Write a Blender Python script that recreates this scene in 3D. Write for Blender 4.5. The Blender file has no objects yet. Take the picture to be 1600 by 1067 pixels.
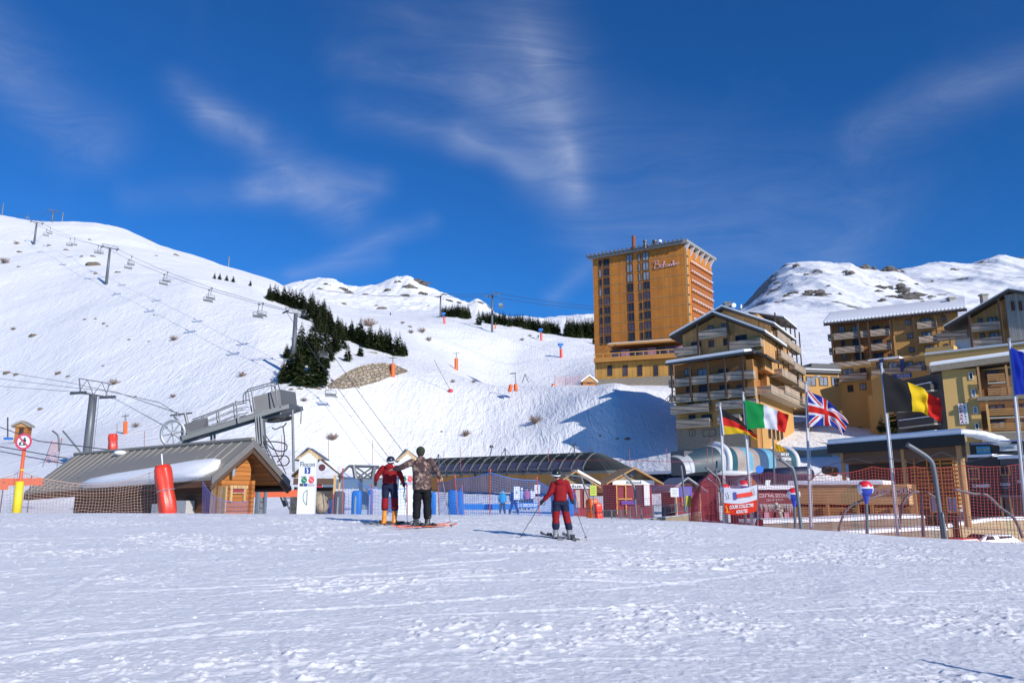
import bpy, math, random
import numpy as np
from mathutils import Vector, Matrix, noise as mnoise
# ---------------------------------------------------------------- camera, sky, sun, exposure
SC = bpy.context.scene
COL = SC.collection
F = 1200.0
TILT = math.atan(0.2)
CT, ST = math.cos(TILT), math.sin(TILT)
CAMZ = 1.6
cam_d = bpy.data.cameras.new('camera')
cam_d.lens = 27.0; cam_d.sensor_width = 36.0
cam_d.clip_start = 0.1; cam_d.clip_end = 12000
cam = bpy.data.objects.new('camera', cam_d); COL.objects.link(cam)
cam.location = (0, 0, CAMZ); cam.rotation_euler = (math.pi/2 + TILT, 0, 0)
SC.camera = cam
SC.view_settings.view_transform = 'Standard'; SC.view_settings.look = 'None'
SC.view_settings.exposure = 0.12; SC.view_settings.gamma = 1.0
SUN_EL = math.radians(25.0)
SUN_DIR2 = (0.634, -0.773)           # horizontal direction towards the sun
sd = bpy.data.lights.new('sun', 'SUN'); sd.energy = 4.3; sd.angle = math.radians(0.5)
sd.color = (1.0, 0.95, 0.87)
sun = bpy.data.objects.new('sun', sd); COL.objects.link(sun)
sv = Vector((SUN_DIR2[0]*math.cos(SUN_EL), SUN_DIR2[1]*math.cos(SUN_EL), math.sin(SUN_EL)))
sun.rotation_euler = sv.to_track_quat('Z', 'Y').to_euler()
sun.location = (20, -20, 40)
def pdir(px, py):
 a = (px-800.0)/F; b = (533.5-py)/F
 return (a, CT - b*ST, ST + b*CT)
def P(px, py, Y):
 d = pdir(px, py); s = Y/d[1]
 return Vector((d[0]*s, Y, CAMZ + d[2]*s))
world = bpy.data.worlds.new('World'); SC.world = world; world.use_nodes = True
def build_world():
 nt = world.node_tree; N = nt.nodes; L = nt.links
 for n in list(N): N.remove(n)
 out = N.new('ShaderNodeOutputWorld'); bg = N.new('ShaderNodeBackground')
 bg.inputs['Strength'].default_value = 0.115
 sky = N.new('ShaderNodeTexSky'); sky.sky_type = 'NISHITA'; sky.sun_disc = False
 sky.sun_elevation = SUN_EL; sky.sun_rotation = math.atan2(SUN_DIR2[0], SUN_DIR2[1])
 sky.altitude = 1900; sky.air_density = 1.0; sky.dust_density = 0.25; sky.ozone_density = 2.5
 gm = N.new('ShaderNodeMix'); gm.data_type = 'RGBA'; gm.blend_type = 'MULTIPLY'
 gm.inputs[0].default_value = 1.0
 L.new(sky.outputs[0], gm.inputs[6]); gm.inputs[7].default_value = SKY_TINT
 tc = N.new('ShaderNodeTexCoord')
 def math_(op, a, b=None, clamp=False):
  m = N.new('ShaderNodeMath'); m.operation = op; m.use_clamp = clamp
  for i, v in enumerate((a, b)):
   if v is None: continue
   if isinstance(v, (int, float)): m.inputs[i].default_value = v
   else: L.new(v, m.inputs[i])
  return m.outputs[0]
 def vm(op, a, b=None, out=0):
  m = N.new('ShaderNodeVectorMath'); m.operation = op
  for i, v in enumerate((a, b)):
   if v is None: continue
   if isinstance(v, (tuple, list, Vector)): m.inputs[i].default_value = v
   elif isinstance(v, (int, float)): m.inputs[3].default_value = v
   else: L.new(v, m.inputs[i])
  return m.outputs[out]
 def noise(vec, scale, detail, rough=0.6, dist=0.0):
  n = N.new('ShaderNodeTexNoise'); n.inputs['Scale'].default_value = scale
  n.inputs['Detail'].default_value = detail; n.inputs['Roughness'].default_value = rough
  n.inputs['Distortion'].default_value = dist; L.new(vec, n.inputs['Vector']); return n
 d = tc.outputs['Generated']
 w = noise(d, 4.0, 2, 0.6)
 wv = vm('SUBTRACT', w.outputs['Color'], (0.5, 0.5, 0.5))
 sc = N.new('ShaderNodeVectorMath'); sc.operation = 'SCALE'; L.new(wv, sc.inputs[0]); sc.inputs[3].default_value = 0.07
 dw = vm('ADD', d, sc.outputs[0])
 segs = [((-60,20),(130,210),48,.75),((120,190),(150,240),22,.3),
   ((265,130),(330,175),26,.6),((310,170),(400,212),24,.6),
   ((200,305),(400,285),22,.7),((400,285),(600,300),26,.7),
   ((350,190),(450,260),34,.3),((450,260),(560,340),30,.7),
   ((560,330),(520,300),40,.25),
   ((800,-60),(860,120),60,.5),((850,100),(905,300),22,.7),((820,60),(895,260),52,.45),
   ((640,20),(850,170),90,.32),((540,105),(760,140),26,.4),((740,130),(890,250),40,.42),
   ((560,185),(740,222),28,.4),((720,215),(900,295),26,.7),
   ((470,420),(680,360),16,.6),((420,435),(600,405),20,.3),
   ((930,360),(1300,395),60,.6),((860,475),(935,400),14,.45),((900,230),(1350,310),80,.34),
   ((1360,205),(1600,120),34,.55)]
 tot = None
 for (p0, p1, hw, st) in segs:
  a = Vector(pdir(*p0)).normalized(); b = Vector(pdir(*p1)).normalized(); ba = b-a
  pa = vm('SUBTRACT', dw, tuple(a))
  t = math_('MULTIPLY', vm('DOT_PRODUCT', pa, tuple(ba), 1), 1.0/ba.length_squared, True)
  s_ = N.new('ShaderNodeVectorMath'); s_.operation = 'SCALE'; s_.inputs[0].default_value = tuple(ba); L.new(t, s_.inputs[3])
  dist = vm('LENGTH', vm('SUBTRACT', pa, s_.outputs[0]), None, 1)
  m = math_('SUBTRACT', 1.0, math_('MULTIPLY', dist, 1.0/(hw/F*1.9)), True)
  m = math_('MULTIPLY', math_('MULTIPLY', m, m), st)
  tot = m if tot is None else math_('ADD', tot, m)
 mp = N.new('ShaderNodeMapping'); L.new(dw, mp.inputs[0])
 mp.inputs['Rotation'].default_value = (0.2, math.radians(-33), 0.1); mp.inputs['Scale'].default_value = (2.5, 14, 24)
 n1 = noise(mp.outputs[0], 1.0, 6, 0.68, 1.2)
 n2 = noise(dw, 7.0, 4, 0.6, 0.5)
 st_ = math_('SUBTRACT', math_('MULTIPLY', math_('ADD', n1.outputs[0], math_('MULTIPLY', n2.outputs[0], 0.35)), 1.5), 0.45, True)
 cl = math_('MULTIPLY', math_('MULTIPLY', tot, st_), CLOUD_K, True)
 veil = math_('MULTIPLY', math_('SUBTRACT', n2.outputs[0], 0.5, True), 0.05)
 cl = math_('ADD', cl, veil, True)
 mx = N.new('ShaderNodeMix'); mx.data_type = 'RGBA'
 L.new(cl, mx.inputs[0]); L.new(gm.outputs[2], mx.inputs[6]); mx.inputs[7].default_value = CLOUD_COL
 L.new(mx.outputs[2], bg.inputs['Color']); L.new(bg.outputs[0], out.inputs['Surface'])
SKY_TINT = (0.15, 0.575, 1.07, 1)
CLOUD_COL = (4.6, 5.2, 6.6, 1)
CLOUD_K = 0.40
build_world()
# ---------------------------------------------------------------- helpers
def tag(o, label=None, cat=None, group=None, kind=None):
 if label: o['label'] = label
 if cat: o['category'] = cat
 if group: o['group'] = group
 if kind: o['kind'] = kind
 return o
def empty(name, loc, rz=0.0):
 o = bpy.data.objects.new(name, None); COL.objects.link(o)
 o.location = loc; o.rotation_euler = (0, 0, rz); o.empty_display_size = 0.3
 return o
def copy_tree(o, parent=None):
 c = o.copy(); COL.objects.link(c)
 if parent is not None: c.parent = parent
 for ch in list(o.children): copy_tree(ch, c)
 return c
def root_loc(parent):
 v = Vector((0, 0, 0)); p = parent
 while p is not None:
  v = v + Vector(p.location); p = p.parent
 return v
class MB:
 """mesh buffer in world coordinates; build() makes ONE mesh object relative to its parent"""
 def __init__(s): s.v = []; s.f = []; s.m = []; s.mi = 0
 def add(s, vs, fs):
  o = len(s.v); s.v.extend([tuple(p) for p in vs])
  s.f.extend([tuple(i+o for i in f) for f in fs]); s.m.extend([s.mi]*len(fs)); return s
 def box(s, c, size, rot=None):
  hx, hy, hz = size[0]/2, size[1]/2, size[2]/2
  vs = [Vector((x, y, z)) for x in (-hx, hx) for y in (-hy, hy) for z in (-hz, hz)]
  if rot is not None: vs = [rot @ p for p in vs]
  c = Vector(c); vs = [p+c for p in vs]
  return s.add(vs, [(0,1,3,2),(4,6,7,5),(0,4,5,1),(2,3,7,6),(0,2,6,4),(1,5,7,3)])
 def lbox(s, fr, s0, s1, d0, d1, h0, h1):
  """box in a facade frame: s along, d outward, h up"""
  vs = [fr.p(a, b, c) for a in (s0, s1) for b in (d0, d1) for c in (h0, h1)]
  return s.add(vs, [(0,1,3,2),(4,6,7,5),(0,4,5,1),(2,3,7,6),(0,2,6,4),(1,5,7,3)])
 def hexa(s, b, t):
  """solid between bottom quad and top quad"""
  return s.add(list(b)+list(t), [(3,2,1,0),(4,5,6,7),(0,1,5,4),(1,2,6,5),(2,3,7,6),(3,0,4,7)])
 def prism(s, poly, off):
  n = len(poly); off = Vector(off)
  vs = [Vector(p) for p in poly]+[Vector(p)+off for p in poly]
  return s.add(vs, [tuple(range(n-1, -1, -1)), tuple(range(n, 2*n))]+[(i, (i+1) % n, n+(i+1) % n, n+i) for i in range(n)])
 def tube(s, pts, r, n=8, caps=True):
  pts = [Vector(p) for p in pts]
  if not isinstance(r, (list, tuple)): r = [r]*len(pts)
  base = len(s.v); prev = None
  for i, p in enumerate(pts):
   if i == 0: d = pts[1]-p
   elif i == len(pts)-1: d = p-pts[i-1]
   else: d = (pts[i+1]-p).normalized()+(p-pts[i-1]).normalized()
   d = d.normalized() if d.length > 1e-9 else Vector((0, 0, 1))
   if prev is None:
    a = d.cross(Vector((0, 0, 1)))
    if a.length < 0.05: a = d.cross(Vector((1, 0, 0)))
   else: a = prev - d*prev.dot(d)
   a.normalize(); prev = a; b = d.cross(a)
   for k in range(n):
    t = 2*math.pi*k/n
    s.v.append(tuple(p + (a*math.cos(t)+b*math.sin(t))*r[i]))
  fs = []
  for i in range(len(pts)-1):
   for k in range(n):
    k2 = (k+1) % n
    fs.append((base+i*n+k, base+i*n+k2, base+(i+1)*n+k2, base+(i+1)*n+k))
  if caps:
   fs.append(tuple(base+k for k in range(n-1, -1, -1)))
   fs.append(tuple(base+(len(pts)-1)*n+k for k in range(n)))
  s.f.extend(fs); s.m.extend([s.mi]*len(fs)); return s
 def ell(s, c, r, seg=14, rings=9, rot=None):
  c = Vector(c)
  if not isinstance(r, (tuple, list)): r = (r, r, r)
  vs = [];
  for j in range(rings+1):
   th = math.pi*j/rings
   for k in range(seg):
    ph = 2*math.pi*k/seg
    p = Vector((r[0]*math.sin(th)*math.cos(ph), r[1]*math.sin(th)*math.sin(ph), r[2]*math.cos(th)))
    if rot is not None: p = rot @ p
    vs.append(c+p)
  fs = [(j*seg+k, (j+1)*seg+k, (j+1)*seg+(k+1) % seg, j*seg+(k+1) % seg) for j in range(rings) for k in range(seg)]
  return s.add(vs, fs)
 def loft(s, rings, caps=True):
  """rings: list of lists of points (same count)"""
  n = len(rings[0]); base = len(s.v)
  for r in rings: s.v.extend([tuple(p) for p in r])
  fs = [(base+i*n+k, base+i*n+(k+1) % n, base+(i+1)*n+(k+1) % n, base+(i+1)*n+k) for i in range(len(rings)-1) for k in range(n)]
  if caps:
   fs.append(tuple(base+k for k in range(n-1, -1, -1))); fs.append(tuple(base+(len(rings)-1)*n+k for k in range(n)))
  s.f.extend(fs); s.m.extend([s.mi]*len(fs)); return s
 def cord(s, pts, r):
  """thin three sided string"""
  pts = [Vector(p) for p in pts]; base = len(s.v)
  for i, p in enumerate(pts):
   d = (pts[min(i+1, len(pts)-1)]-pts[max(i-1, 0)])
   d = d.normalized() if d.length > 1e-9 else Vector((1, 0, 0))
   a = d.cross(Vector((0.13, 1, 0.07))).normalized(); b = d.cross(a)
   for k in range(3):
    t = 2.0944*k+0.5
    s.v.append(tuple(p+(a*math.cos(t)+b*math.sin(t))*r))
  fs = [(base+i*3+k, base+i*3+(k+1) % 3, base+i*3+3+(k+1) % 3, base+i*3+3+k) for i in range(len(pts)-1) for k in range(3)]
  s.f.extend(fs); s.m.extend([s.mi]*len(fs)); return s
 def build(s, name, mat, parent=None, smooth=False, bevel=0.0):
  me = bpy.data.meshes.new(name)
  o0 = root_loc(parent) if parent is not None else None
  if parent is None:
   n = len(s.v); c = Vector((0, 0, 0))
   if n:
    xs = [p[0] for p in s.v]; ys = [p[1] for p in s.v]; zs = [p[2] for p in s.v]
    c = Vector(((min(xs)+max(xs))/2, (min(ys)+max(ys))/2, min(zs)))
   o0 = c
  me.from_pydata([(p[0]-o0[0], p[1]-o0[1], p[2]-o0[2]) for p in s.v], [], s.f)
  mats = mat if isinstance(mat, (list, tuple)) else [mat]
  for m_ in mats: me.materials.append(m_)
  if len(mats) > 1: me.polygons.foreach_set('material_index', s.m)
  if smooth: me.polygons.foreach_set('use_smooth', [True]*len(me.polygons))
  me.update()
  o = bpy.data.objects.new(name, me); COL.objects.link(o)
  if parent is not None: o.parent = parent
  else: o.location = o0
  if bevel > 0:
   b = o.modifiers.new('bevel', 'BEVEL'); b.width = bevel; b.segments = 2; b.limit_method = 'ANGLE'
  return o
def organic(mb, name, mat, parent, voxel, smooth=4, fac=.6):
 o = mb.build(name, mat, parent, True)
 r = o.modifiers.new('remesh', 'REMESH'); r.mode = 'VOXEL'; r.voxel_size = voxel; r.use_smooth_shade = True
 s = o.modifiers.new('smooth', 'SMOOTH'); s.iterations = smooth; s.factor = fac
 return o
class Frame:
 """vertical facade frame: origin, along direction s, outward d (towards viewer side), up h"""
 def __init__(f, o, sdir, flip=False):
  f.o = Vector(o); f.s = Vector((sdir[0], sdir[1], 0)).normalized()
  f.d = Vector((f.s.y, -f.s.x, 0)); f.n = f.d.copy()
  if flip: f.d = -f.d
 def p(f, s, d, h): return f.o + f.s*s + f.d*d + Vector((0, 0, h))
 def pix(f, px, py):
  """pixel to (s, h) on the facade plane"""
  c = Vector((0, 0, CAMZ)); r = Vector(pdir(px, py))
  t = (f.o-c).dot(f.n)/r.dot(f.n); q = c+r*t-f.o
  return q.dot(f.s), q.z
def frame_pts(a, b, flip=False): return Frame(a, (b[0]-a[0], b[1]-a[1]), flip)
# ---------------------------------------------------------------- materials
def newmat(name):
 m = bpy.data.materials.new(name); m.use_nodes = True
 nt = m.node_tree; b = nt.nodes['Principled BSDF']; return m, nt, b
def nd(nt, t, **kw):
 n = nt.nodes.new(t)
 for k, v in kw.items(): setattr(n, k, v)
 return n
def mathn(nt, op, a, b=None, c=None, clamp=False):
 m = nt.nodes.new('ShaderNodeMath'); m.operation = op; m.use_clamp = clamp
 for i, v in enumerate((a, b, c)):
  if v is None: continue
  if isinstance(v, (int, float)): m.inputs[i].default_value = v
  else: nt.links.new(v, m.inputs[i])
 return m.outputs[0]
def mixc(nt, fac, a, b, mode='MIX'):
 m = nt.nodes.new('ShaderNodeMix'); m.data_type = 'RGBA'; m.blend_type = mode
 for i, v in ((0, fac), (6, a), (7, b)):
  if isinstance(v, (int, float)): m.inputs[i].default_value = v
  elif isinstance(v, (tuple, list)): m.inputs[i].default_value = (v[0], v[1], v[2], 1)
  else: nt.links.new(v, m.inputs[i])
 return m.outputs[2]
def noisen(nt, scale, detail=4, rough=0.6, vec=None, dist=0.0):
 n = nt.nodes.new('ShaderNodeTexNoise'); n.inputs['Scale'].default_value = scale
 n.inputs['Detail'].default_value = detail; n.inputs['Roughness'].default_value = rough
 n.inputs['Distortion'].default_value = dist
 if vec is not None: nt.links.new(vec, n.inputs['Vector'])
 return n
def pos(nt):
 g = nt.nodes.new('ShaderNodeNewGeometry'); return g.outputs['Position']
def objc(nt):
 g = nt.nodes.new('ShaderNodeTexCoord'); return g.outputs['Object']
def mapping(nt, vec, scale=(1, 1, 1), rot=(0, 0, 0)):
 m = nt.nodes.new('ShaderNodeMapping'); nt.links.new(vec, m.inputs[0])
 m.inputs['Scale'].default_value = scale; m.inputs['Rotation'].default_value = rot
 return m.outputs[0]
def ramp(nt, fac, stops, const=False):
 r = nt.nodes.new('ShaderNodeValToRGB'); e = r.color_ramp.elements
 if const: r.color_ramp.interpolation = 'CONSTANT'
 while len(e) < len(stops): e.new(0.5)
 for i, (p_, c) in enumerate(stops): e[i].position = p_; e[i].color = (c[0], c[1], c[2], 1)
 nt.links.new(fac, r.inputs[0]); return r.outputs[0]
def bumpn(nt, h, strength=0.3, dist=0.05):
 b = nt.nodes.new('ShaderNodeBump'); b.inputs['Strength'].default_value = strength
 b.inputs['Distance'].default_value = dist; nt.links.new(h, b.inputs['Height']); return b.outputs[0]
def M(name, col, rough=0.6, metal=0.0, var=0.15, scale=3.0, bump=0.0, coat=0.0, obj=True):
 m, nt, b = newmat(name)
 v = objc(nt) if obj else pos(nt)
 n = noisen(nt, scale, 5, 0.65, v)
 f = mathn(nt, 'MULTIPLY_ADD', n.outputs[0], 2*var, 1-var)
 g = nt.nodes.new('ShaderNodeCombineColor')
 for i in range(3): nt.links.new(mathn(nt, 'MULTIPLY', f, float(col[i])), g.inputs[i])
 nt.links.new(g.outputs[0], b.inputs['Base Color'])
 nt.links.new(mathn(nt, 'MULTIPLY_ADD', n.outputs[0], 0.2, max(rough-0.1, 0)), b.inputs['Roughness'])
 b.inputs['Metallic'].default_value = metal
 if coat: b.inputs['Coat Weight'].default_value = coat
 if bump:
  n2 = noisen(nt, scale*6, 4, 0.6, v)
  nt.links.new(bumpn(nt, n2.outputs[0], bump, 0.02), b.inputs['Normal'])
 return m
def planks(name, col, d, w, groove=0.07, rough=0.75, var=0.25, grain=(0.6, 0.6, 12), dark=0.45, stain=0.25):
 """boards: joints repeat every w metres along direction d"""
 m, nt, b = newmat(name); p = pos(nt)
 dn = nd(nt, 'ShaderNodeVectorMath', operation='DOT_PRODUCT'); nt.links.new(p, dn.inputs[0]); dn.inputs[1].default_value = d
 c = mathn(nt, 'MULTIPLY', dn.outputs['Value'], 1.0/w)
 fl = mathn(nt, 'FLOOR', c); fr = mathn(nt, 'FRACT', c)
 wn = nd(nt, 'ShaderNodeTexWhiteNoise', noise_dimensions='1D'); nt.links.new(fl, wn.inputs['W'])
 gr = noisen(nt, 2.0, 5, 0.7, mapping(nt, p, grain), 0.4)
 st = noisen(nt, 0.35, 4, 0.6, p)
 f = mathn(nt, 'ADD', mathn(nt, 'MULTIPLY_ADD', wn.outputs['Value'], var, 1-var*0.5-0.25), mathn(nt, 'MULTIPLY', gr.outputs[0], 0.5))
 f = mathn(nt, 'MULTIPLY', f, mathn(nt, 'MULTIPLY_ADD', st.outputs[0], stain*2, 1-stain))
 gm = mathn(nt, 'LESS_THAN', fr, groove)
 f = mathn(nt, 'MULTIPLY', f, mathn(nt, 'MULTIPLY_ADD', gm, -(1-dark), 1.0))
 g = nt.nodes.new('ShaderNodeCombineColor')
 for i in range(3): nt.links.new(mathn(nt, 'MULTIPLY', f, float(col[i])), g.inputs[i])
 nt.links.new(g.outputs[0], b.inputs['Base Color']); b.inputs['Roughness'].default_value = rough
 hh = mathn(nt, 'SUBTRACT', mathn(nt, 'MULTIPLY', gr.outputs[0], 0.3), gm)
 nt.links.new(bumpn(nt, hh, 0.5, 0.02), b.inputs['Normal'])
 return m
# ---------------------------------------------------------------- terrain height field
def smooth1(a, k):
 if k < 1: return a
 ker = np.hanning(2*k+3)[1:-1]; ker /= ker.sum()
 pad = np.concatenate([np.full(k, a[0]), a, np.full(k, a[-1])])
 return np.convolve(pad, ker, 'valid')
NU = 1201
US = np.linspace(-1.2, 1.2, NU)
def ring_py(Y, pts, sm=6):
 uu = []; zz = []
 for (px, py) in pts:
  q = P(px, py, Y); uu.append(q.x/Y); zz.append(q.z)
 return smooth1(np.interp(US, uu, zz), sm)
def ring_z(pts, sm=40):
 return smooth1(np.interp(US, [p[0] for p in pts], [p[1] for p in pts]), sm)
RINGS = [
 (6,   ring_z([(-1,.3),(0,.3),(.7,.22)])),
 (15,  ring_z([(-.7,.86),(-.2,.82),(.07,.78),(.3,.62),(.7,.36)])),
 (23,  ring_py(23, [(-200,802),(0,801),(450,803),(700,806),(800,807),(900,811),(1000,813),(1090,816),(1200,823),(1300,830),(1400,838),(1500,843),(1600,850),(1800,860)], 14)),
 (30,  ring_py(30, [(-200,816),(0,814),(200,818),(450,812),(560,806),(700,805),(850,806),(940,812),(1000,816),(1100,830),(1200,842),(1300,855),(1400,868),(1700,890)], 14)),
 (45,  ring_py(45, [(-200,800),(0,802),(100,803),(300,812),(450,805),(560,803),(700,802),(850,803),(930,808),(1000,810),(1100,818),(1200,838),(1300,860),(1400,885),(1500,896),(1800,900)], 14)),
 (60,  ring_py(60, [(-200,782),(0,785),(150,790),(300,797),(450,797),(600,795),(850,796),(950,797),(1050,797),(1150,808),(1250,815),(1350,832),(1450,862),(1500,868),(1800,872)], 14)),
 (75,  ring_py(75, [(-200,750),(0,746),(133,732),(200,745),(300,765),(450,778),(600,786),(850,786),(950,786),(1100,787),(1250,792),(1350,800),(1500,812),(1800,818)], 14)),
 (95,  ring_py(95, [(-200,712),(0,710),(133,700),(200,708),(300,730),(450,758),(550,776),(850,778),(950,774),(1100,765),(1200,760),(1300,770),(1500,790),(1800,795)], 12)),
 (125, ring_py(125,[(-200,698),(0,696),(133,684),(300,690),(450,705),(520,730),(580,755),(640,765),(850,765),(920,760),(960,735),(1060,694),(1150,684),(1300,684),(1400,690),(1500,704),(1800,715)], 8)),
 (150, ring_py(150,[(-200,686),(38,685),(120,672),(200,655),(300,632),(400,615),(455,606),(510,618),(600,668),(700,688),(760,688),(830,668),(900,625),(960,601),(1060,640),(1200,660),(1300,650),(1400,650),(1800,660)], 8)),
 (180, ring_py(180,[(-200,650),(0,628),(133,590),(300,560),(400,545),(500,560),(560,572),(640,581),(712,594),(800,604),(860,602),(930,601),(1060,603),(1200,610),(1300,620),(1800,630)], 8)),
 (220, ring_py(220,[(-200,570),(0,545),(133,510),(300,485),(400,490),(450,500),(560,545),(640,557),(700,575),(760,610),(800,627),(877,627),(930,605),(1060,595),(1200,585),(1300,590),(1800,600)], 8)),  # includes an unseen hollow left of the tower, shaped to hide its cast shadow
 (270, ring_py(270,[(-200,485),(0,466),(133,450),(168,447),(300,440),(400,462),(450,482),(560,520),(640,532),(700,560),(760,600),(800,612),(877,610),(930,585),(1060,575),(1200,560),(1300,565),(1800,575)], 8)),  # the unseen hollow for the tower shadow continues in this ring
 (330, ring_py(330,[(-200,425),(0,407),(133,398),(200,405),(300,425),(400,450),(425,470),(560,500),(640,512),(700,535),(760,560),(800,570),(877,560),(930,556),(1060,555),(1200,540),(1300,550),(1800,560)], 8)),
 (380, ring_py(380,[(-200,385),(0,373),(100,376),(200,388),(300,412),(400,441),(500,485),(600,500),(690,506),(768,520),(830,530),(880,534),(930,540),(1060,540),(1200,522),(1300,530),(1800,545)], 6)),
 (470, ring_py(470,[(-200,332),(0,336),(50,345),(90,347),(150,347),(200,362),(250,385),(300,398),(345,416),(380,425),(430,440),(480,468),(560,489),(640,492),(700,491),(768,500),(830,509),(880,515),(930,519),(1060,520),(1200,498),(1300,505),(1800,520)], 2)),
 (700, ring_py(700,[(-200,400),(150,400),(345,440),(430,462),(500,470),(600,480),(700,479),(760,492),(820,500),(870,499),(930,499),(1060,505),(1150,490),(1200,465),(1300,458),(1400,470),(1600,480),(1800,480)], 4)),
 (900, ring_py(900,[(-200,420),(430,461),(500,467),(600,474),(700,479),(760,488),(820,498),(930,495),(1060,499),(1140,490),(1165,480),(1200,453),(1240,434),(1280,426),(1330,427),(1400,442),(1600,458),(1800,460)], 3)),
 (1100,ring_py(1100,[(-200,440),(400,455),(430,459),(500,462),(600,466),(700,478),(740,482),(800,495),(830,492),(855,492),(900,488),(930,487),(1060,491),(1140,486),(1165,469),(1200,434),(1230,412),(1280,403),(1330,405),(1355,413),(1400,418),(1440,432),(1800,440)], 2)),
 (1350,ring_py(1350,[(-200,455),(430,459),(505,458),(600,460),(640,457),(700,475),(800,500),(930,492),(1060,496),(1140,495),(1165,482),(1200,452),(1280,424),(1355,431),(1400,437),(1440,431),(1600,425),(1800,430)], 2)),
 (1600,ring_py(1600,[(-200,460),(430,450),(470,442),(505,436),(525,440),(540,449),(560,452),(590,447),(620,435),(640,436),(655,445),(700,462),(720,469),(732,473),(745,465),(760,474),(780,495),(850,505),(1140,500),(1340,430),(1400,420),(1440,413),(1480,411),(1520,414),(1560,404),(1600,407),(1800,412)], 1)),
 (2400,ring_py(2400,[(-200,540),(1800,540)], 4)),
]
RY = np.array([r[0] for r in RINGS], float); RV = np.stack([r[1] for r in RINGS]); RL = np.log(RY+8)
_rng = np.random.RandomState(7)
_perm = _rng.rand(256, 256)
def vnoise(x, y):
 xi = np.floor(x).astype(int); yi = np.floor(y).astype(int); fx = x-xi; fy = y-yi
 fx = fx*fx*fx*(fx*(fx*6-15)+10); fy = fy*fy*fy*(fy*(fy*6-15)+10)
 a = _perm[xi & 255, yi & 255]; b = _perm[(xi+1) & 255, yi & 255]; c = _perm[xi & 255, (yi+1) & 255]; d = _perm[(xi+1) & 255, (yi+1) & 255]
 return (a*(1-fx)+b*fx)*(1-fy)+(c*(1-fx)+d*fx)*fy-0.5
def fbm(x, y, oct=4, gain=0.5):
 t = 0; a = 1.0
 for i in range(oct):
  t = t+a*vnoise(x+13.7*i, y+7.1*i); a *= gain; x = x*2.03; y = y*2.03
 return t
def ridged(x, y, oct=5):
 t = 0; a = 1.0
 for i in range(oct):
  t = t+a*(0.5-np.abs(vnoise(x+5.3*i, y+9.1*i))*2); a *= 0.52; x = x*2.1; y = y*2.1
 return t
def sstep(a, b, x):
 t = np.clip((x-a)/(b-a), 0, 1); return t*t*(3-2*t)
def H0(x, y):
 x = np.asarray(x, float); y = np.asarray(y, float)
 Y = np.clip(y, 6, 2399); u = np.clip(x/Y, -1.19, 1.19)
 fu = (u+1.2)/2.4*(NU-1); iu = np.clip(fu.astype(int), 0, NU-2); tu = fu-iu
 V = RV[:, iu]*(1-tu)+RV[:, iu+1]*tu            # rings x N
 l = np.log(Y+8); k = np.clip(np.searchsorted(RL, l, side='right')-1, 0, len(RL)-2)
 hd = np.diff(RL); dl = (V[1:]-V[:-1])/hd.reshape((-1,)+(1,)*(V.ndim-1))
 mm = np.zeros_like(V); a = dl[:-1]; b = dl[1:]
 w1 = (2*hd[1:]+hd[:-1]).reshape((-1,)+(1,)*(V.ndim-1)); w2 = (hd[1:]+2*hd[:-1]).reshape((-1,)+(1,)*(V.ndim-1))
 with np.errstate(divide='ignore', invalid='ignore'):
  hm = (w1+w2)/(w1/a+w2/b)
 mm[1:-1] = np.where(a*b > 0, np.nan_to_num(hm), 0); mm[0] = dl[0]; mm[-1] = dl[-1]
 idx = np.indices(k.shape) if k.ndim else ()
 if k.ndim == 0:
  v0, v1, m0, m1 = V[k], V[k+1], mm[k], mm[k+1]
 else:
  v0 = np.take_along_axis(V, k[None], 0)[0]; v1 = np.take_along_axis(V, k[None]+1, 0)[0]
  m0 = np.take_along_axis(mm, k[None], 0)[0]; m1 = np.take_along_axis(mm, k[None]+1, 0)[0]
 h = RL[k+1]-RL[k]; t = (l-RL[k])/h
 z = (2*t**3-3*t**2+1)*v0+(t**3-2*t**2+t)*h*m0+(-2*t**3+3*t**2)*v1+(t**3-t**2)*h*m1
 return z - np.clip(6-y, 0, 200)*0.05
def H(x, y):
 x = np.asarray(x, float); y = np.asarray(y, float)
 z = H0(x, y)
 z = z+fbm(x/9, y/9, 3)*0.10*sstep(12, 40, y)
 z = z+fbm(x/30+3, y/30, 4)*1.6*sstep(120, 300, y)
 z = z+fbm(x/6, y/6, 3)*0.22*sstep(90, 160, y)
 far = sstep(480, 700, y)
 z = z+far*(ridged(x/150+2, y/170)-0.7)*5*sstep(-0.35, -0.2, x/np.maximum(y, 1))
 z = z+far*(ridged(x/62+y/900, y/520, 2)-0.55)*11*sstep(-.05, .25, x/np.maximum(y, 1))
 z = z+far*(ridged(x/40, y/90, 3)-0.4)*3.0
 z = z+far*(ridged(x/22, y/120, 3)-0.4)*1.3*sstep(-.1, .3, x/np.maximum(y, 1))+far*(ridged(x/18, y/50, 4)-.4)*3.2*sstep(0.0, -.1, x/np.maximum(y, 1))
 return z
def Hs(x, y): return float(H(np.array([x]), np.array([y]))[0])
_TY = np.concatenate([np.arange(8, 60, 0.1), np.arange(60, 500, 0.5), np.arange(500, 2200, 4)])
def G(px, py, ymin=8.0, ymax=2200):
 """first point of the ground seen through photo position (px, py), beyond ymin"""
 d = pdir(px, py); ty = _TY[(_TY >= ymin) & (_TY <= ymax)]
 x = d[0]/d[1]*ty; z = CAMZ+d[2]/d[1]*ty
 h = H(x, ty); below = np.nonzero(z < h)[0]
 i = below[0] if len(below) else int(np.argmin(z-h))
 return Vector((x[i], ty[i], float(h[i])))
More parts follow.
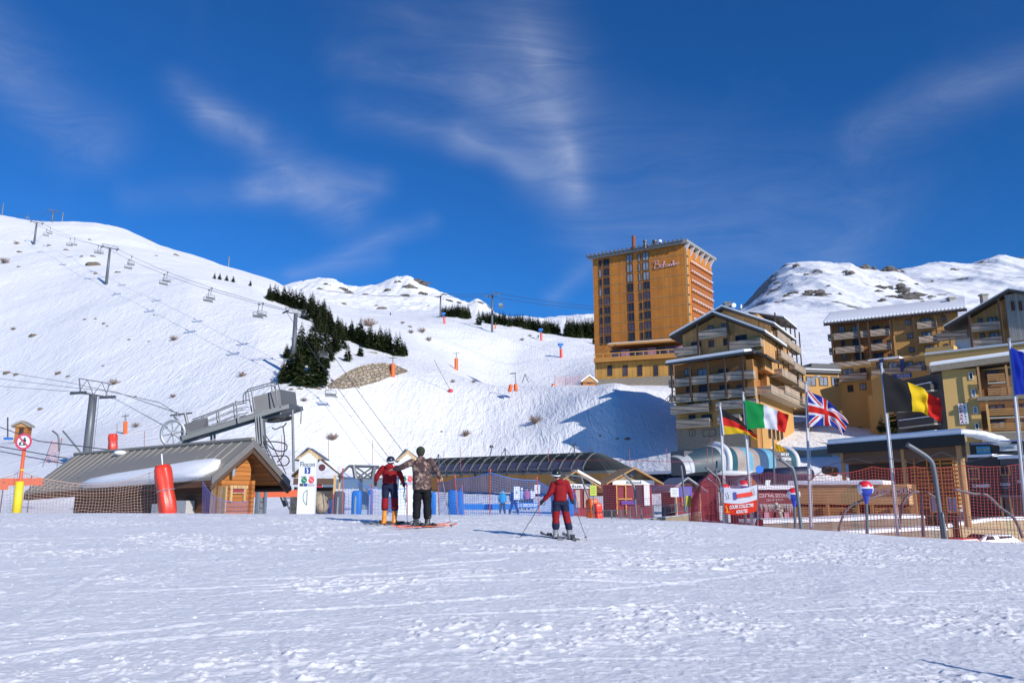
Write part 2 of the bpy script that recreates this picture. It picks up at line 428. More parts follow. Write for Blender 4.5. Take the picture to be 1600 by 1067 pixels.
def on(px, Y):
 """ground point at distance Y, seen at column px"""
 py = 773.0
 for _ in range(6):
  d = pdir(px, py); x = d[0]/d[1]*Y; z = Hs(x, Y)
  yy = Y*CT+(z-CAMZ)*ST; zz = -Y*ST+(z-CAMZ)*CT
  py = 533.5-F*zz/yy
 return Vector((x, Y, z))
def proj(v):
 yy = v[1]*CT+(v[2]-CAMZ)*ST; zz = -v[1]*ST+(v[2]-CAMZ)*CT
 return 800+F*v[0]/yy, 533.5-F*zz/yy
def grid_mesh(name, X, Y, Z, mat):
 nr, nc = X.shape
 me = bpy.data.meshes.new(name)
 co = np.stack([X, Y, Z], -1).reshape(-1, 3).astype(np.float32)
 i = np.arange(nr*nc).reshape(nr, nc)
 q = np.stack([i[:-1, :-1], i[:-1, 1:], i[1:, 1:], i[1:, :-1]], -1).reshape(-1, 4)
 me.vertices.add(len(co)); me.vertices.foreach_set('co', co.ravel())
 me.loops.add(q.size); me.loops.foreach_set('vertex_index', q.ravel().astype(np.int32))
 me.polygons.add(len(q)); me.polygons.foreach_set('loop_start', np.arange(0, q.size, 4, dtype=np.int32))
 me.polygons.foreach_set('use_smooth', np.ones(len(q), bool))
 me.update(calc_edges=True); me.validate()
 me.materials.append(mat)
 o = bpy.data.objects.new(name, me); COL.objects.link(o)
 return o
def snow_mat(name, near=True):
 m, nt, b = newmat(name); p = pos(nt)
 b.inputs['Roughness'].default_value = 0.55
 b.inputs['Specular IOR Level'].default_value = 0.35
 g = nt.nodes.new('ShaderNodeNewGeometry')
 sep = nd(nt, 'ShaderNodeSeparateXYZ'); nt.links.new(g.outputs['Normal'], sep.inputs[0])
 big = noisen(nt, 0.05, 5, 0.6, p)
 snow = mixc(nt, big.outputs[0], (0.87, 0.87, 0.89), (0.91, 0.91, 0.93))
 if near:
  fine = noisen(nt, 0.8, 6, 0.7, p)
  snow = mixc(nt, mathn(nt, 'MULTIPLY', fine.outputs[0], 0.35), snow, (0.76, 0.77, 0.81))
  loose = noisen(nt, 5, 6, 0.75, mapping(nt, p, (0.7, 1.5, 1), (0, 0, 0.2)), 0.4)
  snow = mixc(nt, mathn(nt, 'MULTIPLY_ADD', loose.outputs[0], 7, -3.7, clamp=True), snow, (0.96, 0.96, 0.97))
  sp = nd(nt, 'ShaderNodeSeparateXYZ'); nt.links.new(p, sp.inputs[0])
  farm = mathn(nt, 'MULTIPLY_ADD', sp.outputs[1], 1/80.0, -150/80.0, clamp=True)
  n1 = noisen(nt, 0.33, 6, 0.72, mapping(nt, p, (0.8, 0.6, 1.6)), 0.3); n2 = noisen(nt, 0.05, 3, 0.5, p)
  v = mathn(nt, 'ADD', n1.outputs[0], mathn(nt, 'MULTIPLY', n2.outputs[0], 0.55))
  mk = mathn(nt, 'MULTIPLY', mathn(nt, 'MULTIPLY_ADD', v, 30, -31.3, clamp=True), farm)
  dirt = mixc(nt, noisen(nt, 1.5, 4, 0.6, p).outputs[0], (0.10, 0.075, 0.05), (0.28, 0.22, 0.15))
  col = mixc(nt, mk, snow, dirt)
  nt.links.new(col, b.inputs['Base Color'])
  a1 = noisen(nt, 20, 6, 0.8, mapping(nt, p, (0.9, 1.3, 1)), 0.1)
  a2 = noisen(nt, 90, 2, 0.6, p)
  a3 = noisen(nt, 1.3, 4, 0.6, mapping(nt, p, (0.22, 1.8, 1), (0, 0, 0.35)), 1.2)
  a4 = noisen(nt, 1.6, 4, 0.6, mapping(nt, p, (0.3, 3.2, 1), (0, 0, -0.5)), 1.5)
  tr = mathn(nt, 'POWER', mathn(nt, 'ABSOLUTE', mathn(nt, 'SUBTRACT', a4.outputs[0], 0.5)), 0.6)
  far1 = noisen(nt, 0.45, 5, 0.75, mapping(nt, p, (1.3, 0.7, 1.2), (0, 0, 0.7)), 0.1)
  nearm = mathn(nt, 'MULTIPLY_ADD', sp.outputs[1], -1/60.0, 1.6, clamp=True)
  hn = mathn(nt, 'ADD', mathn(nt, 'MULTIPLY', a1.outputs[0], 0.035), mathn(nt, 'MULTIPLY', a2.outputs[0], 0.012))
  hn = mathn(nt, 'ADD', hn, mathn(nt, 'MULTIPLY', a3.outputs[0], 0.015))
  hn = mathn(nt, 'ADD', hn, mathn(nt, 'MULTIPLY', tr, 0.012))
  hf = mathn(nt, 'MULTIPLY', far1.outputs[0], 0.85)
  w1 = noisen(nt, 0.25, 3, 0.6, mapping(nt, p, (2.4, 0.35, 0.8), (0, 0, -0.5)), 0.5)
  hf = mathn(nt, 'ADD', hf, mathn(nt, 'MULTIPLY', mathn(nt, 'ABSOLUTE', mathn(nt, 'SUBTRACT', w1.outputs[0], 0.5)), 1.1))
  h = mathn(nt, 'ADD', mathn(nt, 'MULTIPLY', hn, nearm), mathn(nt, 'MULTIPLY', hf, mathn(nt, 'SUBTRACT', 1.0, nearm)))
  nt.links.new(bumpn(nt, h, 0.62, 1.0), b.inputs['Normal'])
 else:
  n1 = noisen(nt, 0.03, 8, 0.75, mapping(nt, p, (1, 0.6, 1.0)), 0.4); n2 = noisen(nt, 0.008, 4, 0.6, p)
  steep = mathn(nt, 'SUBTRACT', 1.0, sep.outputs[2])
  v = mathn(nt, 'ADD', mathn(nt, 'MULTIPLY', steep, ROCK_STEEP), mathn(nt, 'ADD', n1.outputs[0], mathn(nt, 'MULTIPLY', n2.outputs[0], 0.7)))
  mk = mathn(nt, 'MULTIPLY_ADD', v, 16, -16*ROCK_T, clamp=True)
  rock = mixc(nt, noisen(nt, 0.15, 6, 0.7, p).outputs[0], (0.07, 0.065, 0.07), (0.30, 0.27, 0.24))
  nt.links.new(mixc(nt, mk, snow, rock), b.inputs['Base Color'])
  f = noisen(nt, 0.05, 6, 0.65, mapping(nt, p, (1.6, 0.35, .6)), 0.3)
  nt.links.new(bumpn(nt, f.outputs[0], 0.5, 3.5), b.inputs['Normal'])
 return m
ROCK_STEEP, ROCK_T = 0.7, 1.05
MAT_SNOW = snow_mat('trodden snow', True); MAT_MTN = snow_mat('snow and rock', False)
def piste_relief(x, y):
 """real relief of the trodden piste: crust, clods, ski tracks"""
 z = fbm(x/0.9, y/0.5, 3, 0.6)*0.020
 pm = sstep(-.10, .35, fbm(x/1.7+5, y/1.2, 3))
 c = fbm(x/0.10+9, y/0.08, 3, .55)
 z = z+np.maximum(c-.05, 0)*.040*(.4+.9*pm)+vnoise(x/.035, y/.035)*.008
 rr = random.Random(12)
 for k in range(70):
  y0 = rr.uniform(5, 19); x0 = rr.uniform(-.75, .75)*y0; ang = rr.choice([.35, .3, .5, .2, 2.9, 2.6, 1.9]) + rr.uniform(-.2, .2); w = rr.uniform(.022, .05); dep = rr.uniform(.004, .010); L_ = rr.uniform(.5, 2.6); cv = rr.uniform(-.06, .06)
  al = (x-x0)*math.cos(ang)+(y-y0)*math.sin(ang); dd = -(x-x0)*math.sin(ang)+(y-y0)*math.cos(ang)+cv*al*al
  e = sstep(L_, L_*.6, np.abs(al)); z = z-dep*np.exp(-(dd/w)**2)*e+dep*.8*np.exp(-((dd-w*2)/w)**2)*e
 dd = (x+6.1)+(y-7.2)*.62+.05*(y-7)**2
 z = z-.035*sstep(.05, -.05, dd)*sstep(.6, .0, np.abs(dd))*sstep(11, 9.5, y)
 return z*sstep(26, 20, y)
ys = np.concatenate([np.linspace(-40, 4.5, 24)[:-1], np.geomspace(4.5, 27, 1000)])
UU, YY = np.meshgrid(np.linspace(-0.92, 0.92, 1250), ys); XX = UU*(YY+np.where(YY < 12, (12-YY)*.5+2, 2))
ZZ = H(XX, YY); k0 = 22
ZZ[k0:] += piste_relief(XX[k0:], YY[k0:])
tag(grid_mesh('piste', XX, YY, ZZ, MAT_SNOW), kind='structure')
ys = np.concatenate([np.linspace(27, 60, 160)[:-1], np.geomspace(60, 170, 180)[:-1], np.geomspace(170, 560, 230)])
UU, YY = np.meshgrid(np.linspace(-0.92, 0.92, 760), ys); XX = UU*(YY+2)
tag(grid_mesh('snow_ground', XX, YY, H(XX, YY), MAT_SNOW), kind='structure')
ys2 = np.concatenate([np.linspace(560, 1250, 260)[:-1], np.linspace(1250, 2390, 280)])
UU, YY = np.meshgrid(np.linspace(-1.0, 1.0, 900), ys2)
ZZ2 = H(UU*(YY+2), YY)
tag(grid_mesh('mountains', UU*(YY+2), YY, ZZ2, MAT_MTN), kind='structure')
# ---------------------------------------------------------------- shared materials
STEEL = M('galvanised steel', (0.15, 0.16, 0.175), 0.5, 0.35, 0.15, 2)
STEEL_D = M('dark steel', (0.12, 0.13, 0.14), 0.5, 0.4, 0.2, 2)
STEEL_L = M('light steel', (0.36, 0.38, 0.41), 0.4, 0.3, 0.1, 2)
GREYBOX = M('grey cabinet', (0.12, 0.12, 0.13), 0.6, 0.1, 0.08, 2)
BLACK = M('black rubber', (0.02, 0.02, 0.022), 0.6, 0, 0.2, 4)
CABLE = M('cable', (0.10, 0.11, 0.13), 0.5, 0.5, 0.1, 2)
SNOWM = M('settled snow', (0.87, 0.875, 0.90), 0.6, 0, 0.03, 3, 0.35)
ORANGE = M('orange plastic', (0.80, 0.13, 0.02), 0.45, 0, 0.12, 3, 0.2)
REDPAD = M('red plastic', (0.72, 0.045, 0.02), 0.35, 0, 0.15, 3, 0.3)
YELLOW = M('yellow plastic', (0.80, 0.62, 0.03), 0.5, 0, 0.08, 3)
BLUEP = M('blue plastic', (0.02, 0.16, 0.52), 0.45, 0, 0.12, 3)
WHITEP = M('white paint', (0.72, 0.74, 0.78), 0.5, 0, 0.04, 2)
GLASS_D = M('dark window glass', (0.03, 0.04, 0.06), 0.12, 0, 0.5, 0.4)
GLASS_B = M('curtained window glass', (0.24, 0.28, 0.34), 0.15, 0, 0.7, 0.9)
GLASS_P = M('violet curtained glass', (0.10, 0.08, 0.12), 0.2, 0, 0.6, 0.8)
for g_ in (GLASS_D, GLASS_B, GLASS_P): g_.node_tree.nodes['Principled BSDF'].inputs['Specular IOR Level'].default_value = .18
FRAME_M = M('brown window frame', (0.10, 0.05, 0.03), 0.6, 0, 0.1, 3)
def text_mesh(body, origin, right, up, height, width=None, mat=None, parent=None, name='lettering', ext=0.01, shear=0.0, bold=0.0, center=True):
 cu = bpy.data.curves.new('t', 'FONT'); cu.body = body; cu.size = 1.0; cu.shear = shear; cu.offset = bold
 cu.extrude = 0.0; cu.resolution_u = 3; cu.align_x = 'CENTER' if center else 'LEFT'
 to = bpy.data.objects.new('t', cu); me = bpy.data.meshes.new_from_object(to)
 bpy.data.objects.remove(to); bpy.data.curves.remove(cu)
 xs = [v.co.x for v in me.vertices]; ys_ = [v.co.y for v in me.vertices]
 w = max(xs)-min(xs); h = max(ys_)-min(ys_); sy = height/h; sx = (width/w) if width else sy
 right = Vector(right).normalized(); up = Vector(up).normalized(); nrm = right.cross(up)
 cx = (max(xs)+min(xs))/2 if center else min(xs); cy = (max(ys_)+min(ys_))/2
 o0 = root_loc(parent) if parent is not None else Vector(origin)
 vs = [Vector(origin)+right*((v.co.x-cx)*sx)+up*((v.co.y-cy)*sy)+nrm*ext for v in me.vertices]
 vb = [p-nrm*ext*0.9 for p in vs]
 fs = [tuple(p.vertices) for p in me.polygons]; n = len(vs)
 ed = {}
 for f in fs:
  for i in range(len(f)):
   e = (f[i], f[(i+1) % len(f)]); ed[e] = ed.get(e, 0)+1
 side = [(a+n, b+n, b, a) for (a, b) in ed if (b, a) not in ed]
 m2 = bpy.data.meshes.new(name)
 m2.from_pydata([tuple(p-o0) for p in vs+vb], [], fs+side); m2.materials.append(mat); m2.update()
 bpy.data.meshes.remove(me)
 o = bpy.data.objects.new(name, m2); COL.objects.link(o)
 if parent is not None: o.parent = parent
 else: o.location = o0
 return o
# ---------------------------------------------------------------- chairlift across the left slope
def pylon(base, top_z, ldir, gauge, label, group=None, r0=0.55, r1=0.38, lattice=True, name='lift_pylon', lat=1.1):
 root = empty(name, base); tag(root, label, 'lift pylon', group)
 l = Vector((ldir[0], ldir[1], 0)).normalized(); c = Vector((l.y, -l.x, 0))
 b = Vector(base); t = Vector((b.x, b.y, top_z))
 MB().tube([b-Vector((0, 0, 1.5)), b+(t-b)*0.5, t], [r0, (r0+r1)/2, r1], 14).build('mast', STEEL, root, True)
 mb = MB(); hw = gauge/2
 up = Vector((0, 0, 1)); k = gauge/5.0
 for s in (-0.16*k, 0.16*k):
  mb.tube([t-c*hw+l*s, t+c*hw+l*s], 0.09*k, 6)
 if lattice:
  top = t+up*lat*k
  mb.tube([top-c*hw*1.05, top+c*hw*1.05], 0.07*k, 6)
  for sg in (-1, 1):
   mb.tube([t+c*hw*0.85*sg, top+c*hw*1.05*sg], 0.09*k, 6); mb.tube([t, top+c*hw*0.5*sg], 0.05*k, 5); mb.tube([top+c*hw*0.5*sg, t+c*hw*sg], 0.05*k, 5)
 mb.build('crossarm', STEEL, root)
 for sg in (-1, 1):
  m = MB(); e = t+c*hw*sg
  for i in range(6):
   q = e+l*(i-2.5)*0.5*k; m.tube([q-c*0.09*k, q+c*0.09*k], 0.21*k, 10)
  m.box(tuple(e-up*0.12*k), (0.14*k, 3.1*k, 0.16*k), Matrix.Rotation(math.atan2(l.y, l.x)-math.pi/2, 3, 'Z'))
  m.build('sheave_train', STEEL_D, root)
 m = MB()
 for s in (-0.2, 0.2): m.tube([b+c*(r0+.12)*0+l*(-(r0+0.15))+c*s, t-l*(r1+0.15)+c*s], 0.025, 4)
 m.build('ladder', STEEL, root)
 return t, c
def pyl_at(px, py_base, py_top, Y, *a, **k):
 g = on(px, Y); u = g.x/Y
 top = P(px, py_top, Y).z
 return g, top
LD = Vector((-0.66, 0.75, 0)).normalized()
gA, tA = pyl_at(452, 605, 490, 160); gB, tB = pyl_at(166, 447, 388, 270); gC, tC = pyl_at(57, 382, 348, 367)
gA.x, gA.y = P(462, 490, 160).x, 160.0; gA.z = Hs(gA.x, gA.y)
gB.x, gB.y = P(172, 388, 270).x, 270.0; gB.z = Hs(gB.x, gB.y)
gC.x, gC.y = P(57.5, 348, 367).x, 367.0; gC.z = Hs(gC.x, gC.y)
gD = Vector((P(82, 340, 452).x, 452, 0)); gD.z = Hs(gD.x, gD.y); tD = gD.z+7
ldir = (gB-gA)
tops = []
for g_, t_, d_, ga, lab in ((gA, tA, gA-Vector((8, 100, 0)), 4.6, 'tall grey chairlift pylon rising in front of the dark firs'),
      (gB, tB, gB-gA, 5.2, 'grey chairlift pylon standing alone halfway up the left slope'),
      (gC, tC, gC-gB, 5.2, 'small far chairlift pylon near the top left ridge with a thick mast'),
      (gD, tD, gD-gC, 5.2, 'tiny chairlift pylon breaking the ridge line at the top left')):
 t_, c_ = pylon(g_, t_, (d_.x, d_.y), ga, lab, 'pylons of the chairlift up the left slope')
 tops.append((t_, c_, ga))
st_near = Vector((8.5, 99.5, 5.6)); st_far = Vector((-17, 128, 5.2))
sdir = (st_far-st_near); sc_ = Vector((sdir.y, -sdir.x, 0)).normalized()
line = {}
for sg, nm in ((-1, 'left'), (1, 'right')):
 pts = [st_far+sc_*1.9*sg+Vector((0, 0, 0.3))]+[t+c*ga/2*sg+Vector((0, 0, 0.28)) for (t, c, ga) in tops]
 pts.append(pts[-1]+Vector((-60, 50, 16)))
 full = []
 for i in range(len(pts)-1):
  a, b = pts[i], pts[i+1]; L_ = (b-a).length
  for k in range(20):
   s = k/20.0; q = a.lerp(b, s); q.z -= 4*s*(1-s)*L_*0.012; full.append(q)
 full.append(pts[-1]); line[sg] = full
 tag(MB().tube(full, 0.05, 5).build('lift_cable', CABLE), 'haul cable of the long chairlift, %s strand going up the left slope' % nm, 'cable', 'haul cables of the chairlift')
def make_chair(w=2.3):
 root = empty('lift_chair', (0, 0, 0))
 m = MB(); m.tube([(0, 0, 0), (0, 0.05, -0.5), (0, 0.35, -1.3), (0, 0.3, -1.9)], 0.07, 6); m.box((0, 0, -0.05), (0.5, 0.3, 0.35))
 m.build('hanger', STEEL_D, root)
 m = MB()
 for x in (-w/2, w/2): m.tube([(x*0.9, 0.3, -1.9), (x, 0.32, -2.1), (x, 0.3, -3.1), (x*1.0, -0.35, -3.25)], 0.055, 6)
 m.tube([(-w/2*.9, 0.3, -1.9), (w/2*.9, 0.3, -1.9)], 0.055, 6)
 m.build('chair_frame', STEEL, root)
 MB().box((0, -0.05, -3.1), (w-0.1, 0.5, 0.11)).build('seat', STEEL_D, root)
 MB().box((0, 0.28, -2.72), (w-0.1, 0.08, 0.36)).build('backrest', STEEL_D, root)
 m = MB(); m.tube([(-w/2+.1, -0.1, -2.35), (w/2-.1, -0.1, -2.35)], 0.035, 5); m.tube([(-w/2+.1, -.1, -2.35), (-w/2+.1, .3, -2.0)], 0.03, 5); m.tube([(w/2-.1, -.1, -2.35), (w/2-.1, .3, -2.0)], 0.03, 5)
 m.build('safety_bar', STEEL_L, root)
 return root
chair0 = make_chair(); used = [False]
def at_px(pts, px):
 best = None
 for i in range(len(pts)-1):
  xa = proj(pts[i])[0]; xb = proj(pts[i+1])[0]
  if (xa-px)*(xb-px) <= 0 and abs(xa-xb) > 1e-6:
   t = (px-xa)/(xb-xa); return pts[i].lerp(pts[i+1], t)
 return pts[0]
def place_chair(p, rz, label, group='chairs hanging from the long chairlift'):
 c = chair0 if not used[0] else copy_tree(chair0); used[0] = True
 c.location = p; c.rotation_euler.z = rz; tag(c, label, 'lift chair', group); return c
rzl = math.atan2(ldir.y, ldir.x)-math.pi/2
CH = [(1, 637, 'single empty lift chair hanging lowest over the piste, nearest the station'),
  (-1, 620, 'empty lift chair just above and left of the lowest one'),
  (-1, 519, 'empty lift chair in front of the lower dark firs'), (1, 507, 'empty lift chair in front of the middle of the dark firs'),
  (1, 411, 'near lift chair left of the firs, on the upper cable'), (-1, 405, 'near lift chair left of the firs, on the lower cable'),
  (1, 331, 'lift chair over the open slope, second from the tall pylon, upper cable'), (-1, 327, 'lift chair over the open slope, second from the tall pylon, lower cable'),
  (1, 262, 'lift chair halfway between the two big pylons, upper cable'), (-1, 257, 'lift chair halfway between the two big pylons, lower cable'),
  (1, 206, 'lift chair just right of the pylon on the open slope, upper cable'), (-1, 202, 'lift chair just right of the pylon on the open slope, lower cable'),
  (1, 158, 'lift chair just left of the pylon on the open slope, upper cable'), (-1, 154, 'lift chair just left of the pylon on the open slope, lower cable'),
  (1, 117, 'lift chair midway between slope pylon and far pylon, upper cable'), (-1, 110, 'lift chair midway between slope pylon and far pylon, lower cable'),
  (1, 79, 'far lift chair just right of the small far pylon, upper cable'), (-1, 73, 'far lift chair just right of the small far pylon, lower cable'),
  (-1, 44, 'far lift chair left of the small far pylon'), ]
for sg, px, lab in CH: place_chair(at_px(line[sg], px), rzl, lab)
for px, Yd, hh, lab in ((97, 455, 6, 'thin mast on the ridge right of the tiny pylons'), (3, 455, 8, 'thin mast at the left edge on the ridge'),
      (357, 472, 7, 'thin lattice mast with a small head where the ridge meets the sky')):
 g = on(px, Yd); r_ = empty('mast', g); tag(r_, lab, 'mast')
 MB().tube([g-Vector((0, 0, 1)), g+Vector((0, 0, hh))], [0.35, 0.22], 6).build('pole', STEEL, r_)
 MB().box(tuple(g+Vector((0, 0, hh*0.82))), (1.7, 0.3, 0.3)).box(tuple(g+Vector((0, 0, hh*0.6))), (1.2, 0.3, 0.3)).build('bracket', STEEL, r_)
gp, tp = pyl_at(769, 500, 461, 380)
t1, c1 = pylon(gp, tp, (0.75, 0.6), 7.0, 'grey gondola pylon on the skyline between the two rows of firs', None, 0.55, 0.4, False)
g2 = on(688, 430); t2, c2 = pylon(g2, P(688, 462, 430).z, (0.75, 0.6), 7.0, 'pale gondola pylon in front of the rocky peak', None, 0.5, 0.4, False)
g3 = Vector((P(938, 482, 330).x, 330, P(938, 482, 330).z)); g4 = Vector((P(500, 452, 600).x, 600, P(500, 452, 600).z))
gl = []
for sg in (-1, 1):
 pts = [g3+Vector((2*sg, 3*sg, 1.2*sg)), t1+c1*3.5*sg+Vector((0, 0, .4)), t2+c2*3.5*sg+Vector((0, 0, .4)), g4+Vector((3*sg, 3*sg, 0))]
 full = []
 for i in range(3):
  a, b = pts[i], pts[i+1]
  for k in range(12):
   s = k/12.0; q = a.lerp(b, s); q.z -= 4*s*(1-s)*(b-a).length*0.012; full.append(q)
 full.append(pts[-1]); gl.append(full)
 tag(MB().tube(full, 0.09, 4).build('lift_cable', CABLE), 'gondola cable against the blue sky, %s strand' % ('lower' if sg < 0 else 'upper'), 'cable', 'gondola cables')
gc = at_px(gl[0], 783); gr = empty('gondola_cabin', gc); tag(gr, 'small grey gondola cabin hanging against the sky right of the pylon', 'gondola')
MB().tube([gc, gc-Vector((0, 0, 2.4))], 0.08, 5).box(tuple(gc), (1.0, .4, .4)).build('hanger', STEEL_D, gr)
m = MB(); zc = gc.z-3.7
m.loft([[gc+Vector((x*sx, y*sx, z-gc.z+0)) for x, y in ((-1.1,-.8),(1.1,-.8),(1.1,.8),(-1.1,.8))] for z, sx in ((zc-1.15, .8), (zc-.9, 1), (zc-.3, 1.08))]); m.build('cabin', STEEL, gr)
MB().loft([[gc+Vector((x*sx, y*sx, z-gc.z+0)) for x, y in ((-1.1,-.8),(1.1,-.8),(1.1,.8),(-1.1,.8))] for z, sx in ((zc-.29, 1.06), (zc+.7, .98), (zc+.95, .8))]).build('window', GLASS_B, gr)
# ---------------------------------------------------------------- chairlift station (long glazed cover)
WOODH = planks('orange log wall', (0.40, 0.145, 0.03), (0, 0, 1), 0.15, 0.14, var=.4, stain=.4)
WOODDK = planks('dark brown boards', (0.13, 0.055, 0.025), (0, 0, 1), 0.14, 0.14)
WOODLT = planks('pale new boards', (0.55, 0.36, 0.17), (1, 0.2, 0), 0.12, 0.1)
WOODBEAM = M('timber beam', (0.42, 0.23, 0.09), 0.7, 0, 0.25, 4)
WOODBEAM_D = M('dark timber beam', (0.09, 0.05, 0.03), 0.7, 0, 0.25, 4)
SKIRT = planks('station timber skirt', (0.50, 0.24, 0.06), (-0.67, 0.74, 0), 1.35, 0.03)
TINT = M('tinted station glazing', (0.10, 0.09, 0.13), 0.25, 0, 0.35, 0.3)
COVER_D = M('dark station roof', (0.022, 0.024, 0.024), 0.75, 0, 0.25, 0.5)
RIB = M('station ribs', (0.15, 0.165, 0.155), 0.5, 0.2, 0.1, 2)
def station():
 root = empty('chairlift_station', (st_near.x, st_near.y, Hs(st_near.x, st_near.y)))
 tag(root, 'long dark chairlift station with ribbed glazed cover over an orange timber base', 'lift station')
 N = Frame(P(944, 742, 93), (-0.655, 0.755), True)      # s runs away from us along the near side, d towards the viewer
 L_ = 44.0
 zb = lambda s: P(945, 737, 93).z + s*0.012       # underside of the glazing
 zt = lambda s: P(925, 707, 93).z + s*0.010       # roof line
 H_ = zt(0)-zb(0)
 prof = [(0.0, 0.0), (0.25, 0.25), (-0.35, 0.62), (-1.3, 0.95), (-1.9, 1.03)]   # (outward, fraction of height)
 def ring(s, sc=1.0):
  near = [N.p(s, d*sc, zb(s)+H_*h*sc-N.o.z) for d, h in prof]
  far = [N.p(s, -5.2*sc-d*sc+(-0.0), zb(s)+H_*h*sc-N.o.z) for d, h in reversed(prof)]
  return near+far
 n = 28
 def rr(s):       # rounded sloping near end
  return ring(s)
 m = MB(); R_ = [rr(3.2+(L_-3.2)*i/n) for i in range(n+1)]
 for i in range(n):
  for k in range(0, 2):
   m.add([R_[i][k], R_[i][k+1], R_[i+1][k+1], R_[i+1][k]], [(0, 1, 2, 3)])
 m.build('side_glazing', TINT, root)
 m = MB()
 for i in range(n):
  for k in (2, 3, 4, 5, 6, 7, 8, 9):
   k2 = (k+1) % 10
   m.add([R_[i][k], R_[i][k2], R_[i+1][k2], R_[i+1][k]], [(0, 1, 2, 3)])
 m.add(R_[-1], [tuple(range(10))]); m.build('roof_cover', COVER_D, root)
 m = MB(); e0 = [N.p(-1.6, -0.3, 0.0), N.p(-1.6, -5.0, 0.0)]
 a = R_[0]; z0 = zb(0)-N.o.z
 base0 = [N.p(-0.6, 0.1, z0), N.p(-1.8, -1.0, z0), N.p(-1.8, -4.3, z0), N.p(-0.6, -5.3, z0)]
 m.add([a[0], a[1], a[2], a[3], a[4], a[5], a[6], a[7], a[8], a[9]]+base0,
   [(10, 1, 0), (10, 2, 1), (10, 3, 2), (10, 11, 4, 3), (11, 12, 5, 4), (12, 6, 5), (12, 13, 7, 6), (13, 8, 7), (13, 9, 8)])
 m.build('end_cover', COVER_D, root)
 m = MB()
 nr = 20
 for i in range(nr+1):
  s = 3.2+(L_-3.2)*i/nr; r_ = ring(s)
  m.tube([r_[k]+N.d*0.06 for k in range(5)], 0.10, 5)
 for i in range(9):
  t = i/8.0
  top = a[4].lerp(a[2], 0)+(a[5]-a[4])*t
  bot = base0[0].lerp(base0[1], min(1, t*3)) if t < .34 else base0[1].lerp(base0[2], (t-.33)/.67)
  m.tube([bot-N.s*0.06, top-N.s*0.06], 0.05, 4)
 m.tube([N.p(-0.6, 0.15, z0), N.p(0, 0.2, z0)]+[N.p(s, 0.1, zb(s)-N.o.z) for s in (3, 12, 24, 36, 44)], 0.2, 6)
 m.tube([base0[0], base0[1], base0[2]], 0.2, 6)
 m.tube([R_[0][4]+Vector((0, 0, .06)), R_[-1][4]+Vector((0, 0, .06))], 0.14, 6)
 m.build('rib', RIB, root)
 m = MB()
 for i in range(12):
  s = 4+i*3.4; m.tube([N.p(s, 0.34, .3), N.p(s+1.1, -0.05, H_*0.62)], 0.13, 4)
 m.build('window_post', STEEL_D, root)
 m = MB(); zg = Hs(N.o.x, N.o.y)-N.o.z
 sk = 2.1
 m.hexa([N.p(-0.2, -0.2, -sk), N.p(L_-8, -0.2, -sk+.2), N.p(L_-8, -5.0, -sk+.2), N.p(-0.2, -5.0, -sk)],
   [N.p(-0.8, 0.0, z0-.1), N.p(L_, 0.0, z0-.1+.4), N.p(L_, -5.2, z0-.1+.4), N.p(-0.8, -5.2, z0-.1)])
 m.build('timber_base', SKIRT, root)
 m = MB()
 for s in (3, 14, 26): m.lbox(N, s, s+1.6, -1.6, -3.6, zg-1.5, -sk+.1)
 m.build('concrete_leg', M('station concrete', (0.30, 0.29, 0.28), 0.8, 0, .15, 1), root)
 m = MB(); m.lbox(N, 4, 34, -0.9, -4.8, -sk-2.2, -sk-0.02); m.build('underside', COVER_D, root)  # dark block stands in for the shadow beneath the station
 for px, lab in ((789, ''), (687, ''), (900, '')):
  pass
station()
for px, py0, py1, Y, lab in ((686, 728, 709, 116, 'thin stayed mast on the station roof, farthest left'), (790, 716, 700, 106, 'thin stayed mast on the station roof, middle'), (898, 708, 692, 98, 'thin stayed mast on the station roof, near its right end')):
 a = P(px, py0+3, Y); b = P(px-1, py1, Y); r_ = empty('roof_mast', a); tag(r_, lab, 'mast', 'stayed masts above the station')
 MB().tube([a, b], 0.09, 5).build('pole', STEEL, r_)
 MB().tube([b, P(px-11, py0+3, Y)], 0.04, 4).tube([b, P(px+14, py0+3, Y-2)], 0.04, 4).build('stay', STEEL, r_)
place_chair(P(768, 697, 112)+Vector((0, 0, 0)), math.atan2(sdir.y, sdir.x)-math.pi/2, 'lift chair leaving the top of the long station roof')
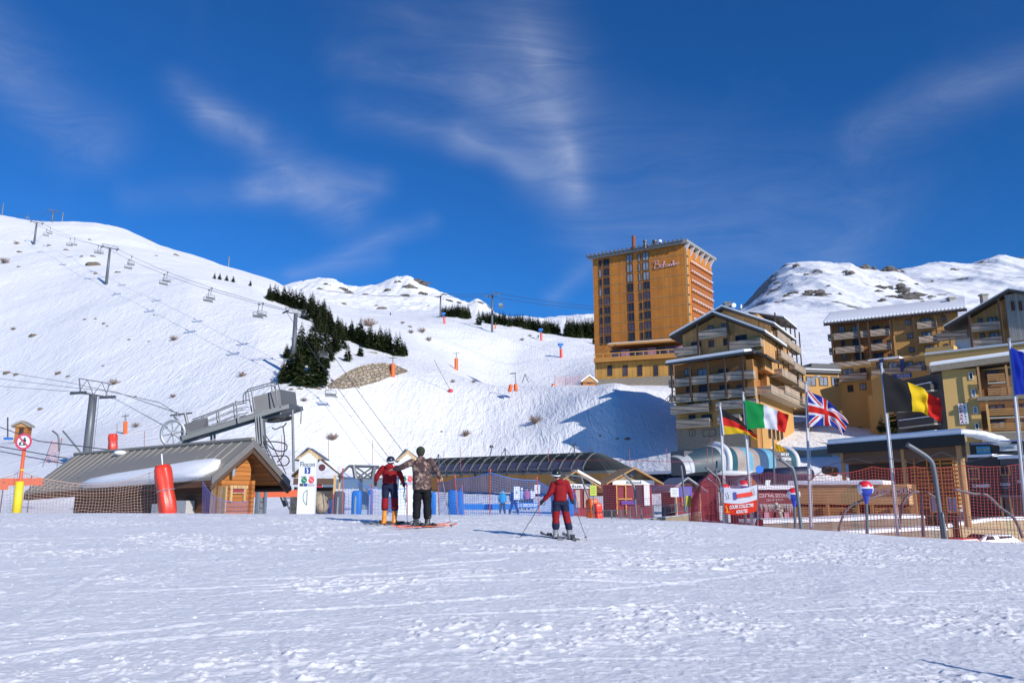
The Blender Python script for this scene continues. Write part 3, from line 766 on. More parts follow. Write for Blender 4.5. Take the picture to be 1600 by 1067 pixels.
# ---------------------------------------------------------------- log lift hut with metal roof (left)
ROOFM = M('standing seam roof', (0.29, 0.262, 0.22), 0.6, 0, 0.08, 0.8)
def hut():
 root = empty('log_hut', (-12.2, 29, 0.4)); tag(root, 'long log hut with grey metal roof and a snow patch, behind the net', 'hut')
 Yf = 27.0
 rf = P(396, 688, Yf)                     # ridge, front
 el = P(330, 745, 25.9)                   # near left eave corner (front)
 er = P(452, 752, 28.6)                   # right eave corner (front)
 rb = P(117, 711, 36.5)                   # ridge back end
 bd = rb-rf
 elb = P(38, 768, 33.5); erb = er+bd
 dz = Vector((0, 0, -0.10))
 m = MB(); m.hexa([rf+dz, el+dz, elb+dz, rb+dz], [rf, el, elb, rb]); m.hexa([er+dz, rf+dz, rb+dz, erb+dz], [er, rf, rb, erb]); m.build('roof', ROOFM, root)
 n1 = (el-rf).cross(rb-rf).normalized(); n1 = n1 if n1.z > 0 else -n1
 m = MB()
 for i in range(1, 24):
  t = i/24.0; a = rf.lerp(rb, t); b = el.lerp(elb, t); m.tube([a+n1*0.02, b+n1*0.02], 0.028, 4)
 m.tube([rf+Vector((0, 0, .04)), rb+Vector((0, 0, .04))], 0.09, 6); m.build('roof_seam', ROOFM, root)
 m = MB(); off = Vector((0, 0, -0.24)); fw = -bd.normalized()*0.07
 for a, b in ((rf, el), (rf, er)):
  m.hexa([a+off, b+off, b+off+fw, a+off+fw], [a+Vector((0, 0, .03)), b+Vector((0, 0, .03)), b+Vector((0, 0, .03))+fw, a+Vector((0, 0, .03))+fw])
 m.build('barge_board', M('grey barge board', (0.16, 0.15, 0.14), .6, 0, .15, 3), root)
 m = MB(); off2 = Vector((0, 0, -0.42));
 for a, b in ((rf, el), (rf, er)):
  m.hexa([a+off2-fw*2, b+off2-fw*2, b+off2, a+off2], [a+off-fw*2, b+off-fw*2, b+off, a+off])
 m.build('rafter', WOODBEAM_D, root)
 bn = bd.normalized(); sb = bn*1.0
 zf = -0.6
 wl = P(341, 800, 26.4)+sb*0.0; wr = P(388, 800, 27.6)
 wl = Vector((wl.x, wl.y, 0)); wr = Vector((wr.x, wr.y, 0))
 fr = frame_pts(wl, wr)
 if fr.d.y > 0: fr = frame_pts(wl, wr, True)
 def rz(s):     # roof underside height above the wall line
  q = fr.p(s, 0, 0);
  g = Vector(((er-el).x, (er-el).y, 0)).normalized()
  a = (q-el).dot(g); ar = (rf-el).dot(g); ae = (er-el).dot(g)
  return (el.z+(rf.z-el.z)*a/ar if a < ar else rf.z+(er.z-rf.z)*(a-ar)/(ae-ar))-0.16
 W = (wr-wl).length; sr = None
 for i in range(200):
  s = -0.5+i*0.03
  if sr is None or rz(s) > rz(sr): sr = s
 back = bn*6.0; bk = Vector((back.x, back.y, 0))
 def wall(poly, thick, name, mat): MB().prism(poly, thick).build(name, mat, root)
 s_end = W+2.0
 poly = [fr.p(0, 0, zf), fr.p(W, 0, zf), fr.p(W, 0, min(rz(W), 2.5)), fr.p(min(sr, W), 0, rz(min(sr, W))), fr.p(0, 0, rz(0))]
 bh = Vector((bn.x, bn.y, 0)).normalized()
 wall(poly, bh*0.15, 'gable_wall', WOODH)
 e1 = (er-el).dot(fr.s)
 ip = [fr.p(sr-.5, 0, 1.5), fr.p(e1-0.15, 0, 1.5), fr.p(e1-0.15, 0, rz(e1-0.2)-.05), fr.p(sr, 0, rz(sr)-.1), fr.p(sr-.5, 0, rz(sr-.5)-.1)]
 dzb = bd.z/math.hypot(bd.x, bd.y)*2.4
 wall([q+bh*2.4+Vector((0, 0, dzb)) for q in ip], bh*0.1, 'inner_gable', WOODH)
 MB().hexa([rf+Vector((0, 0, -.20))+sb*.3, er+Vector((0, 0, -.2))+sb*.3, erb+Vector((0, 0, -.2)), rb+Vector((0, 0, -.2))],
    [rf+Vector((0, 0, -.14))+sb*.3, er+Vector((0, 0, -.14))+sb*.3, erb+Vector((0, 0, -.14)), rb+Vector((0, 0, -.14))]).build('ceiling', WOODH, root)
 m = MB()
 for k, h in enumerate((0.55, 1.0)):
  zz = rf.z-h-0.1; sA = sr-h*0.8; sB = sr+h*1.2
  m.prism([fr.p(sA, 0, zz-.14)+bh*.9, fr.p(sB, 0, zz-.14)+bh*.9, fr.p(sB, 0, zz)+bh*.9, fr.p(sA, 0, zz)+bh*.9], bh*.12)
 m.prism([fr.p(sr-.06, 0, rf.z-.8)+bh*.75, fr.p(sr+.06, 0, rf.z-.8)+bh*.75, fr.p(sr+.06, 0, rf.z-.3)+bh*.75, fr.p(sr-.06, 0, rf.z-.3)+bh*.75], bh*.12)
 m.build('purlin', WOODBEAM, root)
 sl = Vector((wl.x, wl.y, 0)); back_pt = P(114, 800, 32.0); back_pt = Vector((back_pt.x, back_pt.y, 0))
 f2 = frame_pts(sl, back_pt);
 if f2.d.y > 0: f2 = frame_pts(sl, back_pt, True)
 L2 = (back_pt-sl).length
 eav = el.z-0.15
 MB().lbox(f2, 0.02, L2, -0.01, -0.16, zf, eav+0.25).build('side_wall', WOODDK, root)
 m = MB(); m2 = MB()
 for i in range(16):
  z_ = zf+0.17*i
  m.box(tuple(fr.p(-0.02, 0.06, z_+0.08)), (0.15, 0.22, 0.166), Matrix.Rotation(math.atan2(fr.d.y, fr.d.x)-math.pi/2, 3, 'Z'))
  m2.box(tuple(fr.p(W+0.02, 0.04, z_+0.08)), (0.14, 0.2, 0.166), Matrix.Rotation(math.atan2(fr.d.y, fr.d.x)-math.pi/2, 3, 'Z')) if z_ < 2 else None
 m.build('log_end', WOODH, root); m2.build('log_end', WOODH, root)
 MB().hexa([el-Vector((0, 0, .3)), elb-Vector((0, 0, .35)), elb-Vector((0, 0, .35))+Vector((.15, .2, 0)), el-Vector((0, 0, .3))+Vector((.15, .2, 0))],
    [el-Vector((0, 0, .1)), elb-Vector((0, 0, .1)), elb-Vector((0, 0, .1))+Vector((.15, .2, 0)), el-Vector((0, 0, .1))+Vector((.15, .2, 0))]).build('eave_board', WOODDK, root)
 a = fr.pix(359, 757); b = fr.pix(380, 783)
 s0, h1 = a; s1, h0 = fr.pix(381, 782)
 win = MB().lbox(fr, s0+.06, s1-.08, 0.02, 0.05, h0+.28, h1-.12).build('window', M('reddish pane', (0.30, 0.05, 0.06), .2, 0, .9, 1.5), root)
 m = MB(); T = WOODLT
 m.lbox(fr, s0-.05, s1+.05, 0.02, 0.10, h1-.13, h1-.02).lbox(fr, s0-.02, s0+.07, 0.02, .09, h0-.02, h1-.13).lbox(fr, s1-.09, s1+.0, 0.02, .09, h0-.02, h1-.13).lbox(fr, s0+.07, s1-.09, .02, .07, h0+.24, h0+.28)
 m.build('frame', T, win)
 s0, h1 = fr.pix(311, 757); s1, _ = fr.pix(336, 757)
 MB().lbox(f2, -0.45, 0.38, 0.03, 0.09, zf, 1.90).build('door', WOODLT, root)
 q = P(365, 738, 26.6); MB().tube([q+Vector((0, 0, .2)), q-Vector((0, 0, .12))], 0.06, 10).build('lamp', STEEL_L, root)
 MB().tube([er-Vector((0, 0, .25)), erb-Vector((0, 0, .25))], .12, 8).build('gutter', BLACK, root)
 MB().lbox(f2, 1.35, 2.0, 0.02, 0.35, zf, 1.42).lbox(f2, 2.6, 3.5, .02, .32, zf, 1.30).build('cabinet', M('pale cabinet', (.45, .45, .44), .5, 0, .05, 2), root)
 def rp(t, s): return rf.lerp(rb, t).lerp(el.lerp(elb, t), s)
 outl = [(0.03, .62), (.012, .80), (.04, 1.0), (.10, 1.05), (.30, 1.05), (.50, 1.04), (.62, 1.02), (.60, .92), (.5, .84), (.36, .78), (.22, .70), (.12, .63)]
 cx = sum(o[0] for o in outl)/len(outl); cy = sum(o[1] for o in outl)/len(outl)
 rings = []
 for k_, h_ in ((1.0, -0.03), (1.03, .14), (.95, .25), (.6, .30), (.2, .31)):
  rings.append([rp(cx+(a-cx)*k_, cy+(b-cy)*k_)+n1*h_+Vector((0, 0, 0)) for a, b in outl])
 tag(MB().loft(rings).build('snow_patch', SNOWM, root, True), None)
 q = rf.lerp(rb, 0.66)
 MB().ell(tuple(q+Vector((0, 0, .0))-Vector((0, .3, .1))), (0.28, .3, .12), 10, 6).build('snow_lump', SNOWM, root, True)
hut()
# ---------------------------------------------------------------- drag lift drive: tilted platform with bull wheel and machine box
def drive():
 Y0 = 38.0
 base = on(408, Y0); root = empty('lift_drive_station', base)
 tag(root, 'tilted grey lift drive with spoked bull wheel, railings and machine box above the hut', 'lift drive')
 a = P(276, 690, Y0-1.0); b = P(440, 640, Y0+1.0)
 d = (b-a).normalized(); up = Vector((0, 0, 1)); side = Vector((d.y, -d.x, 0)).normalized(); nrm = side.cross(d).normalized()
 if nrm.z < 0: nrm = -nrm
 R = Matrix((d, side, nrm)).transposed()
 L_ = (b-a).length
 def lp(s, w, h): return a+d*s+side*w+nrm*h
 m = MB(); m.box(tuple(lp(L_*.52, 0, 0)), (L_*.98, 0.35, 0.42), R); m.box(tuple(lp(L_*.52, 0.55, 0.05)), (L_*.95, 0.12, 0.22), R); m.box(tuple(lp(L_*.52, -0.55, .05)), (L_*.95, .12, .22), R)
 m.box(tuple(lp(L_*.45, 0, 0.2)), (L_*.7, 1.1, 0.05), R)
 m.build('beam', STEEL_D, root)
 c = P(270, 677, Y0-1.4); rw = 0.60
 m = MB(); ax = Vector((d.x, d.y, 0)).normalized(); pts = []
 fl = Vector((0.98, 0.2, 0)).normalized()
 for k in range(33):
  t = 2*math.pi*k/32; pts.append(c+fl*math.cos(t)*rw*0.86+up*math.sin(t)*rw)
 m.tube(pts, 0.075, 6, False); m.ell(tuple(c), .1, 8, 6)
 for k in range(8):
  t = 2*math.pi*k/8+.2; m.tube([c, c+fl*math.cos(t)*rw*.84+up*math.sin(t)*rw*.98], 0.035, 5)
 m.build('bull_wheel', STEEL_L, root)
 q = lp(1.15, 0.9, .55)
 m = MB()
 pa = [P(283, 664, Y0-1.2), P(323, 652, Y0-.9), P(326, 677, Y0-.9), P(313, 684, Y0-.9), P(283, 690, Y0-1.2)]
 m.prism(pa, (0.02, .06, 0)); m.build('guard_plate', GREYBOX, root)
 m = MB()      # steps and posts by the wheel
 m.tube([P(266, 649, Y0-1), P(300, 645, Y0-1)], .045, 5).tube([P(272, 650, Y0-1), P(284, 663, Y0-1)], .05, 5).tube([P(289, 645, Y0-1), P(293, 662, Y0-1)], .07, 6).tube([P(277, 643, Y0-1), P(277, 650, Y0-1)], .05, 5)
 m.build('bracket', STEEL, root)
 m = MB()
 for w in (0.62, -0.62):
  off = side*w
  lo = [P(px, py, Y0)+off for px, py in ((300, 657), (325, 648), (367, 631), (388, 627))]
  top = [q+up*0.0 for q in lo]
  m.tube(top, 0.028, 5); m.tube([q-up*.33 for q in top], 0.02, 5); m.tube([q-up*.62 for q in top], .02, 5)
  for (px, py, py2) in ((317, 651, 680), (340, 645, 670), (367, 630, 662)):
   m.tube([P(px, py-2, Y0)+off, P(px+3, py2, Y0)+off], 0.04, 5)
  fr = [(382, 628), (382, 615), (386, 610), (426, 599), (431, 601), (441, 631)]
  m.tube([P(px, py, Y0+.6)+off for px, py in fr], .03, 5); m.tube([P(390, 609, Y0+.6)+off, P(396, 642, Y0+.6)+off], .035, 5); m.tube([P(427, 600, Y0+.6)+off, P(430, 628, Y0+.6)+off], .035, 5)
 m.build('railing', STEEL, root)
 bx = [P(393, 620, Y0+.3), P(436, 608, Y0+1.0), P(452, 611, Y0+1.8), P(453, 632, Y0+1.8), P(440, 635, Y0+1.0), P(396, 648, Y0+.3)]
 m = MB(); m.prism([P(393, 621, Y0+.3), P(437, 608, Y0+.9), P(440, 634, Y0+.9), P(396, 647, Y0+.3)], (0.45, 1.3, 0.02)); m.build('machine_box', GREYBOX, root)
 m = MB(); m.prism([P(397, 648, Y0+.2), P(451, 631, Y0+.8), P(452, 637, Y0+.8), P(400, 656, Y0+.2)], (.4, 1.2, 0)); m.build('box_base', STEEL_D, root)
 c = P(437, 655, Y0+.5)
 m = MB(); pts = [c+Vector((math.cos(t)*.58, math.sin(t)*.58, math.cos(t)*.10)) for t in [2*math.pi*k/24 for k in range(25)]]
 m.tube(pts, .07, 6, False)
 for k in range(6): m.tube([c, pts[k*4]], .035, 4)
 m.tube([P(425, 668, Y0), P(430, 671, Y0), P(444, 665, Y0), P(448, 661, Y0)], .03, 5); m.build('drive_wheel', BLACK, root)
 m = MB(); m.tube([P(448, 640, Y0+.5), P(466, 634, Y0+.6)], .05, 5).tube([P(440, 645, Y0+.5), P(462, 641, Y0+.6)], .05, 5).tube([P(400, 660, Y0), P(446, 652, Y0+.5)], .09, 6); m.build('arm', STEEL, root)
 cb = on(412, Y0)
 m = MB(); m.tube([P(407, 655, Y0), P(411, 700, Y0), Vector((P(413, 720, Y0).x, Y0, cb.z-.5))], [.22, .2, .2], 8)
 for dx in (-5, -1, 3): m.tube([P(404+dx, 650, Y0-.4), P(407+dx, 694, Y0-.4)], .05, 5)
 m.tube([P(408, 690, Y0), P(447, 790, Y0-.2)], .13, 6)
 m.build('support', STEEL, root); m = MB()
 m.tube([P(330, 676, Y0), P(331, 694, Y0)], .06, 5).tube([P(335, 674, Y0), P(336, 694, Y0)], .06, 5).tube([P(291, 684, Y0), P(291, 700, Y0)], .05, 5)
 m.build('prop', STEEL, root)
 m = MB(); la, lb = P(410, 695, Y0-.5), P(462, 803, Y0-3)
 for w in (-.18, .18): m.tube([la+Vector((w, 0, 0)), lb+Vector((w, 0, 0))], .03, 5)
 for k in range(16): q = la.lerp(lb, (k+.5)/16); m.tube([q+Vector((-.18, 0, 0)), q+Vector((.18, 0, 0))], .02, 4)
 m.build('ladder', STEEL, root)
 m = MB()
 def curve(pl, n=10):
  out = []
  for i in range(len(pl)-1):
   p0 = pl[max(i-1, 0)]; p1 = pl[i]; p2 = pl[i+1]; p3 = pl[min(i+2, len(pl)-1)]
   for k in range(n):
    t = k/n; out.append(0.5*((2*p1)+(p2-p0)*t+(2*p0-5*p1+4*p2-p3)*t*t+(3*p1-p0-3*p2+p3)*t**3))
  out.append(pl[-1]); return out
 m.tube(curve([P(x, y, Y0-.3) for x, y in ((408, 690), (430, 690), (447, 694), (446, 704), (430, 703), (415, 690), (404, 660))]), .03, 5)
 m.tube(curve([P(x, y, Y0-.4) for x, y in ((442, 665), (445, 690), (443, 710), (433, 722))]), .03, 5)
 m.tube(curve([P(x, y, Y0-.5) for x, y in ((425, 713), (446, 712), (452, 720), (446, 727), (434, 726))]), .03, 5)
 m.tube([P(404, 662, Y0), P(428, 700, Y0), P(447, 740, Y0)], .025, 5)
 m.build('hose', BLACK, root)
 return c
drive()
g = on(458, 36); r_ = empty('post', g); tag(r_, 'thin upright steel post right of the lift drive', 'post')
MB().tube([P(457, 640, 36), P(459, 737, 36)], .06, 6).build('pole', STEEL, r_); MB().tube([P(466, 634, 36), P(471, 639, 36), P(470, 662, 36)], .03, 5).build('hook', STEEL, r_)
gN = on(133, 74); tN = P(150, 617, 74).z; ND = Vector((1.0, -1.05, 0)).normalized()
t_, c_ = pylon(gN, tN, (-1.0, 0.35), 3.4, 'stout grey pylon with wide lattice head near the left edge of the piste', None, 0.42, 0.36, True, 'lift_pylon', 2.0)
CB = [[P(-30, 588, 92), P(118, 606, 76), P(180, 612, 72), P(285, 648, 38)], [P(-30, 601, 92), P(140, 614, 73.5), P(182, 624, 72), P(262, 668, 37)],
  [P(-30, 575, 95), P(110, 598, 79), P(250, 629, 52), P(282, 650, 39)]]
for cb, lb in zip(CB, ('middle', 'lower', 'upper')):
 tag(MB().tube(cb, .022, 4).build('lift_cable', CABLE), '%s cable running from the left edge over the stout pylon to the bull wheel' % lb, 'cable', 'cables of the near lift')
for pts, lb in (([P(-20, 660, 42), P(60, 689, 40), P(200, 706, 38)], 'upper'), ([P(-20, 694, 42), P(110, 717, 38)], 'middle'), ([P(-20, 701, 42), P(100, 724, 38)], 'lower')):
 tag(MB().tube(pts, .024, 4).build('tow_cable', CABLE), '%s dark cable crossing low behind the round no-skiing sign' % lb, 'cable', 'low tow cables at the left')
q = on(567, 60); root = empty('lattice_frame', q); tag(root, 'low grey lattice pylon head behind the blue nets', 'lift pylon')
m = MB(); Y0 = 60
A = [P(548, 727, Y0), P(554, 725, Y0), P(582, 727, Y0), P(588, 728, Y0)]
m.tube([P(545, 728, Y0), P(592, 729, Y0)], .12, 6).tube([P(545, 728, Y0), P(528, 745, Y0)], .1, 5).tube([P(592, 729, Y0), P(600, 745, Y0)], .1, 5)
m.tube([P(552, 726, Y0), P(556, 748, Y0)], .17, 6).tube([P(585, 728, Y0), P(581, 750, Y0)], .17, 6)
for x0, x1 in ((556, 583), (583, 556), (548, 570), (592, 566)): m.tube([P(x0, 729, Y0), P(x1, 748, Y0)], .07, 5); m.tube([P(x0, 729, Y0+1), P(x1, 748, Y0+1)], .06, 5)
m.tube([P(530, 747, Y0), P(600, 749, Y0)], .13, 5)
m.build('head_frame', STEEL, root)
m = MB(); m.tube([P(569, 748, Y0), q-Vector((0, 0, .5))], .35, 10); m.build('mast', STEEL, root)
for px in (533, 595): MB().box(tuple(P(px, 756, Y0-2)), (2.6, .5, .7)).build('sheave_train', M('blue grey steel', (.16, .22, .28), .5, .3, .2, 2), root)
# ---------------------------------------------------------------- large buildings
TOWERW = planks('orange board cladding', (0.52, 0.185, 0.026), (-0.9, 0.435, 0), 0.42, 0.06, var=.22, grain=(3, 3, .5), dark=.75, stain=.3)
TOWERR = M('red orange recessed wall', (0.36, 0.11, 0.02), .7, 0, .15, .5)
WOODV = planks('weathered vertical boards', (0.62, 0.34, 0.13), (-0.9, 0.435, 0), 0.25, 0.08, grain=(3, 3, .4), stain=.35)
WOODV2 = planks('honey vertical boards', (0.54, 0.29, 0.10), (0.97, 0.24, 0), 0.3, 0.08, grain=(3, 3, .4), stain=.3)
WOODX = planks('brown cladding', (0.36, 0.15, 0.045), (0, 0, 1), 0.25, 0.08, stain=.3)
GREYW = planks('grey weathered railing', (0.50, 0.385, 0.29), (0.5, 0.4, 0.6), 0.42, 0.30, grain=(3, 3, .4), stain=.4, dark=.45)
OCHRE = M('ochre render', (0.55, 0.31, 0.10), .85, 0, .10, .5, .15)
CREAM = M('yellow render', (0.64, 0.40, 0.14), .85, 0, .08, .5, .15)
ROOFD = M('dark roof', (0.06, 0.055, 0.05), .7, 0, .2, 1)
STONE = M('stone wall', (0.26, 0.22, 0.17), .9, 0, .45, 3, .6)
CONC = M('concrete', (0.32, 0.31, 0.29), .85, 0, .12, 1)
SLAB = M('balcony slab', (0.42, 0.38, 0.30), .8, 0, .1, 1)
rnd = random.Random(5)
WINM = [GLASS_D, GLASS_B, GLASS_P]
def window(fr, s0, s1, h0, h1, root, mat=None, t=0.09, d=0.0, mull=1, fmat=None):
 g = MB().lbox(fr, s0+t*.5, s1-t*.5, d+0.01, d+0.05, h0+t*.5, h1-t*.5).build('window', mat or WINM[rnd.choice([0, 0, 1, 1, 2])], root)
 m = MB()
 m.lbox(fr, s0, s0+t, d, d+.11, h0, h1).lbox(fr, s1-t, s1, d, d+.11, h0, h1).lbox(fr, s0+t, s1-t, d, d+.11, h1-t, h1).lbox(fr, s0+t, s1-t, d, d+.11, h0, h0+t)
 for k in range(mull):
  c = s0+(s1-s0)*(k+1)/(mull+1); m.lbox(fr, c-t*.4, c+t*.4, d+.0, d+.10, h0+t, h1-t)
 m.build('frame', fmat or FRAME_M, g); return g
def winpix(fr, px0, py0, px1, py1, root, **k):
 s0, h1 = fr.pix(px0, py0); s1, h0 = fr.pix(px1, py1)
 if s0 > s1: s0, s1 = s1, s0
 return window(fr, s0, s1, h0, h1, root, **k)
def balcony(fr, s0, s1, h, dep, root, rail=0.95, mat=None, solid=True, posts=True):
 """slab, solid board railing"""
 o = MB().lbox(fr, s0, s1, 0.0, dep, h-0.18, h).build('balcony', SLAB, root)
 m = MB(); mt = mat or GREYW
 if solid:
  m.lbox(fr, s0, s1, dep-.06, dep, h+.08, h+rail).lbox(fr, s0, s0+.06, 0.05, dep-.06, h+.08, h+rail).lbox(fr, s1-.06, s1, .05, dep-.06, h+.08, h+rail)
  m.lbox(fr, s0-.03, s1+.03, dep-.09, dep+.03, h+rail, h+rail+.08)
 else:
  for z in (.2, .42, .64, .86): m.lbox(fr, s0, s1, dep-.05, dep, h+z, h+z+.13)
  for k in range(3): c = s0+(s1-s0-.08)*k/2; m.lbox(fr, c, c+.08, dep-.1, dep-.05, h, h+1.0)
 m.build('railing', mt, o); return o
def box_building(name, corners, z0, z1, mat, root, zs=None):
 """vertical walls on a footprint"""
 n = len(corners); zt = zs or [z1]*n
 m = MB(); vs = [Vector((c[0], c[1], z0)) for c in corners]+[Vector((c[0], c[1], zt[i])) for i, c in enumerate(corners)]
 m.add(vs, [tuple(range(n-1, -1, -1)), tuple(range(n, 2*n))]+[(i, (i+1) % n, n+(i+1) % n, n+i) for i in range(n)])
 return m.build(name, mat, root)
def tower():
 YC = 195.0
 C = P(1069, 381, YC); Lp = P(926, 402, YC*1.07); Rp = P(1111, 408, YC*1.08)
 zt = C.z; g0 = Hs(P(1000, 600, YC).x, YC)-3
 root = empty('tower_hotel', (C.x-8, C.y+8, g0)); tag(root, 'tall orange clad hotel tower with pale pink script lettering and overhanging roof', 'hotel')
 f = frame_pts((Lp.x, Lp.y, 0), (C.x, C.y, 0));
 if f.d.y > 0: f = frame_pts((Lp.x, Lp.y, 0), (C.x, C.y, 0), True)
 f.o.z = 0
 r = frame_pts((C.x, C.y, 0), (Rp.x, Rp.y, 0))
 if r.d.x < 0: r = frame_pts((C.x, C.y, 0), (Rp.x, Rp.y, 0), True)
 back = (Lp.x+(Rp.x-C.x), Lp.y+(Rp.y-C.y))
 box_building('wall', [(C.x, C.y), (Rp.x, Rp.y), back, (Lp.x, Lp.y)], g0, zt-.2, TOWERW, root)
 Lf = (C-Lp).length; W = math.hypot(C.x-Lp.x, C.y-Lp.y); WR = math.hypot(Rp.x-C.x, Rp.y-C.y)
 m = MB(); a, b, c_, d_ = f.p(-1.0, 1.0, 0), f.p(W+.4, 1.0, 0), None, None
 q = [f.p(-1.0, 1.2, zt-.1), f.p(W+1.2, 1.2, zt+.0), r.p(WR+.6, 1.4, zt+.1), Vector((back[0]-.5, back[1]+.5, zt))]
 m.hexa(q, [p_+Vector((0, 0, 0.75)) for p_ in q]); m.build('roof', M('pale roof edge', (.30, .30, .29), .6, 0, .1, 1), root)
 m = MB(); n = 24
 for i in range(n):
  s = -1.2+(W+2.2)*i/n; m.lbox(f, s, s+.35, 1.0, 1.9, zt+.35, zt+1.05)
 m.build('roof_rafter', M('dark roof rafters', (.12, .12, .125), .6, 0, .1, 1), root)
 for i in range(6):
  s = .2+i*(WR-1)/5.2; MB().prism([r.p(s, 0.05, zt-2.6), r.p(s, 1.5, zt-.12), r.p(s, .05, zt-.12)], r.s*.2).build('bracket', WHITEP, root)
 py0 = 404.5
 rows = 9
 cols = [(935.0, 940, 0), (942.3, 952, 1), (978.5, 988.5, 1), (996.5, 1001, 0), (1003.5, 1014, 1)]
 _, hA = f.pix(946, 405); _, hB = f.pix(950, 549)
 top0 = {0: 407.0, 1: 405.5, 2: 398.5, 3: 397.0, 4: 395.0}
 for ci, (x0, x1, big) in enumerate(cols):
  s0, ht = f.pix(x0, top0[ci]); s1, _ = f.pix(x1, top0[ci]); _, hb = f.pix((x0+x1)/2, top0[ci]+12.6)
  for k in range(rows+(1 if ci == 2 else 0)):
   dh = k*2.74
   window(f, s0, s1, hb-dh, ht-dh, root, t=.16, mull=1 if big else 0, mat=WINM[(k*7+ci*3+k*k) % 3] if k > 3 else WINM[rnd.choice([1, 1, 0])])
 m = MB()
 for k in range(12): m.lbox(f, 0, W, .02, .07, ht-2.74*k+.45, ht-2.74*k+.55)
 m.build('storey_band', M('pale joint strip', (.45, .30, .14), .7, 0, .1, 1), root)
 MB().lbox(r, 0.1, .7, .02, .5, g0, zt-1.0).build('corner_post', M('pale corner board', (.55, .33, .14), .7, 0, .1, 1), root)
 for k in range(12):
  h = zt-4.4-2.62*k
  if h < g0+6: break
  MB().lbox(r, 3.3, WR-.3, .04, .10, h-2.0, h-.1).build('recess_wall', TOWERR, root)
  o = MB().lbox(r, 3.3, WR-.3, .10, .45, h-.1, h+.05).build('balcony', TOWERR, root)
  mm = MB().lbox(r, 3.3, WR-.3, .42, .47, h+.42, h+.60)
  for j in range(9): mm.lbox(r, 3.4+j*(WR-3.9)/8.5, 3.55+j*(WR-3.9)/8.5, .38, .45, h+.05, h+.40)
  mm.build('railing', WHITEP, o)
 m = MB()
 for k in range(12): m.lbox(r, .05, .9, .5, .9, zt-3.6-2.62*k, zt-3.3-2.62*k)
 m.build('corner_bracket', M('orange bracket', (.5, .2, .04), .7, 0, .1, 1), root)
 q = P(990, 379, YC*1.03); MB().tube([q-Vector((0, 0, 2)), P(990, 369, YC*1.03)], .55, 10).build('chimney', M('brick chimney', (.24, .09, .06), .8, 0, .2, 2), root)
 for px, w in ((1008, .6), (1023, .75)):
  a = P(px, 380, YC*1.02); MB().tube([a-Vector((0, 0, 1.5)), a+Vector((0, 0, .5))], w*.7, 10).tube([a+Vector((0, 0, .2)), a+Vector((0, 0, .8))], [w, w*.8], 10).build('vent', STEEL_D, root)
 q = P(1031.5, 377, YC*1.02); MB().ell(tuple(q), (.5, .2, .5), 10, 6).build('dish', WHITEP, root); MB().tube([P(1030, 384, YC*1.02), P(1030, 369, YC*1.02)], .05, 4).build('antenna', STEEL, root)
 PINK = M('pale pink letters', (.62, .38, .40), .5, 0, .05, 2)
 def strokes(lines, r_):
  m = MB()
  for ln in lines:
   pts = [f.p(*(lambda sh: (sh[0], .22, sh[1]))(f.pix(x, y))) for x, y in ln]
   out = []
   for i in range(len(pts)-1):
    p0 = pts[max(i-1, 0)]; p1 = pts[i]; p2 = pts[i+1]; p3 = pts[min(i+2, len(pts)-1)]
    for k in range(4):
     t = k/4; out.append(0.5*((2*p1)+(p2-p0)*t+(2*p0-5*p1+4*p2-p3)*t*t+(3*p1-p0-3*p2+p3)*t**3))
   out.append(pts[-1]); m.tube(out, r_, 5)
  return m
 o = (900, 360); k = 280/1195.0
 def z(l): return [(o[0]+x*k, o[1]+y*k) for x, y in l]
 letters = [
  [(535,208),(530,230),(524,252)], [(518,218),(530,205),(548,203),(552,214),(534,228),(552,228),(558,240),(545,254),(520,256)],   # B
  [(564,240),(576,234),(574,225),(566,230),(566,245),(580,246)],   # e
  [(580,246),(592,220),(590,205),(584,220),(586,245),(596,242)],   # l
  [(614,228),(603,229),(600,240),(608,244),(616,230),(616,242)],   # a
  [(616,242),(622,226),(624,240),(630,225),(636,226),(636,240),(644,224),(650,226),(650,238)],   # m
  [(650,238),(654,215),(650,200),(648,218),(650,236),(658,232),(656,222),(650,226)],              # b
  [(658,232),(664,220),(668,222),(666,232)],   # r
  [(682,215),(672,216),(670,226),(678,228),(684,214),(682,222),(690,216)]]  # a
 strokes([z(l) for l in letters], .085).build('script_lettering', PINK, root)
 s, h = f.pix(900+567*k, 360+249*k); text_mesh('clubs', f.p(s, .2, h), f.s, (0, 0, 1), .38, 1.7, PINK, root, 'small_lettering')
tower()
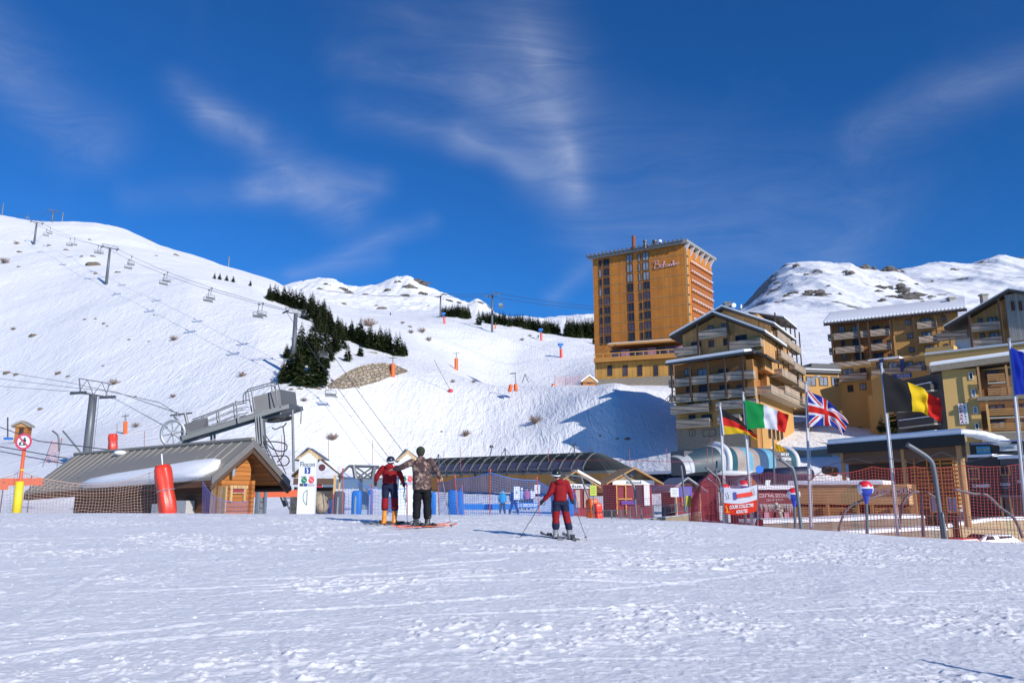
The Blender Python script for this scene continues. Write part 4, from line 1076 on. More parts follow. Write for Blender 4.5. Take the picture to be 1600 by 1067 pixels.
def podium():
 Y = 186.0
 A = P(931, 597, Y+2); B = P(1075, 583, Y-6)
 root = empty('terrace_building', (A.x+8, A.y+3, Hs(A.x+8, A.y)-1)); tag(root, 'low orange terrace building with pink curtains at the foot of the tower', 'annex')
 f = frame_pts((A.x, A.y, 0), (B.x, B.y, 0)); W = math.hypot(B.x-A.x, B.y-A.y)
 if f.d.y > 0: f = frame_pts((A.x, A.y, 0), (B.x, B.y, 0), True)
 z0 = Hs(A.x, A.y)-3; _, h1 = f.pix(935, 569);
 MB().lbox(f, 0, W, -9, 0, z0, h1+.2).build('ground_floor', planks('ochre panel wall', (.52, .27, .06), (1, -.2, 0), 1.1, .06), root)
 _, ha = f.pix(1000, 552); _, hb = f.pix(1000, 563)
 MB().lbox(f, 0, W, -.1, 1.6, h1+.2, h1+1.3).build('terrace_band', planks('orange terrace boards', (.5, .23, .05), (0, 0, 1), .35, .08), root)
 MB().lbox(f, 3.4, W, -7, -1.5, h1+.2, h1+3.6).build('upper_floor', M('terrace room', (.30, .18, .08), .7, 0, .2, 1), root)
 MB().lbox(f, 3.2, W, -7.5, .3, h1+4.4, h1+4.9).build('roof', M('orange fascia', (.5, .24, .07), .7, 0, .1, 1), root)
 MB().lbox(f, 3.4, W-2, -7.3, -.2, h1+4.92, h1+5.15).build('roof_snow', SNOWM, root)
 for i in range(8):
  s = 4+i*(W-5)/8; MB().lbox(f, s, s+2.3, -1.48, -1.3, h1+1.2, h1+3.5).build('window', [GLASS_P, M('pink curtain', (.36, .18, .26), .6, 0, .3, 1.5), GLASS_D][i % 3], root)
 m = MB()
 for i in range(12): s = .3+i*(W-.6)/11; m.lbox(f, s, s+.16, 1.4, 1.55, h1+1.3, h1+2.2)
 m.lbox(f, 0, W, 1.38, 1.6, h1+2.15, h1+2.35); m.build('railing', M('orange rail', (.55, .27, .07), .7, 0, .1, 1), root)
 for x0 in (949, 973, 996, 1021, 1045): winpix(f, x0, 571, x0+8, 587, root, t=.15, mull=1)
 for s in (.5, 3): MB().prism([f.p(s+0, .5, h1+2.2), f.p(s+.3, .5, h1+2.2), f.p(s+5, .5, h1+4.6), f.p(s+4.7, .5, h1+4.6)], f.d*.3).build('brace', WOODBEAM, root) if s < 1 else None
 zz = Hs(A.x+10, A.y-1)
 MB().lbox(f, .5, W, .1, 1.2, z0-2, h1-4.0).build('stone_base', STONE, root)
podium()
def chalet():
 Y = 118.0
 A = P(1056, 640, Y+3); C = P(1181, 640, Y-6.5); D = P(1238, 640, Y+14)
 A.z = C.z = D.z = 0
 root = empty('chalet_block', (C.x-3, C.y+6, Hs(C.x, C.y)-2)); tag(root, 'big stepped wooden chalet with snowy gable roof and many balconies behind the flags', 'apartment block')
 f = frame_pts(A, C); W = (C-A).length
 if f.d.y > 0: f = frame_pts(A, C, True)
 r = frame_pts(C, D); WR = (D-C).length
 if r.d.x < 0: r = frame_pts(C, D, True)
 f.d = -r.s
 hp = lambda px, py: f.pix(px, py)
 z0 = min(Hs(A.x, A.y), Hs(C.x, C.y))-2
 hl = hp(1175, 561)[1]
 hm = hp(1110, 603)[1]
 MB().lbox(f, 0, W-1.2, -8, -.02, z0, hp(1110, 622)[1]).build('lower_wall', OCHRE, root)
 MB().lbox(f, 0.0, W-1.2, -8, -.03, hp(1110, 622)[1], hp(1110, 563)[1]).build('timber_wall', WOODX, root)
 MB().lbox(f, 1, W-.1, -WR+1, -8.02, z0, hp(1110, 563)[1]).build('side_wall', WOODV2, root)
 MB().lbox(f, W-1.18, W, -2.4, .1, z0+2, hp(1160, 563)[1]).build('corner_wall', planks('orange corner boards', (.48, .22, .06), (.8, .6, 0), .5, .06), root)
 MB().lbox(f, 0.1, W-1, .0, .08, z0, hp(1110, 668)[1]).build('stone_base', STONE, root)
 a, b = hp(1045, 572), hp(1177, 555)
 m = MB();
 q0 = [f.p(-1.0, 1.6, a[1]-.2), f.p(W+.6, 1.6, a[1]-.1), f.p(W+.6, -6, a[1]+1.3), f.p(-1.0, -6, a[1]+1.2)]
 m.hexa(q0, [p_+Vector((0, 0, .4)) for p_ in q0]); m.build('lower_roof', ROOFD, root)
 q1 = [p_+Vector((0, 0, .41)) for p_ in q0]; q1[0] += f.s*.1; q1[1] -= f.s*1.4; q1[2] -= f.s*1.4
 rings = []
 for k_, h_ in ((1, 0), (1.0, .28), (.97, .42)):
  c = sum(q1, Vector())/4; rings.append([c+(p_-c)*k_+Vector((0, 0, h_)) for p_ in q1])
 MB().loft(rings).build('roof_snow', SNOWM, root)
 rows_t = [(547, 0), (575, 0)]
 def brow(pyl, x0, x1, dep=1.4, **k):
  s0, h = hp(x0, pyl); s1, _ = hp(x1, pyl); h = hp((x0+x1)/2, pyl)[1]
  return balcony(f, s0, s1, h, dep, root, **k)
 for (py, xs) in ((598, [(1049, 1056), (1057.5, 1082), (1085, 1110), (1112, 1137), (1139.5, 1165), (1167, 1182)]),
      (624, [(1051, 1058), (1060, 1084), (1087, 1112), (1114, 1139), (1141.5, 1166), (1169, 1184)])):
  hbase = hp(1110, py-0)[1]
  for i, (x0, x1) in enumerate(xs):
   s0 = hp(x0, py)[0]; s1 = hp(x1, py)[0]; balcony(f, s0, s1, hbase, 1.35, root)
 for (py, x0, x1) in ((644, 1052, 1111), (637, 1122, 1186), (666, 1061, 1113), (660, 1125, 1160)):
  hbase = hp((x0+x1)/2, py)[1]; balcony(f, hp(x0, py)[0], hp(x1, py)[0], hbase, 1.3, root)
 for py, xs in ((577, [(1069, 1080), (1090, 1106), (1122, 1138), (1149, 1158)]), (602, [(1072, 1082), (1092, 1109), (1124, 1139), (1151, 1161)]),
     (625, [(1074, 1084), (1094, 1111), (1125, 1142), (1153, 1162)]), (648, [(1076, 1087), (1096, 1113), (1130, 1145), (1155, 1163)]),
     (671, [(1077, 1087), (1098, 1119)])):
  for x0, x1 in xs: winpix(f, x0, py, x1, py+10 if py > 600 else py+9, root, t=.09)
 for px in (1055, 1083.5, 1111, 1138, 1166):
  s, _ = hp(px, 600); MB().lbox(f, s-.12, s+.12, 1.36, 1.56, hp(px, 622)[1], a[1]+.0).build('post', WOODBEAM_D, root)
 f2 = Frame(f.p(0, -4.0, 0), f.s); f2.d = -r.s
 up = lambda px, py: f2.pix(px, py)
 ridge = up(1118, 491); le = up(1052, 528); re_ = up(1200, 521)
 hb = up(1110, 558)[1]-3
 sL = up(1067, 540)[0]; sR = up(1193, 540)[0]
 def roofh(s):
  return le[1]+(ridge[1]-le[1])*(s-le[0])/(ridge[0]-le[0]) if s < ridge[0] else ridge[1]+(re_[1]-ridge[1])*(s-ridge[0])/(re_[0]-ridge[0])
 poly = [f2.p(sL, 0, hb), f2.p(sR, 0, hb), f2.p(sR, 0, roofh(sR)-.4), f2.p(ridge[0], 0, ridge[1]-.4), f2.p(sL, 0, roofh(sL)-.4)]
 MB().prism(poly, -f.d*12).build('upper_wall', WOODV, root)
 def gable_roof(L_, R_, T_, d0, d1, th, fr, sn):
  m = MB(); s = MB()
  for a_, b_ in ((T_, L_), (T_, R_)):
   q = [fr.p(a_[0], d0, a_[1]), fr.p(b_[0], d0, b_[1]), fr.p(b_[0], d1, b_[1]), fr.p(a_[0], d1, a_[1])]
   m.hexa([p_-Vector((0, 0, th)) for p_ in q], q)
   s.hexa([p_+Vector((0, 0, .01)) for p_ in q], [p_+Vector((0, 0, sn)) for p_ in q])
  m.build('roof', ROOFD, root); s.build('roof_snow', SNOWM, root)
 gable_roof(le, re_, ridge, 1.8, -12.5, .35, f2, .32)
 f3 = Frame(f.p(0, -10.0, 0), f.s); f3.d = -r.s
 u3 = lambda px, py: f3.pix(px, py)
 rid3 = u3(1131, 481); le3 = u3(1090, 505); re3 = u3(1213, 508)
 gable_roof(le3, re3, rid3, 1.2, -14, .35, f3, .28)
 s3R = u3(1205, 520)[0]; rh = lambda s: rid3[1]+(re3[1]-rid3[1])*(s-rid3[0])/(re3[0]-rid3[0])
 MB().prism([f3.p(rid3[0]-2, 0, hb), f3.p(s3R, 0, hb), f3.p(s3R, 0, rh(s3R)-.4), f3.p(rid3[0], 0, rid3[1]-.4), f3.p(rid3[0]-2, 0, rid3[1]-1.4)], -f.d*12).build('rear_gable', WOODV, root)
 for (x0, y0, x1, y1) in ((1106, 509, 1115, 518), (1127, 506, 1136, 514), (1080, 535, 1096, 543), (1107, 532, 1116, 542), (1130, 529, 1140, 539), (1149, 525, 1167, 535)):
  winpix(f2, x0, y0, x1, y1, root, t=.1)
 for (x0, x1, py) in ((1096, 1140, 527), (1059, 1097, 554), (1143, 1193, 544)):
  h = up((x0+x1)/2, py)[1]; balcony(f2, up(x0, py)[0], up(x1, py)[0], h, 1.5, root)
 for px in (1095, 1142):
  s = up(px, 530)[0]; MB().lbox(f2, s-.15, s+.15, 1.3, 1.6, hb+2, roofh(s)-.4).build('post', WOODBEAM_D, root)
 g = Frame(r.p(0, 0, 0), r.s); g.d = f.s.copy()
 rp = lambda px, py: g.pix(px, py)
 zt = rp(1215, 520)[1]; ze = rp(1243, 524)[1]; sa_ = rp(1211, 503)[0]
 MB().lbox(g, rp(1200, 541)[0], WR-1, -4, -1.4, z0+.1, ze).build('wing_wall', WOODV2, root); MB().lbox(g, 5, rp(1200, 541)[0]-.01, -4, -1.45, z0+.1, rp(1192, 545)[1]).build('wing_wall', WOODV2, root)
 MB().lbox(g, 2.5, WR, -7, .1, z0, rp(1210, 622)[1]).build('wing_base', OCHRE, root)
 hs = [rp(1222, y)[1] for y in (541, 569, 597, 622)]
 e0 = rp(1203, 541)[0]; e1 = rp(1240, 541)[0]
 for i, h in enumerate(hs):
  balcony(g, max(e0-1.5*(i > 1), .4), min(e0+(e1-e0)*.5, WR), h, 1.5+.3*i, root); balcony(g, e0+(e1-e0)*.52, e1+.4*i, h-.5*(i > 0), 1.3+.5*i, root)
  for j in range(4):
   s = e0+(e1-e0)*(.1+j*.24); window(g, s, s+1.3, h+.1, h+1.7, root, d=-1.58, t=.08)
 for j in range(6):
  s = e0+(e1-e0)*j/5; MB().lbox(g, s-.1, s+.1, 1.1, 1.3, hs[2], ze).build('post', WOODBEAM_D, root)
 q = [g.p(sa_-.5, 1.7, ze), g.p(WR+1, 1.7, ze), g.p(WR+1, -4.5, ze+2.0), g.p(sa_-.5, -4.5, ze+2.0)]
 MB().hexa([p_-Vector((0, 0, .3)) for p_ in q], q).build('side_roof', ROOFD, root)
 MB().hexa([p_+Vector((0, 0, .01)) for p_ in q], [p_+Vector((0, 0, .22)) for p_ in q]).build('side_roof_snow', SNOWM, root)
 for j in range(4): window(g, 6+j*2.6, 7.4+j*2.6, z0+5.2, z0+7.2, root, d=.1, mat=GLASS_D)
 h = rp(1222, 650)[1]; balcony(g, 1.5, WR, rp(1215, 627)[1], 2.2, root)
 zp = rp(1193, 566)[1]; q = [g.p(.2, 2.2, zp), g.p(8.5, 2.2, zp), g.p(8.5, -.1, zp+.9), g.p(.2, -.1, zp+.9)]
 MB().hexa([p_-Vector((0, 0, .3)) for p_ in q], q).build('pent_roof', ROOFD, root)
 q = P(1146.5, 477, 126); MB().ell(tuple(q), (.42, .16, .42), 12, 6).build('dish', WHITEP, root)
 q = P(1158, 479, 128); MB().ell(tuple(q), (.18, .16, .4), 12, 6).build('dish', WHITEP, root)
 MB().tube([P(1137, 484, 126), P(1138, 470, 126)], .05, 4).tube([P(1136, 471, 126), P(1150, 469, 126)], .04, 4).tube([P(1146, 484, 126), P(1146, 478, 126)], .05, 4).build('antenna', STEEL, root)
 MB().box(tuple(P(1136, 478, 127)), (1.2, 1, 1.2)).build('chimney', STEEL_D, root)
 m = MB(); a_ = P(1054, 610, 117); b_ = P(1040, 624, 117)
 m.tube([a_, b_], .06, 4).tube([P(1054, 618, 117), P(1040, 632, 117)], .1, 4)
 for k in range(6): t = k/5; m.tube([a_.lerp(b_, t), P(1054, 618, 117).lerp(P(1040, 632, 117), t)], .04, 4)
 m.build('stair', STEEL_D, root)
chalet()
def link():
 A = P(1238, 600, 136); B = P(1312, 600, 138); A.z = B.z = 0
 f = frame_pts(A, B); W = (B-A).length
 if f.d.y > 0: f = frame_pts(A, B, True)
 root = empty('link_building', (A.x+4, A.y+3, Hs(A.x, A.y)-1)); tag(root, 'low flat roofed link building with a band of windows between chalet and long block', 'building')
 h = lambda py: f.pix(1275, py)[1]
 MB().lbox(f, 0, W, -9, 0, h(640), h(582)).build('wall', OCHRE, root)
 MB().lbox(f, -1, W, -9.5, .6, h(583), h(574)).build('roof', M('blue black roof', (.05, .06, .08), .5, 0, .2, 1), root)
 MB().lbox(f, 4, W-.3, -9, .2, h(574), h(568)).build('upper_roof', M('slate roof', (.06, .065, .075), .5, 0, .2, 1), root)
 MB().lbox(f, 1, W, .2, .7, h(578.5), h(577)).build('snow_strip', SNOWM, root)
 for x0, x1 in ((1241, 1256), (1259, 1275), (1279, 1294), (1298, 1309)): winpix(f, x0, 588, x1, 603, root, t=.12, mat=GLASS_B)
link()
def longblock():
 A = P(1301, 560, 148); B = P(1480, 560, 138); A.z = B.z = 0
 f = frame_pts(A, B); W = (B-A).length
 if f.d.y > 0: f = frame_pts(A, B, True)
 root = empty('long_apartment_block', (A.x+10, A.y+5, Hs(A.x, A.y)-2)); tag(root, 'long ochre and wood apartment block under a thick smooth snow roof', 'apartment block')
 hp = f.pix
 z0 = Hs(A.x, A.y)-6
 ze = hp(1293, 508)[1]; top = ze-.1
 MB().lbox(f, .4, W+2.5, -11, 0, z0, top).build('wall', OCHRE, root)
 s_w = hp(1397, 540)[0]; s_w2 = hp(1434, 540)[0]; ht = hp(1350, 566)[1]
 MB().lbox(f, .2, s_w, -.3, .12, ht, top).build('timber_wall', WOODX, root)
 MB().lbox(f, s_w+.1, W-.1, -.3, .08, hp(1420, 521)[1], top).build('timber_top', WOODV2, root)
 MB().lbox(f, s_w2, W, -.3, .06, ht, hp(1450, 521)[1]).build('shade_wall', M('ochre render toned for shade', (.48, .29, .09), .85, 0, .1, 1), root)  # darker copy of the ochre render, shade put into its colour
 a = hp(1293, 508); b = hp(1525, 477)
 s1 = W+4
 e0 = f.p(a[0]-.5, 1.6, ze); e1 = f.p(s1, 1.6, ze)
 bk = -f.d*11+Vector((0, 0, 4.2))
 q = [e0, e1, e1+bk, e0+bk+f.s*1.0]
 MB().hexa([p_-Vector((0, 0, .45)) for p_ in q], q).build('roof', ROOFD, root)
 n = 40; rings = []
 prof = [(0, 0.02), (-.12, .25), (.05, .55), (.5, .68), (10.2, .62+4.2*10.2/11), (10.6, .1+4.2*10.6/11)]
 for i in range(n*4+1):
  t = i/(n*4); e = e0.lerp(e1, t); w = .10*abs(math.sin(i*math.pi/4))
  rings.append([e-f.d*(d_-(w if j < 3 else 0))+Vector((0, 0, h_)) for j, (d_, h_) in enumerate(prof)])
 MB().loft(rings).build('roof_snow', SNOWM, root, True)
 m = MB()
 for i in range(44): t = (i+.5)/44; e = e0.lerp(e1, t); m.box(tuple(e-f.d*-.02-Vector((0, 0, .18))), (.28, .3, .3), Matrix.Rotation(math.atan2(f.s.y, f.s.x), 3, 'Z'))
 m.build('rafter_end', WOODBEAM_D, root)
 def row(y_at, px):  # floor line height is constant in the world
  return hp(1350, y_at)[1]
 for (y, xs) in ((527, [(1295, 1302), (1304, 1344), (1346, 1359), (1361, 1391)]), (549, [(1297, 1304), (1307, 1350), (1363, 1394)])):
  h = row(y, 0)
  for x0, x1 in xs: balcony(f, hp(x0, y)[0], hp(x1, y)[0], h, 1.3, root, mat=GREYW)
 h = row(572, 0); balcony(f, hp(1299, 572)[0], hp(1470, 560)[0], h-.2, 1.8, root)
 for y0, xs in ((510, [(1310, 1320), (1331, 1342), (1362, 1375), (1383, 1392)]), (531, [(1314, 1321), (1332, 1345), (1364, 1380), (1388, 1396)]), (552, [(1316, 1323), (1335, 1351), (1365, 1382), (1390, 1398)])):
  for x0, x1 in xs: winpix(f, x0, y0, x1, y0+10, root, t=.1, mat=rnd.choice([GLASS_D, GLASS_D, GLASS_B]), d=.13)
 for (x0, y0, x1, y1) in ((1414, 500, 1424, 508), (1437, 498, 1455, 506), (1471, 494, 1478, 503), (1417, 521, 1427, 529), (1440, 519, 1457, 528), (1474, 516, 1481, 525), (1420, 543, 1429, 550), (1445, 540, 1460, 548), (1476, 537, 1483, 545)):
  winpix(f, x0, y0, x1, y1, root, t=.1, mat=GLASS_B, d=.09)
 for x0, x1, y in ((1434, 1465, 513), (1437, 1469, 535)): balcony(f, hp(x0, y)[0], hp(x1, y)[0], hp((x0+x1)/2, y)[1], 1.4, root)
 for px in (1302, 1345, 1360, 1395, 1432, 1466, 1485):
  s = hp(px, 540)[0]; MB().lbox(f, s-.12, s+.12, 1.4, 1.6, ht+.3, ze).build('post', WOODBEAM_D, root)
 A2 = P(1312, 600, 138); B2 = P(1363, 600, 134); A2.z = B2.z = 0; g = frame_pts(A2, B2); W2 = (B2-A2).length
 if g.d.y > 0: g = frame_pts(A2, B2, True)
 MB().lbox(g, 0, W2, -8, 0, z0-4, g.pix(1335, 571)[1]).build('lower_volume', OCHRE, root)
 for (x0, y0, x1, y1) in ((1317, 577, 1335, 588), (1343, 575, 1354, 585), (1324, 602, 1334, 612), (1343, 599, 1354, 609)): winpix(g, x0, y0, x1, y1, root, t=.1)
 balcony(g, g.pix(1315, 594)[0], g.pix(1358, 594)[0], g.pix(1336, 594)[1], 1.1, root)
 A3 = P(1362, 600, 130); B3 = P(1450, 600, 124); A3.z = B3.z = 0; g = frame_pts(A3, B3); W3 = (B3-A3).length
 if g.d.y > 0: g = frame_pts(A3, B3, True)
 t3 = g.pix(1400, 583)[1]
 MB().lbox(g, 0, W3, -7, 0, z0-6, t3).build('terrace_volume', OCHRE, root)
 MB().lbox(g, 0, W3, -5, -.4, t3, g.pix(1400, 560)[1]).build('terrace_room', OCHRE, root)
 MB().lbox(g, -.2, W3*.55, -4.6, .1, g.pix(1400, 560)[1]+.01, g.pix(1400, 560)[1]+.35).build('roof_snow', SNOWM, root)
 for x0, x1 in ((1368, 1374), (1387, 1405), (1411, 1427), (1429, 1446)): winpix(g, x0, 566, x1, 579, root, t=.1, mat=GLASS_B, d=-.38)
 MB().lbox(g, .1, W3*.92, -.05, .02, t3, t3+.95).build('terrace_railing', GREYW, root)
 bn = MB().lbox(g, g.pix(1393, 590)[0], g.pix(1425, 590)[0], .05, .1, g.pix(1409, 591)[1], g.pix(1409, 584)[1]).build('blue_banner', M('blue banner', (.02, .06, .30), .5, 0, .05, 1), root)
 s, h = g.pix(1412, 587.5); text_mesh('RESTAURANT', g.p(s, .11, h+.18), g.s, (0, 0, 1), .28, 2.0, WHITEP, bn); text_mesh('LE BISTROT', g.p(s, .11, h-.2), g.s, (0, 0, 1), .28, 2.0, WHITEP, bn)
 for px in (1377, 1409):
  s, h = g.pix(px, 569); MB().prism([g.p(s-.2, .3, h-1.4), g.p(s-.2, .3, h+.8), g.p(s+.5, .3, h+.9), g.p(s+.6, .3, h-.5), g.p(s, .3, h-1.4)], g.d*.03).build('sail_flag', M('navy sail flag', (.03, .05, .16), .6, 0, .3, 3), root)
 for px, py in ((1486, 470), (1537, 465)): q = P(px, py, 142); MB().box(tuple(q-Vector((0, 0, .5))), (1.0, 1, 1.6)).box(tuple(q+Vector((0, 0, .5))), (1.4, 1.3, .3)).build('chimney', CONC, root)
 q = P(1371, 650, 131); MB().tube([Vector((q.x, q.y, z0-6)), Vector((q.x, q.y, P(1371, 618, 131).z))], 1.3, 16).build('buttress', OCHRE, root)
longblock()
def gable_right():
 Y = 112
 A = P(1483, 520, 117); B = P(1640, 520, 108); A.z = B.z = 0
 f = frame_pts(A, B); W = (B-A).length
 if f.d.y > 0: f = frame_pts(A, B, True)
 hp = f.pix; rid = hp(1580, 455); le = hp(1480, 513); re_ = (rid[0]*2-le[0]+2, le[1])
 root = empty('gabled_chalet', (B.x-6, B.y+6, 12)); tag(root, 'wooden chalet with steep snowy gable and pale boarded tower at the right edge', 'chalet')
 hb = hp(1540, 560)[1]
 rh = lambda s: le[1]+(rid[1]-le[1])*(s-le[0])/(rid[0]-le[0]) if s < rid[0] else rid[1]-(s-rid[0])*(rid[1]-le[1])/(rid[0]-le[0])
 sl = hp(1515, 520)[0]; sr = re_[0]-2
 MB().prism([f.p(sl, 0, hb), f.p(sr, 0, hb), f.p(sr, 0, rh(sr)-.5), f.p(rid[0], 0, rid[1]-.5), f.p(sl, 0, rh(sl)-.5)], -f.d*9).build('gable_wall', WOODV2, root)
 m = MB(); sn = MB()
 for b_ in (le, re_):
  q = [f.p(rid[0], 1.8, rid[1]), f.p(b_[0], 1.8, b_[1]), f.p(b_[0], -9, b_[1]), f.p(rid[0], -9, rid[1])]
  m.hexa([p_-Vector((0, 0, .4)) for p_ in q], q); sn.hexa([p_+Vector((0, 0, .01)) for p_ in q], [p_+Vector((0, 0, .18)) for p_ in q])
 m.build('roof', ROOFD, root); sn.build('roof_snow', SNOWM, root)
 s0 = hp(1577, 500)[0]; s1 = hp(1598, 500)[0]
 MB().lbox(f, s0, s1+1.5, 0, 1.1, hp(1580, 535)[1], hp(1580, 462)[1]).build('pale_tower', planks('pale weathered boards', (.42, .38, .33), f.s, .3, .1, grain=(3, 3, .4)), root)
 winpix(f, 1582, 473, 1589, 487, root, t=.1, d=1.12, mat=M('red shutter', (.22, .05, .03), .6, 0, .1, 2), mull=0)
 winpix(f, 1594, 473, 1601, 487, root, t=.1, d=1.12, mat=M('red shutter', (.22, .05, .03), .6, 0, .1, 2), mull=0)
 for (x0, y0, x1, y1) in ((1528, 498, 1536, 507), (1543, 497, 1559, 506), (1531, 521, 1539, 530), (1546, 520, 1562, 529)): winpix(f, x0, y0, x1, y1, root, t=.1, mat=GLASS_B)
 for x0, x1, y in ((1522, 1568, 516), (1524, 1572, 540)): balcony(f, hp(x0, y)[0], hp(x1, y)[0], hp((x0+x1)/2, y)[1], 1.4, root)
 for px in (1521, 1570): s = hp(px, 520)[0]; MB().lbox(f, s-.14, s+.14, 1.45, 1.7, hb, rh(s)-.4).build('post', WOODBEAM_D, root)
 MB().lbox(f, sl-2.2, sl, -6, -.3, hb, hp(1510, 520)[1]).build('side_wall', WHITEP, root)
 balcony(f, sl-4.5, sl-.2, hp(1500, 528)[1], .6, root)
 t = hp(1560, 546)[1]
 MB().lbox(f, hp(1478, 560)[0]-2, W+6, -3, 3.5, hp(1520, 568)[1], hp(1520, 552)[1]).build('terrace', CREAM, root)
 MB().lbox(f, hp(1478, 560)[0]-2, W+6, -3, 3.6, hp(1520, 552)[1]+.01, hp(1520, 552)[1]+.3).build('terrace_snow', SNOWM, root)
 MB().lbox(f, hp(1495, 560)[0], W+6, -8, 1.6, z0r, hp(1520, 565)[1]).build('base_wall', CREAM, root)
 MB().lbox(f, hp(1478, 545)[0]-2, hp(1500, 545)[0], -3, 3.4, hp(1490, 560)[1], hp(1490, 545)[1]).build('terrace_block', CREAM, root)
z0r = 4.0
gable_right()
def yellow():
 A = P(1478, 640, 95); B = P(1640, 640, 90); A.z = B.z = 0
 f = frame_pts(A, B); W = (B-A).length
 if f.d.y > 0: f = frame_pts(A, B, True)
 hp = f.pix; g0 = Hs(A.x, A.y)-2
 root = empty('yellow_block', (A.x+5, A.y+4, g0)); tag(root, 'yellow rendered block with a vertical white sign and timber balconies at the right edge', 'apartment block')
 top = hp(1500, 577)[1]
 se = hp(1532, 640)[0]
 MB().lbox(f, 0, se, -8, 0, g0, top).build('wall', CREAM, root)
 MB().lbox(f, se, W, -9, -1.6, g0, top-.05).build('rear_wall', planks('brown rear cladding', (.26, .12, .05), (0, 0, 1), .2, .1), root)
 MB().lbox(f, se-.02, W, -1.6, 0, g0, hp(1545, 694)[1]).build('lower_wall', CREAM, root)
 q = [f.p(-1.2, 1.0, top+.0), f.p(W, 1.0, top+.9), f.p(W, -7, top+1.4), f.p(-1.2, -7, top+.4)]
 MB().hexa([p_-Vector((0, 0, .2)) for p_ in q], [p_+Vector((0, 0, .55)) for p_ in q]).build('roof', STONE, root)
 rings = []
 for k_, h_ in ((1, .56), (1.01, .85), (.97, 1.0)):
  c = sum(q, Vector())/4; rings.append([c+(p_-c)*k_+Vector((0, 0, h_)) for p_ in q])
 MB().loft(rings).build('roof_snow', SNOWM, root)
 L = Frame(f.p(0, 0, 0), (f.s.x*.0-.2, .98));
 if L.d.x > 0: L.d = -L.d
 MB().lbox(L, .02, 9, -3, -.0, g0, top-.2).build('shade_side', M('brown cladding toned for shade', (.10, .08, .07), .8, 0, .2, 1), root)  # shade of this side is put into the dark cladding colour
 BLKR = M('black railing', (.05, .045, .045), .7, 0, .2, 2)
 for y in (607, 633, 660, 683):
  h = f.pix(1478, y)[1]; o = balcony(L, 1, 7.5, h, 1.0, root, rail=.75, mat=BLKR); MB().lbox(L, 1, 7.3, .7, 1.06, h+.86, h+.96).build('ledge_snow', SNOWM, o)
 for (x0, y0, x1, y1) in ((1513, 582, 1521, 593), (1517, 608, 1525, 620), (1520, 635, 1528, 646), (1523, 661, 1530, 671)): winpix(f, x0, y0, x1, y1, root, t=.08, mull=0, fmat=WHITEP)
 a = hp(1496.5, 631); b = hp(1514, 662)
 sg = MB().lbox(f, a[0], b[0], .1, .22, b[1], a[1]).build('sign_board', WHITEP, root)
 RED = M('red letters', (.55, .02, .02), .5, 0, .05, 2)
 for i, ch in enumerate('ALPAKA'):
  text_mesh(ch, f.p(a[0]+(b[0]-a[0])*.30, .23, a[1]-(a[1]-b[1])*(.08+i*.165)), f.s, (0, 0, 1), .30, .34, RED, sg, bold=.03)
 for i, ch in enumerate("L'RESTO"):
  text_mesh(ch, f.p(a[0]+(b[0]-a[0])*.72, .23, a[1]-(a[1]-b[1])*(.06+i*.145)), f.s, (0, 0, 1), .22, .18, BLACK, sg)
 TIM = M('orange timber rail', (.50, .25, .08), .7, 0, .2, 2)
 for (x0, x1, y, sol) in ((1543, 1574, 598, False), (1544, 1590, 620, False), (1542, 1640, 651, False), (1545, 1640, 674, False)):
  h = hp((x0+x1)/2, y)[1]; balcony(f, hp(x0, y)[0], hp(x1, y)[0], h, .9, root, mat=TIM, solid=False)
 for (x0, y0, x1, y1) in ((1540, 577, 1563, 590), (1544, 603, 1567, 614), (1547, 630, 1573, 641), (1550, 656, 1575, 668), (1590, 628, 1610, 640), (1592, 654, 1612, 666)): winpix(f, x0, y0, x1, y1, root, t=.1, d=-1.55, mat=rnd.choice([GLASS_B, GLASS_P]))
 for (px, y0, y1) in ((1530, 575, 622), (1574, 572, 618), (1537, 624, 690), (1582, 624, 690)):
  s = hp(px, 600)[0]; MB().lbox(f, s-.12, s+.12, .75, .95, hp(px, y1)[1], hp(px, y0)[1]).build('post', CREAM if y0 > 600 else WOODBEAM, root)
 MB().lbox(f, se-.3, W, -.4, 1.3, hp(1560, 626)[1], hp(1560, 620)[1]).build('stone_ledge', STONE, root)
 MB().lbox(f, se-.3, W, -.2, 1.3, hp(1560, 694)[1], hp(1560, 678)[1]).build('stone_ledge', STONE, root)
 winpix(f, 1560, 681, 1586, 691, root, t=.08, d=.02, mat=M('dark red curtain', (.16, .02, .04), .7, 0, .5, 3))
yellow()
